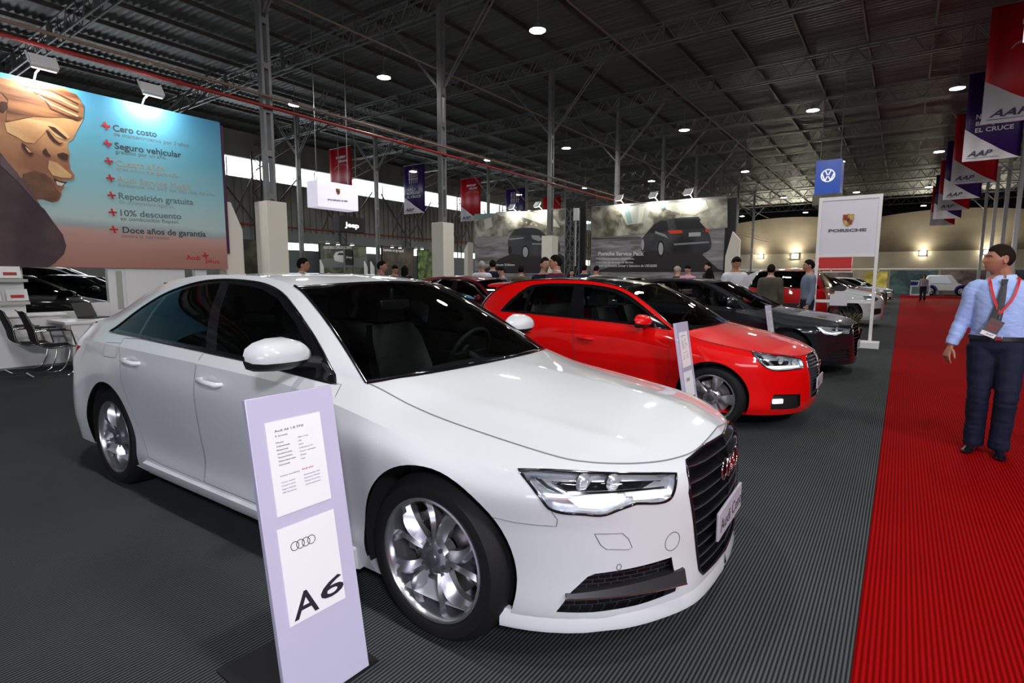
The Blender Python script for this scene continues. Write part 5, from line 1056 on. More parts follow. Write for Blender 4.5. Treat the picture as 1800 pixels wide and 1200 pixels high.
# ------------------------------------------------------------------ price stands beside the cars
M_TOT = M('totem_grey', (.56, .54, .70), .25, coat=.6); M_TOTP = M('totem_paper', (.88, .88, .88), .4); M_TINK = M('totem_ink', (.022, .018, .03), .5); M_TGR = M('totem_text', (.20, .20, .25), .6)
def totem(x, y, rz, label, model, hh=1.058, W_=.32):
    t = thing('price_stand', label, 'sign', (x, y, 0), rz, 'leaning price stands beside the cars')
    R_ = Matrix.Rotation(-.171, 3, 'Y'); bd = B().box(R_ @ Vector((-.012, 0, hh / 2)), (.022, W_, hh), R_).obj('display_panel', M_TOT, t, bevel=.002)
    B().b2((-.42, -.20, 0), (.0, .20, .008)).obj('base_plate', M_BLACK, t); B().bar((-.30, 0, .01), tuple(R_ @ Vector((-.03, 0, .5))), .03, .012).obj('rear_strut', M_BLACK, t)
    f = lambda yy, z, l=0.: R_ @ Vector((l, yy, z)); ux, uz = Vector((0, 1, 0)), R_ @ Vector((0, 0, 1))
    B().box(f(-.005, hh - .245, .001), (.002, .205, .315), R_).obj('data_sheet', M_TOTP, t); lg = B().box(f(-.008, hh - .605, .001), (.002, .215, .325), R_).obj('model_sheet', M_TOTP, t)
    z = hh - .125
    def ln(s, yy, z, w, h, m=M_TGR): fit_text('sheet_text', s, f(yy, z, .002), f(yy + w, z, .002), uz, h, m, t, extr=.0003, lift=.0005)
    ln('Audi %s 1.8 TFSI' % model, -.078, z, .105, .0075, M_TINK); ln('S tronic', -.078, z - .016, .045, .006, M_TINK)
    for k, (a, c) in enumerate((('Motor', '1,800 cc Turbo'), ('Cilindrada', '1798'), ('Potencia', '190 HP'), ('Aceleración', '0-100 km/h en 7.9 s'), ('Transmisión', 'S tronic 7 velocidades'), ('Velocidad máx.', '233 km/h'), ('Garantía', '3 años'))): ln(a, -.078, z - .038 - k * .0125, .028 + .004 * (len(a) - 5), .005, M_TINK); ln(c, .002, z - .036 - k * .0125, .0028 * len(c), .0045)
    ln('Incluye beneficios', -.078, z - .150, .07, .005); ln('Audi plus', .0, z - .148, .045, .006, redt)
    for k in range(4): ln(('Cero costo', 'Cuatro años', 'Seguro vehicular', '10% descuento')[k], -.078, z - .172 - k * .0115, .05, .0045); ln(('Asistencia vial', 'Service Mobil', 'Garantía', 'Autopartes')[k], .005, z - .168 - k * .0115, .06, .0045)
    b = B()
    for k in range(4): b.tube([f(-.062 + k * .0205 + .0145 * math.cos(a), hh - .515 + .0145 * math.sin(a), .0028) for a in np.linspace(0, 2 * PI, 29)[:-1]], .0012, 5, closed=True)
    b.obj('rings_emblem', M_TINK, lg, 60)
    fit_text('model_text', model[0], f(-.098, hh - .755, .002), f(-.006, hh - .755, .002), uz, .082, M_TINK, lg, off=.001, shear=.05, extr=.0006, lift=.001); fit_text('model_text', model[1:], f(.006, hh - .735, .002), f(.098, hh - .735, .002), uz, .062, M_TINK, lg, off=.001, shear=.15, extr=.0006, lift=.001)
    return t
totem(-1.514, 1.056, -.037 - .0, 'lavender-grey leaning price stand with A6 lettering, in front of the white car', 'A6')
totem(-1.41, 4.86, -.02, 'narrow-looking price stand rising between the white car and the red hatchback wheel', 'A1'); totem(-1.40, 8.75, -.02, 'price stand before the dark saloon, farthest of the three', 'A4')
# ------------------------------------------------------------------ people
def ell_rings(b, rings, n=20, caps=True):
    """rings: (x, y, z, half-depth along x, half-width along y)"""
    rows = [[(x + dx * math.cos(2 * PI * k / n), y + wy * math.copysign(abs(math.sin(2 * PI * k / n)) ** .85, math.sin(2 * PI * k / n)), z) for k in range(n)] for (x, y, z, dx, wy) in rings]
    b.grid(rows, wrap=True)
    if caps: b.add(rows[0], [tuple(range(n))[::-1]]); b.add(rows[-1], [tuple(range(n))])
def soft(b, name, voxel, sm=3, decim=None):
    """fuse overlapping volumes into one continuous skin"""
    me = b.mesh(name); o = bpy.data.objects.new('tmp', me); C.objects.link(o)
    md = o.modifiers.new('r', 'REMESH'); md.mode = 'VOXEL'; md.voxel_size = voxel; md.use_smooth_shade = True
    if sm: s = o.modifiers.new('s', 'SMOOTH'); s.factor = .5; s.iterations = sm
    if decim: d = o.modifiers.new('d', 'DECIMATE'); d.ratio = decim
    dg = bpy.context.evaluated_depsgraph_get(); m2 = bpy.data.meshes.new_from_object(o.evaluated_get(dg)); m2.name = name
    bpy.data.objects.remove(o); bpy.data.meshes.remove(me); m2.materials.clear(); m2.polygons.foreach_set('use_smooth', [True] * len(m2.polygons)); return m2
def hpt(ph, th):
    d = Vector((math.sin(ph) * math.cos(th), math.sin(ph) * math.sin(th), math.cos(ph))); r = Vector((d.x * (.096 if d.x > 0 else .102), d.y * .076, d.z * .118)); f = max(0, d.x); z = r.z; y = r.y
    if z < -.01: r.y *= 1 - .28 * min(1, (-z - .01) / .1) ** 1.2 * (1 if d.x > -.2 else .6)
    if z < 0 and d.x < 0: r.x *= 1 - .35 * min(1, -z / .1)
    if z < -.04 and d.x > 0: r.x += .020 * min(1, (-.04 - z) / .05) * f ** .5
    g = lambda cy, cz, sy_, sz: math.exp(-((y - cy) / sy_) ** 2 - ((z - cz) / sz) ** 2)
    if d.x > 0:
        r.x += -.004 * g(0, .058, .06, .03) + .005 * g(0, .026, .045, .012) * f
        r.x -= .011 * (g(.031, .004, .017, .012) + g(-.031, .004, .017, .012))
        r.x += .012 * g(0, .002, .010, .022) + .017 * g(0, -.022, .013, .014) + .005 * g(0, -.030, .019, .008)
        r.x += .004 * g(0, -.052, .024, .006) + .004 * g(0, -.062, .022, .005) - .003 * g(0, -.0565, .03, .0025) - .005 * g(0, -.074, .03, .006) + .006 * g(0, -.092, .022, .014)
        r.x += .004 * (g(.042, -.022, .018, .018) + g(-.042, -.022, .018, .018))
    return r
def headpts(kind='skin', n=40, m=30): return [[hpt(PI * i / m, 2 * PI * j / n) for j in range(n)] for i in range(m + 1)]
_hb = B().grid(headpts(n=90, m=90), wrap=True); HBV = BVHTree.FromPolygons([tuple(v) for v in _hb.v], _hb.f)
def face_at(y, z, off=0.):
    h = HBV.ray_cast(Vector((.3, y, z)), Vector((-1, 0, 0)), 1); return (h[0] if h[0] else Vector((.08, y, z))) + Vector((off, 0, 0))
def rotm(yaw=0, pitch=0, roll=0): return Matrix.Rotation(yaw, 3, 'Z') @ Matrix.Rotation(pitch, 3, 'Y') @ Matrix.Rotation(roll, 3, 'X')
POSE = dict(hip=.92, lean=(0, 0), head=(0, 0, 0), L=dict(sh=(0, .170, 1.405), el=(-.02, .215, 1.12), wr=(.05, .225, .87)), R=dict(sh=(0, -.170, 1.405), el=(-.02, -.215, 1.12), wr=(.05, -.225, .87)),
            Ll=dict(kn=(.02, .10, .50), an=(0, .11, .085), toe=(.16, .13, .03)), Rl=dict(kn=(.02, -.10, .50), an=(0, -.11, .085), toe=(.16, -.13, .03)))
def lz(P, z): 
    t = max(0, min(1, (z - .95) / .5)); return P['lean'][0] * t, P['lean'][1] * t
def torso_rings(P, z0, z1, g=0, fat=0):
    T = [(.84, .085, .12, 0), (.90, .112, .165, 0), (.98, .115, .170, 0), (1.06, .105 + fat, .152 + fat, .005), (1.15, .108 + fat, .152 + fat, .01), (1.25, .116 + fat * .5, .168, .008), (1.33, .118, .180, .002), (1.40, .104, .182, -.005), (1.44, .090, .160, -.010), (1.468, .074, .112, -.012), (1.50, .062, .066, -.008), (1.56, .060, .056, .0)]
    out = []
    for (z, dx, wy, ox) in T:
        if z0 <= z <= z1:
            lx, ly = lz(P, z)
            if z >= 1.5: ly += P.get('hoff', (0, 0, 0))[1] * (.45 if z < 1.52 else .8)
            out.append((lx + ox, ly, z, dx + g, wy + g))
    return out
def limb(b, pts, rs, n=14):
    P = crv(np.array(pts), 3 * len(pts) + 2); R = np.interp(np.linspace(0, 1, len(P)), np.linspace(0, 1, len(rs)), rs); b.tube(P, list(R), n)
def hand(b, wr, d, side, curl=.5, s=1.0, nrm=None):
    """palm plus four separate fingers and a thumb; d = direction of the forearm, nrm = towards the palm"""
    wr, d = Vector(wr), Vector(d).normalized(); nrm = Vector(nrm or (0, -side, 0)); nrm = (nrm - d * nrm.dot(d)).normalized(); a = d.cross(nrm) * (1 if side > 0 else -1)
    if a.x < 0: a = -a   # a points towards the thumb side (forward)
    rows = []
    for t, w, h in ((-.01, .024, .020), (.02, .030, .018), (.055, .040, .016), (.085, .042, .014), (.10, .038, .011)):
        c = wr + d * t * s; rows.append([c + a * w * s * math.cos(q) + nrm * h * s * math.sin(q) for q in np.linspace(0, 2 * PI, 15)[:-1]])
    b.grid(rows, wrap=True); b.add(rows[0], [tuple(range(14))[::-1]]); b.add(rows[-1], [tuple(range(14))])
    for k, (off, ln, r) in enumerate(((.036, .074, .0086), (.0125, .082, .009), (-.0125, .076, .0086), (-.036, .060, .0076))):
        p = wr + d * .085 * s + a * off * s; dd = d.copy(); pts = [p]; c = curl * (1 + .18 * k)
        for seg in (.45, .31, .24): 
            dd = (dd * math.cos(c) + nrm * math.sin(c)).normalized(); p = p + dd * ln * seg * s; pts.append(p); c *= .85
        b.tube(crv(np.array([list(x) for x in pts]), 9), [r * s] * 5 + [r * .92 * s, r * .88 * s, r * .8 * s, r * .5 * s], 8)
    p = wr + d * .025 * s + a * .026 * s; t1 = (d * .62 + a * .7 + nrm * .25).normalized(); t2 = (d * .9 + a * .25 + nrm * .35).normalized()
    b.tube(crv(np.array([list(p), list(p + t1 * .038 * s), list(p + t1 * .038 * s + t2 * .03 * s), list(p + t1 * .038 * s + t2 * .056 * s)]), 9), [.0125 * s, .0125 * s, .012 * s, .011 * s, .011 * s, .0105 * s, .010 * s, .009 * s, .006 * s], 8)
def build_body(P, voxel=.011, hd=1.0, hn=(40, 30)):
    b = B(); ell_rings(b, torso_rings(P, .8, 1.6)); lx, ly = lz(P, 1.6); hc = Vector((lx + .018, ly, 1.632)) + Vector(P.get('hoff', (0, 0, 0))); Rm = rotm(*P['head'])
    rows = headpts(n=hn[0], m=hn[1]); b.grid([[hc + Rm @ (p * hd) for p in r] for r in rows], wrap=True)
    b.tube([(lx - .012, ly, 1.46), tuple(hc + Rm @ Vector((-.022, 0, -.05)))], [.062, .055], 14)
    for s in (-1, 1):
        e = [hc + Rm @ (Vector((-.005 + .012 * math.cos(t) - .006, s * (.076 + .010 * abs(math.sin(t / 2))), -.006 + .030 * math.sin(t))) * hd) for t in np.linspace(0, 2 * PI, 9)[:-1]]
        b.tube(e, .0062 * hd, 6, closed=True); b.tube([hc + Rm @ (Vector((-.008, s * .070, -.006)) * hd), hc + Rm @ (Vector((-.010, s * .082, -.006)) * hd)], [.022, .016], 8)
    for sd, k in ((1, 'L'), (-1, 'R')):
        q = P[k]; lx, ly = lz(P, 1.42); sh = Vector(q['sh']) + Vector((lx, ly, 0)); el, wr = Vector(q['el']), Vector(q['wr'])
        limb(b, [sh + Vector((0, -sd * .06, -.005)), sh, sh.lerp(el, .5), el, el.lerp(wr, .35), wr], [.046, .052, .044, .037, .038, .027])
        hand(b, wr, wr - el, sd, P.get('curl', .35), P.get('hs', 1.0), P.get('palm' + k))
        g = P[k + 'l']; hip = Vector((0, sd * .085, .90)); kn, an, toe = Vector(g['kn']), Vector(g['an']), Vector(g['toe'])
        limb(b, [hip, hip.lerp(kn, .5), kn, kn.lerp(an, .35), an], [.088, .074, .054, .052, .036]); f = (toe - an); f.z = 0; f.normalize()
        b.tube([an - f * .03 + Vector((0, 0, -.03)), an + f * .02 + Vector((0, 0, -.035)), an + f * .09 + Vector((0, 0, -.05))], [.024, .026, .018], 10)
    return soft(b, 'person_body', voxel, 2), hc, Rm
def build_top(P, g=.012, sleeve='long', voxel=.014, loose=.0, z0=.94, neck=1.475):
    b = B(); ell_rings(b, torso_rings(P, z0, neck - .02, g + loose, P.get('fat', 0)) + [(lz(P, neck)[0] - .012, lz(P, neck)[1], neck, .066 + g, .070 + g)])
    for sd, k in ((1, 'L'), (-1, 'R')):
        q = P[k]; lx, ly = lz(P, 1.42); sh = Vector(q['sh']) + Vector((lx, ly, 0)); el, wr = Vector(q['el']), Vector(q['wr'])
        if sleeve == 'long': limb(b, [sh + Vector((0, -sd * .07, -.008)), sh, sh.lerp(el, .5), el, el.lerp(wr, .5), wr.lerp(el, .04)], [.050 + g, .056 + g, .052 + g, .046 + g, .044 + g, .034 + g])
        else: limb(b, [sh + Vector((0, -sd * .07, -.008)), sh, sh.lerp(el, .6)], [.050 + g, .058 + g, .055 + g])
    return soft(b, 'shirt', voxel, 3)
def build_trousers(P, g=.010, voxel=.014, hem=.05):
    b = B(); ell_rings(b, [(0, 0, .83, .09, .13)] + torso_rings(P, .85, 1.0, g) )
    for sd, k in ((1, 'L'), (-1, 'R')):
        q = P[k + 'l']; hip = Vector((0, sd * .088, .91)); kn, an = Vector(q['kn']), Vector(q['an'])
        limb(b, [hip, hip.lerp(kn, .5), kn, kn.lerp(an, .4), an + Vector((0, 0, -.045))], [.098 + g, .084 + g, .066 + g, .062 + g, .060 + g])
    return soft(b, 'trousers', voxel, 3)
def shoe_mesh(an, toe, s=1.0):
    an, toe = Vector(an), Vector(toe); f = toe - an; f.z = 0; f.normalize(); r = f.cross(Vector((0, 0, 1))); L = .30 * s; b = B(); rows = []
    h0 = an - f * .065; h0.z = an.z - .085
    for t, w, h, z in ((0, .022, .05, .0), (.06, .033, .072, 0), (.25, .036, .082, 0), (.42, .036, .062, 0), (.60, .044, .048, 0), (.80, .045, .038, 0), (.94, .034, .030, .004), (1.0, .012, .018, .008)):
        c = h0 + f * L * t; rows.append([c + r * w * .9 + Vector((0, 0, z)), c + r * w + Vector((0, 0, .018 + z)), c + r * w * .75 + Vector((0, 0, h * .75 + z)), c + r * w * .3 + Vector((0, 0, h + z)), c - r * w * .3 + Vector((0, 0, h + z)), c - r * w * .75 + Vector((0, 0, h * .75 + z)), c - r * w + Vector((0, 0, .018 + z)), c - r * w * .9 + Vector((0, 0, z))])
    b.grid(rows, wrap=True); b.add(rows[0], [tuple(range(8))]); b.add(rows[-1], [tuple(range(8))[::-1]]); return b
def hair_mesh(hc, Rm, style='short', hd=1.0, g=.006):
    b = B(); n = 56; K = 16; rows = [[] for _ in range(K + 1)]
    for j in range(n):
        th = 2 * PI * j / n; c = math.cos(th); lim = .058 if c > .72 else (.058 - (.72 - c) * .10 if c > .30 else (.016 - (.30 - c) * .10 if c > -.2 else -.034 - (-.2 - c) * .055))
        if -.12 < c < .22 : lim += .030 * math.cos((c - .05) / .17 * PI / 2)     # clear of the ears
        lo, hi = 0., PI
        for _ in range(22):
            md = (lo + hi) / 2
            if hpt(md, th).z > lim: lo = md
            else: hi = md
        for k in range(K + 1):
            p = hpt(lo * k / K, th); e = min(1, (K - k) / 3.5); rows[k].append(hc + Rm @ ((p + p.normalized() * g * (.12 + .88 * e)) * hd))
    b.grid(rows, wrap=True)
    if style == 'long':
        for a in np.linspace(.55 * PI, 1.45 * PI, 15):
            for rr in (.078, .088): pts = [hc + Rm @ Vector((rr * 1.1 * math.cos(a), rr * math.sin(a), z)) + Vector((-.01 * (0 - z) * 5, 0, 0)) for z in (.04, -.02, -.09, -.16, -.22)]; b.tube(pts, [.016, .018, .018, .015, .006], 6)
    return b
def skinm(name, c): return noisy(M(name, c, .5, spec=.35), 30, .12)
SK1 = skinm('skin_warm', (.42, .20, .12)); SK2 = skinm('skin_tan', (.36, .17, .105)); SK3 = skinm('skin_fair', (.50, .28, .19))
H_BLK = M('black_hair', (.006, .005, .004), .85, spec=.12); H_BRN = M('dark_brown_hair', (.014, .008, .005), .85, spec=.12); H_GRY = M('grey_hair', (.30, .27, .24), .6)
M_EYE = M('eye_white', (.65, .62, .58), .2); M_IRIS = M('iris', (.02, .012, .008), .1); M_LIP = M('lips', (.33, .11, .08), .45); M_BROW = H_BLK; M_SHOE = M('black_leather_shoe', (.006, .006, .008), .18, coat=.6)
_pc = {}
def cloth(c, r=.85, nm='cloth'): return noisy(M(nm, c, r, spec=.2), 5, .18)
def face_bits(t, hc, Rm, hd=1.0, brow=None):
    W_ = lambda p: hc + Rm @ (p * hd)
    for s in (-1, 1):
        b = B(); b.lathe([(0, -.0115), (.008, -.008), (.0115, 0), (.008, .008), (0, .0115)], 14, 'x'); e = b.obj('eye', M_EYE, t, 80); e.location = W_(face_at(s * .031, .003, -.0088)); e.rotation_euler = Rm.to_euler()
        B().lathe([(0, .0119), (.005, .0107), (.0052, .0095)], 12, 'x').obj('iris', M_IRIS, e, 60)
        b = B(); b.tube([W_(face_at(s * y, z, .0005)) for y, z in ((.013, .022), (.026, .026), (.042, .024), (.052, .018))], [.0025, .0036, .003, .0012], 6); b.obj('eyebrow', brow or H_BLK, t, 60)
    b = B(); b.tube([W_(face_at(y, -.053 if abs(y) < .015 else -.0565, -.0018)) for y in (-.023, -.012, 0, .012, .023)], [.0008, .0022, .0024, .0022, .0008], 6)
    b.tube([W_(face_at(y, -.0615 if abs(y) < .015 else -.0575, -.002)) for y in (-.021, -.010, 0, .010, .021)], [.0008, .0026, .003, .0026, .0008], 6); b.obj('lips', M_LIP, t, 60)
POSES = {'stand': dict(POSE), 'down': dict(POSE, head=(0, .45, 0), lean=(.07, 0), L=dict(sh=(0, .170, 1.405), el=(.03, .23, 1.14), wr=(.24, .12, 1.08)), R=dict(sh=(0, -.170, 1.405), el=(.03, -.23, 1.14), wr=(.24, -.12, 1.08))),
         'turn': dict(POSE, head=(.7, 0, 0), L=dict(sh=(0, .170, 1.405), el=(-.05, .25, 1.15), wr=(.18, .16, 1.10)))}
def bg_person(label, loc, heading, h=1.72, pose='stand', top=(.2, .2, .2), pants=(.01, .012, .02), skin=None, hair='short', hairm=None, style='shirt', group=None, glasses=False):
    P = POSES[pose]; key = pose
    if key not in _pc:
        bm_, hc, Rm = build_body(P, .016, hn=(28, 22)); sh = B()
        for k in ('Ll', 'Rl'): q = shoe_mesh(P[k]['an'], P[k]['toe']); sh.add(q.v, q.f)
        _pc[key] = dict(body=bm_, hc=hc, Rm=Rm, shirt=build_top(P, voxel=.02), jacket=build_top(P, g=.022, voxel=.02, loose=.008, z0=.85), trousers=build_trousers(P, voxel=.02), shoes=[shoe_mesh(P[k]['an'], P[k]['toe']).mesh('shoe') for k in ('Ll', 'Rl')], short=hair_mesh(hc, Rm, 'short', g=.012).mesh('hair', weld=.0005), long=hair_mesh(hc, Rm, 'long', g=.014).mesh('hair', weld=.0005))
        for me in [_pc[key][k] for k in ('short', 'long')] + _pc[key]['shoes']: shade(me, 60)
    D = _pc[key]; t = thing('person', label, 'person', loc, heading, group); t.scale = (h / 1.75,) * 3
    def ch(nm, me, m):
        o = bpy.data.objects.new(nm, me); C.objects.link(o); o.parent = t
        if not me.materials: me.materials.append(m)
        o.material_slots[0].link = 'OBJECT'; o.material_slots[0].material = m; return o
    ch('body', D['body'], skin or SK1); ch('trousers', D['trousers'], cloth(pants, nm='trouser_cloth')); ch('jacket' if style == 'jacket' else 'shirt', D['jacket' if style == 'jacket' else 'shirt'], cloth(top, nm='shirt_cloth'))
    ch('hair', D['long' if hair == 'long' else 'short'], hairm or H_BLK)
    for s_ in D['shoes']: ch('shoe', s_, M_SHOE)
    if style in ('jacket', 'collar'):
        b = B(); z = 1.478; lx, ly = lz(P, z); b.lathe([(.066, 0), (.070, .0), (.064, .038), (.060, .036)], 20, 'z'); o = b.obj('collar', cloth((.7, .7, .7), nm='collar_cloth'), t, 60); o.location = (lx - .008, ly, z)
    if glasses:
        b = B()
        for s in (-1, 1): b.tube([D['hc'] + D['Rm'] @ Vector((.094, s * .031 + .018 * math.cos(a), .002 + .013 * math.sin(a))) for a in np.linspace(0, 2 * PI, 13)[:-1]], .0015, 5, closed=True)
        b.tube([D['hc'] + D['Rm'] @ Vector(p) for p in ((.094, -.05, .003), (.0, -.083, .003))], .0015, 5); b.obj('glasses', M_BLKPL, t, 60)
    face_bits(t, D['hc'], D['Rm'])
    return t
# ------------------------------------------------------------------ the man in the blue shirt on the red carpet
def build_man():
    # local +x = the way he walks; world position from the soles on the carpet
    Pm = dict(POSE); Pm['fat'] = .012; Pm['lean'] = (.01, 0); Pm['curl'] = .42
    Pm['head'] = (MAN_HEAD, -.02, 0); Pm['hoff'] = (.012, -.045, .0)
    Pm['R'] = dict(sh=(0, -.168, 1.40), el=(-.02, -.235, 1.12), wr=(.03, -.300, .890)); Pm['L'] = dict(sh=(0, .168, 1.40), el=(-.09, .26, 1.15), wr=(-.06, .30, .88))
    Pm['Rl'] = dict(kn=(.04, -.085, .50), an=(-.02, -.085, .088), toe=(.16, -.13, .03)); Pm['Ll'] = dict(kn=(.10, .088, .52), an=(.05, .075, .088), toe=(.23, .085, .03))
    Pm['palmR'] = (-.55, .8, 0)
    t = thing('person', 'man in a light blue shirt, grey tie and red lanyard walking along the red carpet', 'person', MAN_LOC, MAN_ROT); t.scale = (MAN_S,) * 3
    me, hc, Rm = build_body(Pm, .0052, hn=(72, 56)); mesh_obj('body', me, noisy(M('skin_man', (.37, .165, .10), .45, spec=.4), 40, .10), t)
    face_bits(t, hc, Rm)
    hb = hair_mesh(hc, Rm, 'short', g=.006); hb.obj('hair', H_BRN, t, 60, weld=.0004)
    blue = M('blue_shirt_cloth', (.34, .46, .78), .75, spec=.25); nt = blue.node_tree; bs = nt.nodes['Principled BSDF']; tc = nt.nodes.new('ShaderNodeTexCoord'); mp = nt.nodes.new('ShaderNodeMapping'); mp.inputs['Scale'].default_value = (3, 3, 7)
    mp.inputs['Rotation'].default_value = (.3, .4, 0)
    n = nt.nodes.new('ShaderNodeTexNoise'); n.inputs['Scale'].default_value = 2.2; n.inputs['Distortion'].default_value = 1.6; n.inputs['Detail'].default_value = 3; bp = nt.nodes.new('ShaderNodeBump'); bp.inputs['Distance'].default_value = .03; bp.inputs['Strength'].default_value = .3
    nt.links.new(tc.outputs['Object'], mp.inputs[0]); nt.links.new(mp.outputs[0], n.inputs[0]); nt.links.new(n.outputs[0], bp.inputs['Height']); nt.links.new(bp.outputs[0], bs.inputs['Normal'])
    sh = mesh_obj('shirt', build_top(Pm, g=.012, voxel=.010, z0=.96), blue, t)
    # crease relief on the real surface
    bm = bmesh.new(); bm.from_mesh(sh.data); from mathutils import noise as NZ
    for v in bm.verts:
        p = v.co; k = NZ.noise(Vector((p.x * 9, p.y * 9 + p.z * 6, p.z * 22 + p.y * 10))) * .0038; arm = 1.5 if abs(p.y) > .22 else 1; v.co += v.normal * k * arm
    bm.to_mesh(sh.data); bm.free()
    navy = noisy(M('navy_trousers', (.008, .011, .032), .8, spec=.25), 6, .3, bump=.4)
    tr = mesh_obj('trousers', build_trousers(Pm, g=.012, voxel=.010), navy, t)
    bm = bmesh.new(); bm.from_mesh(tr.data)
    for v in bm.verts: p = v.co; v.co += v.normal * (NZ.noise(Vector((p.x * 10, p.y * 10, p.z * 16))) * .006 + (NZ.noise(Vector((p.x * 4, p.y * 4, p.z * 40))) * .006 if p.z < .3 or .42 < p.z < .6 else 0))
    bm.to_mesh(tr.data); bm.free()
    for k in ('Ll', 'Rl'):
        s = shoe_mesh(Pm[k]['an'], Pm[k]['toe']).obj('shoe', M_SHOE, t, 60); md = s.modifiers.new('s', 'SUBSURF'); md.levels = md.render_levels = 2
    # collar, tie, belt, lanyard, badge
    b = B(); nk = Vector((-.006, 0, 1.468)); white = M('collar_cloth', (.42, .53, .80), .7)
    for s in (-1, 1):
        rows = []
        for a in np.linspace(.12, PI, 14):
            c = Vector((math.cos(a), s * math.sin(a), 0)); up = .046 * (1 - .25 * (1 - a / PI)); dr = .038 if a > .9 else .038 + .045 * (1 - a / .9)
            rows.append([nk + Vector((c.x * .066, c.y * .064, up)), nk + Vector((c.x * .078, c.y * .078, up - .004)), nk + Vector((c.x * (.088 + .02 * (a < .9)), c.y * .092, up - dr)), nk + Vector((c.x * .070, c.y * .070, 0))])
        b.grid(rows, wrap=True)
    b.obj('shirt_collar', white, t, 40)
    def chest(y, z):
        T = torso_rings(Pm, .94, 1.47, .012, .012); zs = [r[2] for r in T]; dx = np.interp(z, zs, [r[3] for r in T]); wy = np.interp(z, zs, [r[4] for r in T]); ox = np.interp(z, zs, [r[0] for r in T]); u = min(.95, abs(y) / wy); return ox + dx * math.sqrt(1 - u ** 2.35)
    tie = cloth((.055, .058, .062), .6, 'grey_tie'); b = B(); rows = []
    sway = lambda z: -.055 * max(0, (1.44 - z) / .42) ** 1.3
    for z, w in ((1.455, .019), (1.425, .017), (1.40, .020), (1.30, .028), (1.18, .038), (1.08, .044), (1.03, .045), (.985, .004)):
        y = sway(z); rows.append([(chest(y, z) + .016, y - w, z), (chest(y, z) + .026, y, z), (chest(y, z) + .016, y + w, z), (chest(y, z) + .010, y, z)])
    b.grid(rows, wrap=True); b.prism([(-.022, 1.468), (.022, 1.468), (.015, 1.428), (-.015, 1.428)], chest(0, 1.44) + .004, chest(0, 1.44) + .030, lambda a, c, h: (h, a, c)); b.obj('tie', tie, t, 50)
    b = B(); rows = [[(0 + (.128 + g) * math.cos(a), (.184 + g) * math.sin(a), z) for a in np.linspace(0, 2 * PI, 41)[:-1]] for g, z in ((0, .965), (.006, .965), (.006, 1.0), (0, 1.0))]
    b.grid(rows, wrap=True); b.obj('belt', M_BLKPL, t, 40); B().box((.136, 0, .982), (.006, .045, .034)).obj('belt_buckle', M_CHROME, t, bevel=.003)
    lan = M('red_lanyard', (.50, .008, .012), .5); tip = Vector((chest(-.01, 1.19) + .024, -.012, 1.19)); b = B()
    for s in (-1, 1):
        pts = [Vector((-.07, s * .02, 1.49)), Vector((-.02, s * .082, 1.492)), Vector((chest(s * .085, 1.43) + .012, s * .085, 1.435)), Vector((chest(s * .055, 1.31) + .020, s * .056, 1.31)), tip]
        q = crv(np.array([list(p) for p in pts]), 16); rows = []
        for i, p in enumerate(q): d = Vector(q[min(i + 1, 15)] - q[max(i - 1, 0)]).normalized(); w = d.cross(Vector((1, 0, 0)) if i > 4 else Vector((0, s * .4, 1))).normalized() * .009; p = Vector(p); rows.append([p - w, p + w, p + w + Vector((-.002, 0, 0)), p - w + Vector((-.002, 0, 0))])
        b.grid(rows, wrap=True)
    b.obj('lanyard', lan, t, 40)
    B().tube([tuple(tip), tuple(tip + Vector((.002, -.004, -.045)))], .004, 6).obj('lanyard_clip', M_CHROME, t)
    R_ = Matrix.Rotation(-.42, 3, 'X'); c = tip + Vector((.004, -.035, -.115)); g = B().box(tuple(c), (.004, .098, .14), R_).obj('badge', M('badge_grey', (.075, .065, .065), .4), t, bevel=.001)
    f = lambda y, z: c + R_ @ Vector((.004, y, z))
    B().box(tuple(f(0, -.060)), (.003, .098, .034), R_).obj('badge_label', M('badge_white', (.75, .74, .73), .5), g)
    plane_text('badge_text', 'AAP', .022, M_INK, g, frame(f(-.018, -.067) + Vector((.002, 0, 0)), R_ @ Vector((0, 1, 0)), R_ @ Vector((0, 0, 1))), .0005, shear=.3, sx=1.2)
    plane_text('badge_text', 'MOTOR', .020, lan, g, frame(f(-.036, .030), R_ @ Vector((0, 1, 0)), R_ @ Vector((0, 0, 1))), .0005, sx=1.1)
    for k in range(3): B().box(tuple(f(0, .008 - .012 * k)), (.001, .062 - .012 * k, .004), R_).obj('badge_stripe', lan, g)
    b = B()
    for k in range(5): z = 1.40 - .075 * k; b.box((chest(0, z) + .003 if z < 1.3 else chest(0, z) + .003, .012, z), (.004, .010, .010))
    return t
MAN_HEAD, MAN_LOC, MAN_ROT, MAN_S = -1.2, (.665, 5.9, .006), -PI / 2 - .05, .975
build_a6()
build_a1()
build_a4()
build_man()
# ------------------------------------------------------------------ billboards of the sports-car stand
def night(name, base, hi, sc, x3=(1, 1, 1)):
    m = M(name, base, .5); nt = m.node_tree; b = nt.nodes['Principled BSDF']; tc = nt.nodes.new('ShaderNodeTexCoord'); mp = nt.nodes.new('ShaderNodeMapping'); mp.inputs['Scale'].default_value = x3
    n = nt.nodes.new('ShaderNodeTexNoise'); n.inputs['Scale'].default_value = sc; n.inputs['Detail'].default_value = 6; n.inputs['Distortion'].default_value = .6; r = nt.nodes.new('ShaderNodeValToRGB'); r.color_ramp.elements[0].position = .38; r.color_ramp.elements[1].position = .70
    r.color_ramp.elements[0].color = (*base, 1); r.color_ramp.elements[1].color = (*hi, 1); nt.links.new(tc.outputs['Object'], mp.inputs[0]); nt.links.new(mp.outputs[0], n.inputs[0]); nt.links.new(n.outputs[0], r.inputs[0]); nt.links.new(r.outputs[0], b.inputs['Base Color']); return m
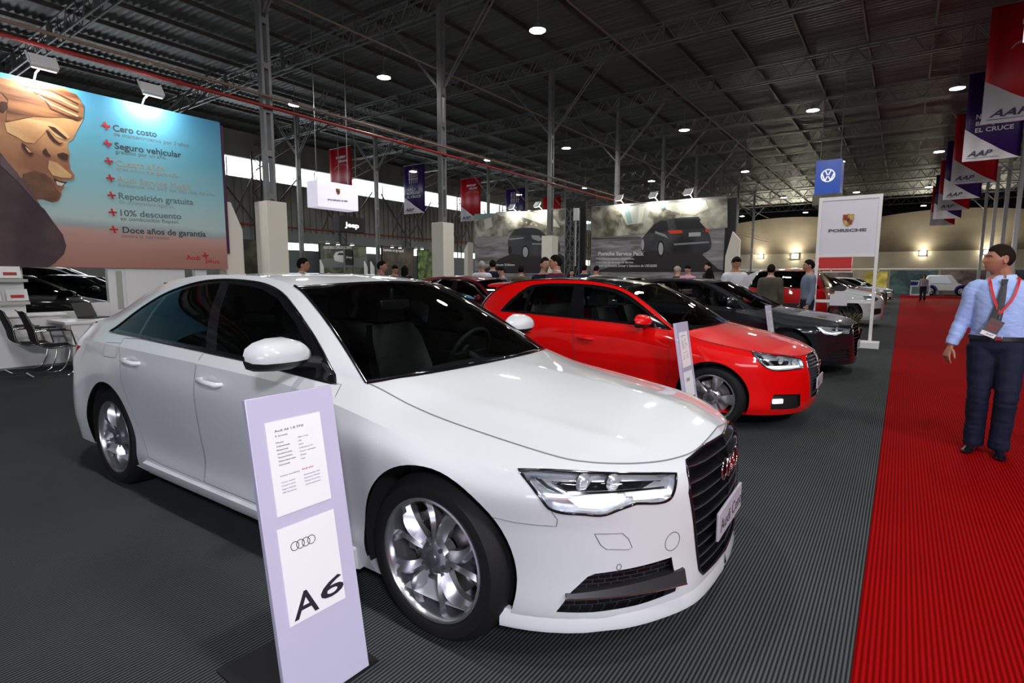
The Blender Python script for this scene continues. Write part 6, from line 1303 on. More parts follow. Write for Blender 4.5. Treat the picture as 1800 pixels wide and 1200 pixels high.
PY = 21.0; NY = (0, -1, 0)
def pfig(px, m, lift, par, name='printed_shape', Y=PY):
    b = B(); sheet(b, [onY(x, y, Y) for x, y in px], NY, .004, lift); return b.obj(name, m, par, smooth=None)
def pell(cx, cy, rx, ry, n=20, a0=0, a1=360): return [(cx + rx * math.cos(math.radians(a0 + (a1 - a0) * k / n)), cy + ry * math.sin(math.radians(a0 + (a1 - a0) * k / n))) for k in range(n)]
road = night('print_road', (.16, .14, .14), (.42, .40, .43), .9, (1, 1, 6)); city = night('print_city', (.09, .08, .05), (.62, .60, .48), 1.6); dkr = M('print_shadow', (.022, .018, .018), .5); cblk = noisy(M('print_black_car', (.060, .060, .065), .4), 1.3, .75, (.012, .012, .014)); cgl = M('print_car_glass', (.012, .012, .014), .4); csh = M('print_car_shine', (.26, .26, .27), .4); prim = M('print_rim', (.40, .40, .41), .4); ptw = M('print_text_white', (.75, .75, .75), .5); plamp = M('print_tail', (.6, .05, .02), .4); pwl = M('print_glow', (.60, .62, .50), .5); pbl = M('print_teal', (.20, .30, .28), .5)
def board(x0, x1, z1, label):
    t = thing('billboard', label, 'billboard'); B().b2((x0, PY, 0), (x1, PY + .12, z1)).obj('board_body', M_BLACK, t); B().b2((x0, PY - .012, 1.2), (x1, PY - .002, z1 - .01)).obj('board_face', road, t); return t
b1 = board(-17.2, -12.0, 4.42, 'left billboard printed with a dark off-roader seen from the front')
pfig([(834, 376), (1009, 367), (1009, 410), (990, 416), (834, 415)], city, .014, b1); pfig([(834, 418), (1009, 414), (1009, 421), (834, 428)], M('print_quay', (.30, .27, .25), .5), .013, b1)
pfig([(870, 372), (930, 371), (975, 385), (985, 400), (960, 396), (920, 382), (880, 380)], pwl, .016, b1); pfig([(850, 385), (864, 382), (866, 398), (854, 404)], pwl, .016, b1)
pfig([(834, 378), (865, 374), (870, 380), (850, 386), (834, 386)], pbl, .016, b1)
pfig([(878, 455), (860, 470), (834, 480), (1009, 480), (1009, 462), (985, 446), (900, 446)], dkr, .016, b1)
for x, y in ((905, 383), (918, 389), (926, 391), (934, 394), (943, 396), (950, 392), (894, 391), (908, 398)): pfig(pell(x, y, 1.6, 1.3, 8), pwl, .018, b1)
pfig([(893, 424), (897, 413), (905, 403), (916, 400), (938, 400), (950, 404), (960, 413), (975, 420), (984, 428), (985, 440), (981, 446), (970, 450), (955, 451), (925, 450), (916, 448), (900, 446), (894, 438)], cblk, .018, b1, 'printed_car')
pfig([(900, 413), (907, 404), (917, 401), (937, 401), (947, 405), (954, 412), (925, 414)], cgl, .021, b1); pfig([(934, 413), (948, 414), (954, 421), (948, 424), (937, 420)], csh, .022, b1); pfig([(895, 419), (922, 417), (920, 419), (896, 422)], csh, .022, b1); pfig([(935, 427), (958, 428), (958, 430), (936, 430)], csh, .022, b1)
pfig(pell(924, 443, 7, 12), M_BLACK, .022, b1); pfig(pell(924, 443, 4.6, 9), prim, .024, b1); pfig(pell(897, 440, 3.2, 8), M_BLACK, .022, b1)
fit_text('board_text', 'Cayenne Platinum Edition', onY(842, 467, PY), onY(905, 467, PY), UPZ, .10, ptw, b1, .004, lift=.02)
b2_ = board(-10.85, -5.42, 4.40, 'right billboard printed with a dark off-roader seen from behind and service offers')
pfig([(1041, 364), (1279, 349), (1279, 400), (1041, 418)], city, .014, b2_); pfig([(1088, 364), (1140, 360), (1142, 372), (1134, 392), (1102, 395), (1094, 378)], M('print_tower', (.40, .42, .36), .5), .017, b2_)
pfig([(1096, 366), (1106, 364), (1112, 392), (1104, 393)], pbl, .019, b2_); pfig([(1124, 363), (1134, 362), (1128, 391), (1121, 392)], pwl, .019, b2_); pfig([(1165, 358), (1240, 352), (1246, 366), (1222, 378), (1200, 376), (1172, 368)], pwl, .017, b2_); pfig([(1140, 361), (1168, 358), (1172, 366), (1152, 368)], pbl, .019, b2_)
for q in (((1172, 358), (1182, 372)), ((1182, 372), (1196, 358)), ((1206, 356), (1196, 378)), ((1218, 356), (1236, 366)), ((1236, 366), (1222, 378))): b = B(); b.bar(onY(*q[0], PY) + Vector((0, -.022, 0)), onY(*q[1], PY) + Vector((0, -.022, 0)), .03, .004, up=(0, 1, 0)); b.obj('printed_line', wht, b2_)
pfig([(1041, 418), (1127, 416), (1127, 418), (1041, 421)], M('print_rail', (.08, .07, .05), .5), .018, b2_); pfig([(1041, 430), (1110, 430), (1041, 445)], road, .018, b2_)
pfig([(1125, 444), (1160, 436), (1240, 440), (1235, 448), (1262, 472), (1279, 478), (1041, 478), (1090, 464)], dkr, .016, b2_)
pfig([(1127, 442), (1128, 420), (1136, 410), (1150, 393), (1162, 386), (1200, 382), (1228, 381), (1232, 386), (1230, 391), (1242, 402), (1248, 414), (1251, 428), (1249, 438), (1240, 444), (1225, 446), (1180, 446), (1172, 440), (1150, 440), (1140, 441)], cblk, .018, b2_, 'printed_car')
pfig([(1140, 408), (1152, 394), (1162, 388), (1172, 388), (1176, 404), (1158, 410)], cgl, .021, b2_); pfig([(1186, 386), (1226, 385), (1240, 400), (1190, 404)], cgl, .021, b2_); pfig([(1174, 405), (1199, 404), (1200, 410), (1178, 411)], plamp, .022, b2_); pfig([(1240, 402), (1247, 403), (1247, 408), (1241, 408)], plamp, .022, b2_); pfig([(1211, 409), (1232, 408), (1232, 415), (1211, 416)], prim, .022, b2_); pfig([(1152, 406), (1170, 412), (1176, 420), (1168, 416), (1152, 410)], csh, .022, b2_); pfig([(1184, 428), (1246, 424), (1247, 427), (1186, 431)], csh, .022, b2_)
pfig(pell(1162, 437, 6.5, 15), M_BLACK, .022, b2_); pfig(pell(1162, 437, 4.2, 11), prim, .024, b2_); pfig(pell(1130, 430, 2.6, 10), prim, .022, b2_)
fit_text('board_text', 'Porsche Service Pack', onY(1052, 449, PY), onY(1132, 449, PY), UPZ, .15, ptw, b2_, .006, lift=.024)
for s, y, x1, h in (('Mantenimiento gratuito.', 456, 1116, .075), ('Extensión de garantía de fábrica.', 462.5, 1114, .075), ('Cupón de Porsche Driver´s Selection de USD$200', 469, 1155, .095)): fit_text('board_text', s, onY(1048, y, PY), onY(x1, y, PY), UPZ, h, ptw, b2_, .002, lift=.024)
for k, (px, py) in enumerate(((907, 373), (952, 371), (1095, 360), (1155, 357), (1216, 352))):
    p = onY(px, py, PY); flood(p.x - .0, PY + .06, (4.42 if k < 2 else 4.40) + .016, -.35, -1, 'small flood light over the %s billboard, %s from its left end' % ('left off-roader' if k < 2 else 'right off-roader', ('first', 'second', 'first', 'second', 'third')[k]), 15)
# black frame panel, fin at the right of the boards
tag(B().b2((-5.4, PY, 0), (-5.05, PY + .1, 4.3)).obj('end_board', M_BLACK), 'narrow black panel at the right end of the car billboards', 'panel')
f_ = thing('display_fin', 'white pentagonal fin at the right end of the car billboards', 'panel'); p0, p1 = onY(1276, 480, 20.4), onY(1297, 480, 20.4)
B().prism([(p0.x, 0), (p1.x + .05, 0), (p1.x + .05, 2.75), ((p0.x + p1.x) / 2, 3.05), (p0.x, 2.2)], 20.2, 20.4, lambda a, b, h: (a, h, b)).obj('fin_body', M_CREAM, f_, bevel=.004)
f2 = thing('display_fin', 'white slanted fin at the left end of the car billboards', 'panel'); p0 = onY(826, 430, 20.6); B().prism([(p0.x - .12, 0), (p0.x + .12, 0), (p0.x + .12, 3.1), (p0.x - .12, 2.7)], 20.3, 20.7, lambda a, b, h: (a, h, b)).obj('fin_body', M_CREAM, f2)
# scaffold tower between the billboards
tw = thing('scaffold_tower', 'silver truss tower between the two car billboards', 'truss tower', (-11.43, PY - .6, 0)); b = B()
for x in (-.22, .22):
    for y in (-.22, .22): b.tube([(x, y, 0), (x, y, 4.25)], .022, 8)
for k in range(7):
    z = .15 + k * .6
    for y in (-.22, .22): b.bar((-.22, y, z), (.22, y, z), .022); b.bar((-.22, y, z), (.22, y, z + .6), .016); b.bar((.22, y, z), (-.22, y, z + .6), .016)
    for x in (-.22, .22): b.bar((x, -.22, z), (x, .22, z + .6), .016)
b.obj('tower_frame', M_STEEL, tw); B().b2((-.5, .3, 0), (.45, .4, 4.6)).obj('tower_backing', M_BLACK, tw); b = B(); b.tube([(.33, -.3, 1.9), (.33, -.3, 4.2)], .02, 8); b.obj('speaker_pole', M_WHITE, tw); B().b2((.24, -.38, 3.75), (.44, -.22, 4.25)).obj('loudspeaker', M_WHITE, tw, bevel=.01)
# ------------------------------------------------------------------ crest and lettering of the sports-car maker
def crest(b, c, w, ux, n):
    ux, n, uz = Vector(ux), Vector(n), Vector((0, 0, 1)); c = Vector(c); P = [(-.5, .62), (-.2, .60), (0, .66), (.2, .60), (.5, .62), (.52, .1), (.42, -.25), (.2, -.52), (0, -.66), (-.2, -.52), (-.42, -.25), (-.52, .1)]
    sheet(b, [c + ux * x * w + uz * y * w for x, y in P], n, .004, .001, 0)
    for k, (x0, y0, x1, y1) in enumerate(((-.44, .02, -.06, .54), (.06, -.45, .36, -.02), (.06, .06, .44, .54), (-.36, -.45, -.06, -.02))): sheet(b, [c + ux * x * w + uz * y * w for x, y in ((x0, y0), (x1, y0), (x1, y1), (x0, y1))], n, .002, .006, 1 if k < 2 else 2)
    sheet(b, [c + ux * x * w + uz * y * w for x, y in ((-.15, .22), (.15, .22), (.15, -.05), (0, -.22), (-.15, -.05))], n, .002, .009, 3)
CR = [M('crest_gold', (.42, .25, .05), .35, .5), M('crest_red', (.28, .02, .02), .4), M('crest_gold_light', (.52, .36, .10), .4, .3), M('crest_dark', (.05, .03, .02), .4)]; M_LOGO = M('logo_grey', (.10, .09, .11), .5); M_SIGNW = M('sign_white', (.66, .64, .70), .4)
ps = thing('sign_stand', 'tall white frame sign with a crest on a pair of poles beside the dark saloon', 'sign'); SY_ = 13.55
def P_(px, py): return onY(px, py, SY_)
xl, xr, zt, zb_ = P_(1440, 400).x, P_(1545, 400).x, P_(1500, 344).z, P_(1490, 449).z
for x in (xl, xr): B().b2((x - .03, SY_ - .03, .1), (x + .03, SY_ + .03, zt)).obj('sign_pole', M_WHITE, ps, bevel=.004)
B().b2((xl + .03, SY_ - .02, zt - .07), (xr - .03, SY_ + .02, zt)).obj('sign_bar', M_WHITE, ps); B().b2((xl + .03, SY_ - .02, zb_ - .03), (xr - .03, SY_ + .02, zb_ + .03)).obj('sign_bar', M_WHITE, ps); B().b2((xl + .03, SY_ - .02, .92), (xr - .03, SY_ + .02, .98)).obj('sign_bar', M_WHITE, ps)
sp_ = B().b2((xl + .03, SY_ - .012, zb_ + .03), (xr - .03, SY_ + .012, zt - .07)).obj('sign_panel', M_SIGNW, ps); b = B(); crest(b, P_(1491, 387) + Vector((0, -.014, 0)), .20, (1, 0, 0), NY); b.obj('crest', CR, sp_, smooth=None)
fit_text('sign_text', 'PORSCHE', P_(1456, 408), P_(1523, 406), UPZ, .055, M_LOGO, sp_, .004, lift=.016); B().b2((xl + .3, SY_ - .05, .86), (xl + .62, SY_ - .03, 1.10)).obj('info_card', M('info_card', (.6, .6, .62), .4), ps)
B().b2((xr - .24, SY_ - .2, 0), (xr + .17, SY_ + .22, .13)).obj('base_block', M_WHITE, ps, bevel=.006); B().b2((xl - .17, SY_ - .2, 0), (xl + .24, SY_ + .22, .13)).obj('base_block', M_WHITE, ps, bevel=.006)
# hanging blue cube with the round emblem
vw = thing('hanging_sign', 'blue hanging box sign with a round white emblem', 'sign'); VY = 27.; a, c = onY(1435, 283, VY), onY(1476, 339, VY); x0, x1, z0, z1 = a.x, c.x, c.z, a.z
B().b2((x0, VY, z0), (x1, VY + 1.1, z1)).obj('sign_box', M('sign_blue', (.005, .055, .32), .4, emit=(.005, .05, .4), es=.10), vw); B().b2((x0 - .05, VY - .03, z0 - .45), (x1 + .05, VY + 1.15, z0)).obj('sign_skirt', M_STEELD, vw)
cc = Vector(((x0 + x1) / 2, VY - .02, (z0 + z1) / 2 + .05)); b = B(); R1 = (x1 - x0) * .26
b.tube([cc + Vector((R1 * math.cos(t), 0, R1 * math.sin(t))) for t in np.linspace(0, 2 * PI, 41)[:-1]], R1 * .11, 6, closed=True)
for s in (-1, 1):
    b.bar(cc + Vector((s * R1 * .42, 0, R1 * .85)), cc + Vector((s * .02, 0, R1 * .08)), R1 * .17, .02, up=(0, 1, 0)); b.bar(cc + Vector((s * R1 * .86, 0, R1 * .3)), cc + Vector((s * R1 * .42, 0, -R1 * .85)), R1 * .17, .02, up=(0, 1, 0)); b.bar(cc + Vector((s * R1 * .42, 0, -R1 * .85)), cc + Vector((s * .02, 0, -R1 * .12)), R1 * .17, .02, up=(0, 1, 0))
b.obj('round_emblem', M('emblem_white', (.8, .8, .85), .4, emit=(1, 1, 1), es=.2), vw, 60)
for x in (x0 + .1, x1 - .1): B().tube([(x, VY + .5, z1), (x, VY + .5, 9.98)], .02, 6).obj('hanging_cable', M_STEEL, vw)
# lit white box with crest, black box beyond it (both face +X)
hb_ = thing('hanging_sign', 'white lit box sign with a crest hanging from the roof', 'sign'); LX = -15.0
B().b2((LX - .55, 10.62, 3.61), (LX, 12.18, 4.42)).obj('sign_box', M('lit_white', (.7, .68, .75), .4, emit=(.86, .82, 1.0), es=.28), hb_, bevel=.01)
b = B(); crest(b, onX(594, 337, LX) + Vector((.004, 0, 0)), .155, (0, 1, 0), NX); b.obj('crest', CR, hb_, smooth=None); fit_text('sign_text', 'PORSCHE', onX(576, 352, LX), onX(611, 355, LX), UPZ, .045, M_LOGO, hb_, .003, lift=.006)
for y in (10.8, 12.0): B().tube([(LX - .28, y, 4.42), (LX - .28, y, 9.98)], .015, 6).obj('hanging_cable', M_STEEL, hb_)
jp = thing('hanging_sign', 'black box sign with white lettering hanging beyond the lit white one', 'sign'); JX = -20.
B().b2((JX - .45, 15.19, 3.39), (JX, 16.55, 4.05)).obj('sign_box', M_BLACK, jp, bevel=.01); fit_text('sign_text', 'Jeep', onX(606, 398, JX), onX(631, 401, JX), UPZ, .20, M('sign_letter_white', (.75, .75, .75), .4, emit=(1, 1, 1), es=.5), jp, .012, lift=.006)
for y in (15.4, 16.3): B().tube([(JX - .2, y, 4.05), (JX - .2, y, 9.98)], .015, 6).obj('hanging_cable', M_STEEL, jp)
# ------------------------------------------------------------------ hanging banners
BR, BP, BWt, BNk = M('banner_red', (.50, .006, .012), .45, spec=.4), M('banner_purple', (.030, .012, .10), .4, spec=.4), M('banner_white', (.58, .56, .58), .6), M('banner_ink', (.02, .025, .07), .6)
def banner(x, y, w, z0, z1, red, label, group, txt=True):
    t = thing('banner', label, 'banner', (x, y, 0), 0, group); H_ = z1 - z0; rows = []
    for k in range(13): xx = w * k / 12; rows.append([(xx, -.03 * math.sin(k * 1.3) * .7, z0), (xx, -.03 * math.sin(k * 1.3 + .6), z0 + H_ * .5), (xx, 0, z1)])
    o = B().grid(rows).obj('banner_cloth', BR if red else BP, t, 80); md = o.modifiers.new('s', 'SOLIDIFY'); md.thickness = .006
    wv = lambda xx: -.028 - .03 * math.sin(xx / w * 12 * 1.3) * .8
    n = 14; top = [(xx, z0 + H_ * (.37 * (1 - xx / w) ** 1.15 + .0)) for xx in np.linspace(0, w, n)]; b = B(); b.grid([[(xx, wv(xx), z0 + .002), (xx, wv(xx), zz + .004)] for xx, zz in top]); b.obj('banner_corner', BWt, t, 80)
    B().tube([(-.03, 0, z1), (w + .03, 0, z1)], .02, 8).obj('banner_rod', M_STEEL, t)
    for xx in (.05, w - .05): B().tube([(xx, 0, z1), (xx, 0, 9.98)], .006, 5).obj('banner_cord', M_STEEL, t)
    if txt:
        f = Vector((0, -.075, 0)); T = lambda s, xa, xb, z, h, m, sh=0, o_=.004: fit_text('banner_text', s, Vector((xa * w, 0, z)) + f, Vector((xb * w, 0, z)) + f, UPZ, h, m, t, o_, sh, extr=.004)
        T('AAP', .08, .52, z0 + .17, .19, BNk, .35, .005); B().b2((.06 * w, -.08, z0 + .10), (.62 * w, -.074, z0 + .112)).obj('text_rule', BNk, t)
        if red:
            T('motor', .34, .80, z0 + H_ * .80, .19, BWt, 0, .008); T('show', .46, .86, z0 + H_ * .73, .16, BWt, 0, .008); b = B()
            car_ = [(.25, .62), (.30, .655), (.42, .68), (.55, .70), (.68, .695), (.78, .675), (.88, .66), (.90, .63)]
            for q in (0, .012): b.tube([(xx * w, -.078, z0 + H_ * (zz - q)) for xx, zz in car_], .006, 5)
            b.tube([(.38 * w, -.078, z0 + H_ * .672), (.45 * w, -.078, z0 + H_ * .645), (.80 * w, -.078, z0 + H_ * .648)], .005, 5); b.obj('car_outline', BWt, t)
        else:
            for k in range(5): B().b2((w * (.30 + .09 * k), -.08, z0 + H_ * .62), (w * (.325 + .09 * k), -.074, z0 + H_ * .90)).obj('printed_bar', BWt, t)
            for k in range(3): B().b2((w * .26, -.083, z0 + H_ * (.70 + .06 * k)), (w * .76, -.077, z0 + H_ * (.708 + .06 * k))).obj('printed_bar', M('banner_gold', (.35, .22, .02), .5) if k == 1 else BWt, t)
            T('NUNCA', .18, .62, z0 + H_ * .47, .16, BWt); T('BLOQUEES', .18, .80, z0 + H_ * .395, .14, BWt); T('EL CRUCE', .18, .84, z0 + H_ * .32, .15, BWt)
    return t
for k in range(-1, 7): banner(1.50, 20.9 + 6.1 * k if k >= 0 else 14.2, 1.62 if k > 0 else 1.95, 5.78, 8.95, k % 2 == 0, '%s banner over the red carpet, %s of the row of eight' % ('red' if k % 2 == 0 else 'purple', ('nearest, cut by the frame', 'second and largest', 'third', 'fourth', 'fifth', 'sixth', 'seventh', 'farthest')[k + 1]), 'banners over the red carpet', k < 5)
for k in range(5): banner(-28.6, 21.2 + 6.0 * k, 2.0, 5.75, 9.0, k % 2 == 0, '%s banner hanging by the left skylight, %s from the near end' % ('red' if k % 2 == 0 else 'dark purple', ('first', 'second', 'third', 'fourth', 'fifth')[k]), 'banners along the left skylight', k < 4)
# ------------------------------------------------------------------ background cars
def simplecar(S, mat, label, loc, rz, scale=(1, 1, 1), **kw):
    T = dict(S); T.update(g=.06, wheel=S['wheel'][:3] + (kw.get('wheel', 'five'),), sglass=M_GLASSD, rglass=M_GLASSD); T.pop('gaps', None)
    for k, v in kw.get('spec', {}).items():
        if v is None: T.pop(k, None)
        else: T[k] = v
    t = thing('car', label, 'car', loc, rz); bm, bvh, inf = finish_car(T, mat, t, M_GAP, detail=0, roofmat=kw.get('roof')); t.scale = scale
    if 'tail' in T:
        for s in (-1, 1): mesh_obj('tail_light', pick(bm, {34}, 'R' if s < 0 else 'L'), M_REDL, t, 40)
    bm.free(); return t
SUVK = dict(grille=None, plate=None, hl=[(.30, -.75, .75), (.45, -.70, .765), (.60, -.56, .735), (.66, -.48, .69), (.60, -.60, .645), (.50, -.70, .635), (.36, -.77, .67)], hl_c=(0, 3), hl_parts=[('light_strip', M_LED, -.016, [(.40, -.74, .70), (.55, -.62, .70), (.55, -.62, .68), (.40, -.75, .68)])],
            intake=[(.50, -.72, .44), (.62, -.58, .46), (.74, -.40, .46), (.75, -.38, .33), (.62, -.58, .30), (.52, -.70, .32)], fogs=[], emblem=(.6, .0))
simplecar(A1, P_MAROON, 'dark red hatchback with its front door open, behind the red one', (-6.15, 9.45, 0), 0, (1.04, 1.0, 1.02))
simplecar(A4, P_BLACK, 'black saloon whose roof shows just beyond the dark grey one', (-4.35, 13.4, 0), 0, (.96, .98, 1.015), wheel='ten')
WH2 = simplecar(A1, P_WHITE, 'white off-roader with big black front intakes by the carpet', (-1.25, 20.1, 0), 0, (1.07, 1.10, 1.20), wheel='dark', spec=SUVK)
simplecar(A1, P_CAR2, 'red off-roader seen from behind, beyond the two talking men', (-2.35, 17.85, 0), PI / 2, (1.14, 1.10, 1.17), spec=SUVK)
simplecar(A1, P_CAR2, 'red car with its nose beyond the white off-roader', (-1.45, 27.2, 0), 0, (1.05, 1.05, 1.08)); simplecar(A4, P_SILVER, 'silver car, second beyond the white off-roader', (-1.4, 32.0, 0), 0, (.95, 1, 1), wheel='ten')
simplecar(A1, P_WHITE, 'white hatchback nose farthest along the carpet edge', (-1.2, 38.5, 0), 0, (1.05, 1.05, 1.05))
simplecar(A1, P_BLACK, 'glossy black hatchback behind the stand window', (-15.6, 4.35, 0), 1.95, (1.1, 1.05, 1.05)); simplecar(A1, P_WHITE, 'white off-roader standing far behind the stand window', (-21.0, 7.0, 0), 1.2, (1.2, 1.12, 1.22), spec=SUVK); simplecar(A4, P_BLACK, 'black saloon beyond the window at the right of the black hatchback', (-17.6, 6.6, 0), .9, (.95, 1, 1), wheel='ten')
simplecar(A4, P_BLACK, 'black car behind the standing visitors near the second column', (-14.5, 14.6, 0), .3, (.95, 1, 1.02), wheel='ten')
# open door of the dark red hatchback
dcar = [o for o in bpy.data.objects if o.get('label', '').startswith('dark red hatchback')][0]
d = B(); d.prism([(0, .30), (1.05, .30), (1.05, .92), (0, .86)], -.03, .03, lambda a, b, h: (a, h, b)); dd = d.obj('open_door', P_MAROON, dcar, bevel=.01); dd.location = (-.45, -.90, 0); dd.rotation_euler = (0, 0, PI + .95)
B().tube([(0, 0, .86), (.30, 0, 1.20), (.55, 0, 1.34), (.95, 0, 1.37), (1.05, 0, 1.30), (1.05, 0, .92)], .028, 8).obj('door_window_frame', M_GLOSSBLK, dd, 60)
# small racing buggy at the far end
bu = thing('buggy', 'small white and blue buggy at the far end of the carpet', 'car', (3.0, 60.5, 0), 0); B().prism([(-1.5, .35), (1.4, .35), (1.5, .8), (.9, 1.05), (.4, 1.75), (-1.2, 1.75), (-1.6, .95)], -.7, .7, lambda a, b, h: (a, h, b)).obj('buggy_body', M_WHITE, bu, bevel=.1); B().prism([(-1.0, 1.05), (.45, 1.05), (.15, 1.6), (-.95, 1.6)], -.72, .72, lambda a, b, h: (a, h, b)).obj('buggy_window', M_GLOSSBLK, bu)
for x in (-1.0, 1.15):
    for s in (-1, 1): w = make_wheel(.38, .24, .24, 'five', bu, True); w.location = (x, s * .78, .38); w.rotation_euler = (0, 0, 0 if s < 0 else PI); B().tube([(x + .46 * math.cos(a), s * .75, .38 + .46 * math.sin(a)) for a in np.linspace(0, PI, 9)], .09, 8).obj('mudguard', P_BLUE, bu, 60)
# ------------------------------------------------------------------ visitors
def vis(px, ytop, d, rel, label, **kw):
    r_ = _ray(px, ytop); k = d / 1.0; p = Vector((0, 0, CAMH)) + r_ * d; h = p.z + .005; kw.setdefault('group', 'visitors among the cars')
    return bg_person(label, (p.x, p.y, .007 if -.05 < p.x < 4.3 and p.y < 57 else 0), math.atan2(-p.y, -p.x) + math.radians(rel), max(1.5, min(1.9, h)), **kw)
vis(531, 454, 9.4, 75, 'man with glasses seen over the roof of the white car', top=(.05, .06, .09), glasses=True, style='jacket', skin=SK2)
vis(670, 459, 11.5, 70, 'dark-haired man in a navy shirt left of the second column', top=(.012, .02, .05), skin=SK2); vis(692, 466, 14.2, 20, 'black-haired visitor looking down beside the man in navy', top=(.02, .02, .03), pose='down'); vis(711, 467, 15.4, 160, 'long-haired woman in black left of the second column', top=(.01, .01, .012), hair='long')
vis(847, 459, 14.2, 175, 'grey-haired man in a white shirt seen from behind', top=(.62, .66, .74), hairm=H_GRY); vis(866, 457, 14.6, 180, 'man in a dark suit seen from behind beside the white-shirted man', top=(.008, .012, .03), style='jacket'); vis(886, 469, 14.0, -60, 'man in a grey-blue shirt looking down', top=(.16, .20, .30), pose='down', skin=SK3)
vis(916, 467, 14.0, 170, 'person in a brown jacket seen from behind', top=(.11, .085, .055), style='jacket'); vis(957, 453, 9.4, 30, 'man with glasses facing the man in maroon', top=(.01, .01, .02), skin=SK3, glasses=True, hairm=H_BRN); vis(978, 449, 8.9, -125, 'man in a maroon sweater with white collar behind the red hatchback', top=(.075, .015, .045), style='collar', pose='turn')
vis(1005, 474, 18.5, 10, 'long-haired woman small between the billboards', top=(.3, .1, .1), hair='long', skin=SK3); vis(1027, 465, 17.2, 165, 'man in a dark blue shirt seen from behind below the scaffold tower', top=(.015, .03, .07)); vis(1046, 467, 16.0, 150, 'black-haired person in a white shirt below the right billboard', top=(.66, .66, .62), pose='down')
vis(1196, 468, 15.8, -120, 'balding man in a dark green shirt leaning over a car', top=(.02, .04, .045), hairm=H_GRY, pose='down', skin=SK3); vis(1212, 466, 15.0, -30, 'man in a pink shirt bending forward', top=(.62, .30, .42), pose='down', skin=SK3); vis(1246, 462, 16.0, -60, 'dark-haired man behind the black-haired woman', top=(.02, .02, .03), skin=SK3); vis(1247, 472, 14.2, 170, 'woman with black hair seen from behind', top=(.01, .01, .012), hair='long')
vis(1291, 452, 10.9, 25, 'man in a white T-shirt looking down beside the dark saloon', top=(.66, .67, .70), pose='down', skin=SK1); vis(1356, 465, 11.7, 170, 'man in an olive jacket seen from behind', top=(.075, .07, .05), style='jacket'); vis(1424, 457, 11.0, -75, 'man in a blue-grey shirt standing before the red off-roader', top=(.17, .20, .27), style='collar', pants=(.01, .012, .03))
vis(1625, 483, 35.0, 0, 'woman with long hair in a grey blouse walking on the red carpet', top=(.30, .26, .27), hair='long', group='people at the far end'); vis(1697, 478, 50, 40, 'person in a grey-blue top at the far end', top=(.2, .25, .3), group='people at the far end'); vis(1712, 481, 52, -60, 'person in black at the far end, beside the one in grey-blue', top=(.01, .01, .015), group='people at the far end'); vis(1671, 484, 53, 10, 'person in dark blue by the small buggy', top=(.01, .02, .06), group='people at the far end'); vis(1660, 485, 55, 170, 'person in black seen from behind by the small buggy', top=(.01, .01, .01), group='people at the far end')
# ------------------------------------------------------------------ far stands
def poster(label, x, y0, y1, z0, z1, m, dep=.06):
    t = thing('poster_board', label, 'poster'); B().b2((x - dep, y0, z0), (x, y1, z1)).obj('poster_face', m, t); B().b2((x - dep - .02, y0 - .05, 0), (x - dep, y1 + .05, z1 + .03)).obj('poster_back', M_BLACK, t); return t
gp = night('poster_green', (.02, .025, .018), (.16, .18, .10), 1.2)
FXL = -24.0; a, c = onX(563, 429, FXL), onX(645, 470, FXL); p = poster('dark poster with a white off-roader on the far left stand', FXL, a.y, c.y, .8, a.z, gp)
def fx(name, px, m, lift, X=FXL): b = B(); sheet(b, [onX(x, y, X) for x, y in px], NX, .004, lift); return b.obj(name, m, p, smooth=None)
fx('printed_road', [(563, 455), (645, 452), (645, 470), (563, 470)], M('poster_road', (.10, .11, .11), .5), .006); fx('printed_car', [(586, 450), (590, 443), (600, 441), (612, 443), (618, 450), (616, 458), (600, 461), (588, 458)], M('poster_car', (.42, .43, .42), .5), .010); fx('printed_window', [(592, 448), (596, 444), (610, 445), (612, 449)], cgl, .014)
fit_text('poster_text', 'AVENTUREROS CONOCEN EL CAMINO', onX(568, 437, FXL), onX(618, 437, FXL), UPZ, .14, ptw, p, .006, lift=.02)
a, c = onX(672, 432, FXL), onX(728, 470, FXL); p = poster('dark brown poster with white lettering on the far left stand', FXL, a.y, c.y, .8, a.z, night('poster_brown', (.018, .014, .010), (.07, .05, .035), 2)); fit_text('poster_text', 'Sorpréndete con algo especial', onX(673, 441, FXL), onX(709, 443, FXL), UPZ, .16, ptw, p, .006, lift=.02)
a, c = onX(735, 438, FXL), onX(766, 472, FXL); p = poster('green sports poster right of the brown poster', FXL, a.y, c.y, .8, a.z, night('poster_lime', (.02, .03, .012), (.16, .28, .06), 3))
a, c = onX(424, 421, -20), onX(458, 474, -20); poster('black poster between the white fin and the first column', -20, a.y, c.y, .6, a.z, night('poster_black', (.006, .007, .006), (.05, .06, .02), 2)); 
gw = tag(B().b2((-25.2, 13, 0), (-25.0, 44, 2.75)).obj('partition', M_GREYW), 'dark grey partition wall behind the far left posters', 'partition')
ea = thing('easel_sign', 'small black easel sign standing before the poster', 'sign'); a, c = onX(605, 439, -21), onX(622, 466, -21); B().b2((-21.03, a.y, c.z), (-21, c.y, a.z)).obj('sign_panel', M_BLACK, ea); fit_text('sign_text', 'Jeep', onX(608, 453, -21), onX(619, 454, -21), UPZ, .1, M_SIGNW, ea, .003)
for y in (a.y, c.y): B().b2((-21.05, y - .02, 0), (-20.98, y + .02, a.z + .02)).obj('easel_leg', M_STEEL, ea)
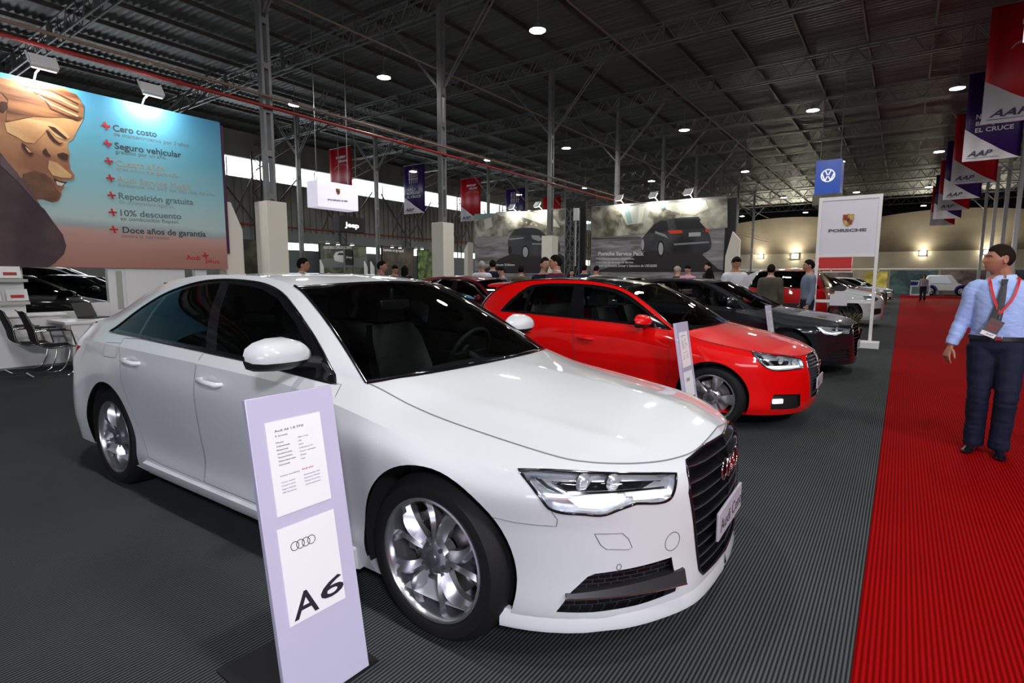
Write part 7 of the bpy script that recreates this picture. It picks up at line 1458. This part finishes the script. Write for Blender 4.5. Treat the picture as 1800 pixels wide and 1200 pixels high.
for k, (px, py) in enumerate(((576, 428), (594, 430), (619, 431), (664, 434), (689, 435), (703, 436), (731, 438), (742, 438))):
    q = onX(px, py, FXL + .75); t = thing('spot_lamp', 'small bright spot lamp above the far left posters, %s from the left' % names[k], 'lamp', tuple(q), 0, 'spot lamps above the far posters'); B().lathe([(0, 0), (.10, 0), (.07, .12), (0, .14)], 12, 'z').obj('lamp_head', M_LAMPB, t, 40); B().lathe([(0, -.01), (.09, -.005)], 12, 'z').obj('lamp_lens', M('spot_lens', (1, 1, 1), .4, emit=(1, .97, .9), es=25), t); B().tube([(-.72, 0, .1), (0, 0, .12)], .015, 6).obj('lamp_arm', M_STEEL, t)
cm = thing('reception_counter', 'long cream counter seen over the white car roof', 'counter'); a, c = onX(560, 474, -12.9), onX(640, 480, -12.9); B().b2((-13.4, a.y, 0), (-12.9, c.y, 1.49)).obj('counter_body', M_CREAM, cm, bevel=.01)
for k, (px, w_) in enumerate(((460, 4), (641, 5), (652, 6), (563, 6))):
    a, c = onX(px, 458, -19), onX(px + w_, 480, -19); t = thing('display_fin', 'small white pointed fin on the far left stand, %s of four' % names[k], 'panel', (0, 0, 0), 0, 'small white fins'); B().prism([(a.y, 0), (c.y, 0), (c.y, 1.85), (a.y, 2.1)], -19.05, -18.98, lambda q, r_, h: (h, q, r_)).obj('fin_body', M_WHITE, t)
# far end: red kiosk, low white rail, coloured screens
kk = thing('kiosk', 'red snack kiosk in front of the far wall', 'kiosk'); a, c = onY(1432, 452, 66), onY(1496, 476, 66); B().b2((a.x, 66, c.z), (c.x, 67, a.z)).obj('kiosk_sign', M('kiosk_red', (.45, .02, .02), .4, emit=(.6, .03, .02), es=.1), kk, bevel=.1); B().b2((a.x - 2.5, 66.1, 0), (c.x, 68, c.z)).obj('kiosk_body', M_WHITE, kk)
b = B(); b.b2((-30, 64, 2.3), (28, 64.06, 2.42)); 
for x in range(-30, 29, 4): b.b2((x, 64, 0), (x + .08, 64.08, 2.42))
tag(b.obj('barrier_rail', M_WHITE), 'long thin white rail in front of the far wall', 'rail'); 
rr = thing('display_wall', 'row of dark display screens along the far end', 'screen wall')
for k, (x0, x1, z1, c_) in enumerate(((-3, -1.2, 2.1, (.30, .24, .03)), (-1, 2.6, 2.2, (.02, .05, .05)), (2.8, 7.5, 2.2, (.10, .07, .06)), (7.8, 14, 2.2, (.04, .05, .06)), (-12, -4, 2.0, (.06, .04, .035)))): B().b2((x0, 63.2, 0), (x1, 63.4, z1)).obj('display_screen', night('screen_print', c_, tuple(min(1, v * 3 + .05) for v in c_), 1.0), rr)
tb = thing('info_table', 'white and blue information table on the far side of the carpet', 'table', (1.2, 58.2, 0)); B().b2((-.6, 0, 0), (.75, .5, 1.25)).obj('table_body', M_WHITE, tb, bevel=.02); B().b2((-.6, -.02, .85), (.75, 0, 1.2)).obj('table_print', P_BLUE, tb); B().b2((-.5, -.02, .15), (.65, 0, .75)).obj('table_screen', M('screen_teal', (.06, .16, .17), .3), tb)
# plant in front of the white off-roader
pl = thing('potted_plant', 'grassy green plant in a black pot near the sign poles', 'plant', (_ray(1500, 500).x * 12.2, _ray(1500, 500).y * 12.2, 0)); pl.scale = (1.2,) * 3; B().lathe([(0, .02), (.16, .0), (.20, .28), (.17, .28), (0, .26)], 20, 'z').obj('pot', M_BLACK, pl, 40); b = B()
for k in range(90):
    a = rnd.uniform(0, 2 * PI); r0 = rnd.uniform(0, .13); L_ = rnd.uniform(.28, .52); q = Vector((math.cos(a), math.sin(a), 0)); w = Vector((-q.y, q.x, 0)) * .008; p0 = q * r0 + Vector((0, 0, .26)); rows = []
    for t_ in (0, .35, .7, 1): c = p0 + q * L_ * .7 * t_ ** 1.6 + Vector((0, 0, L_ * (t_ - .35 * t_ ** 2.5))); rows.append([c - w * (1 - t_ * .9), c + w * (1 - t_ * .9)])
    b.grid(rows)
b.obj('leaves', noisy(M('leaf_green', (.055, .10, .02), .5), 10, .4, (.10, .09, .02)), pl)
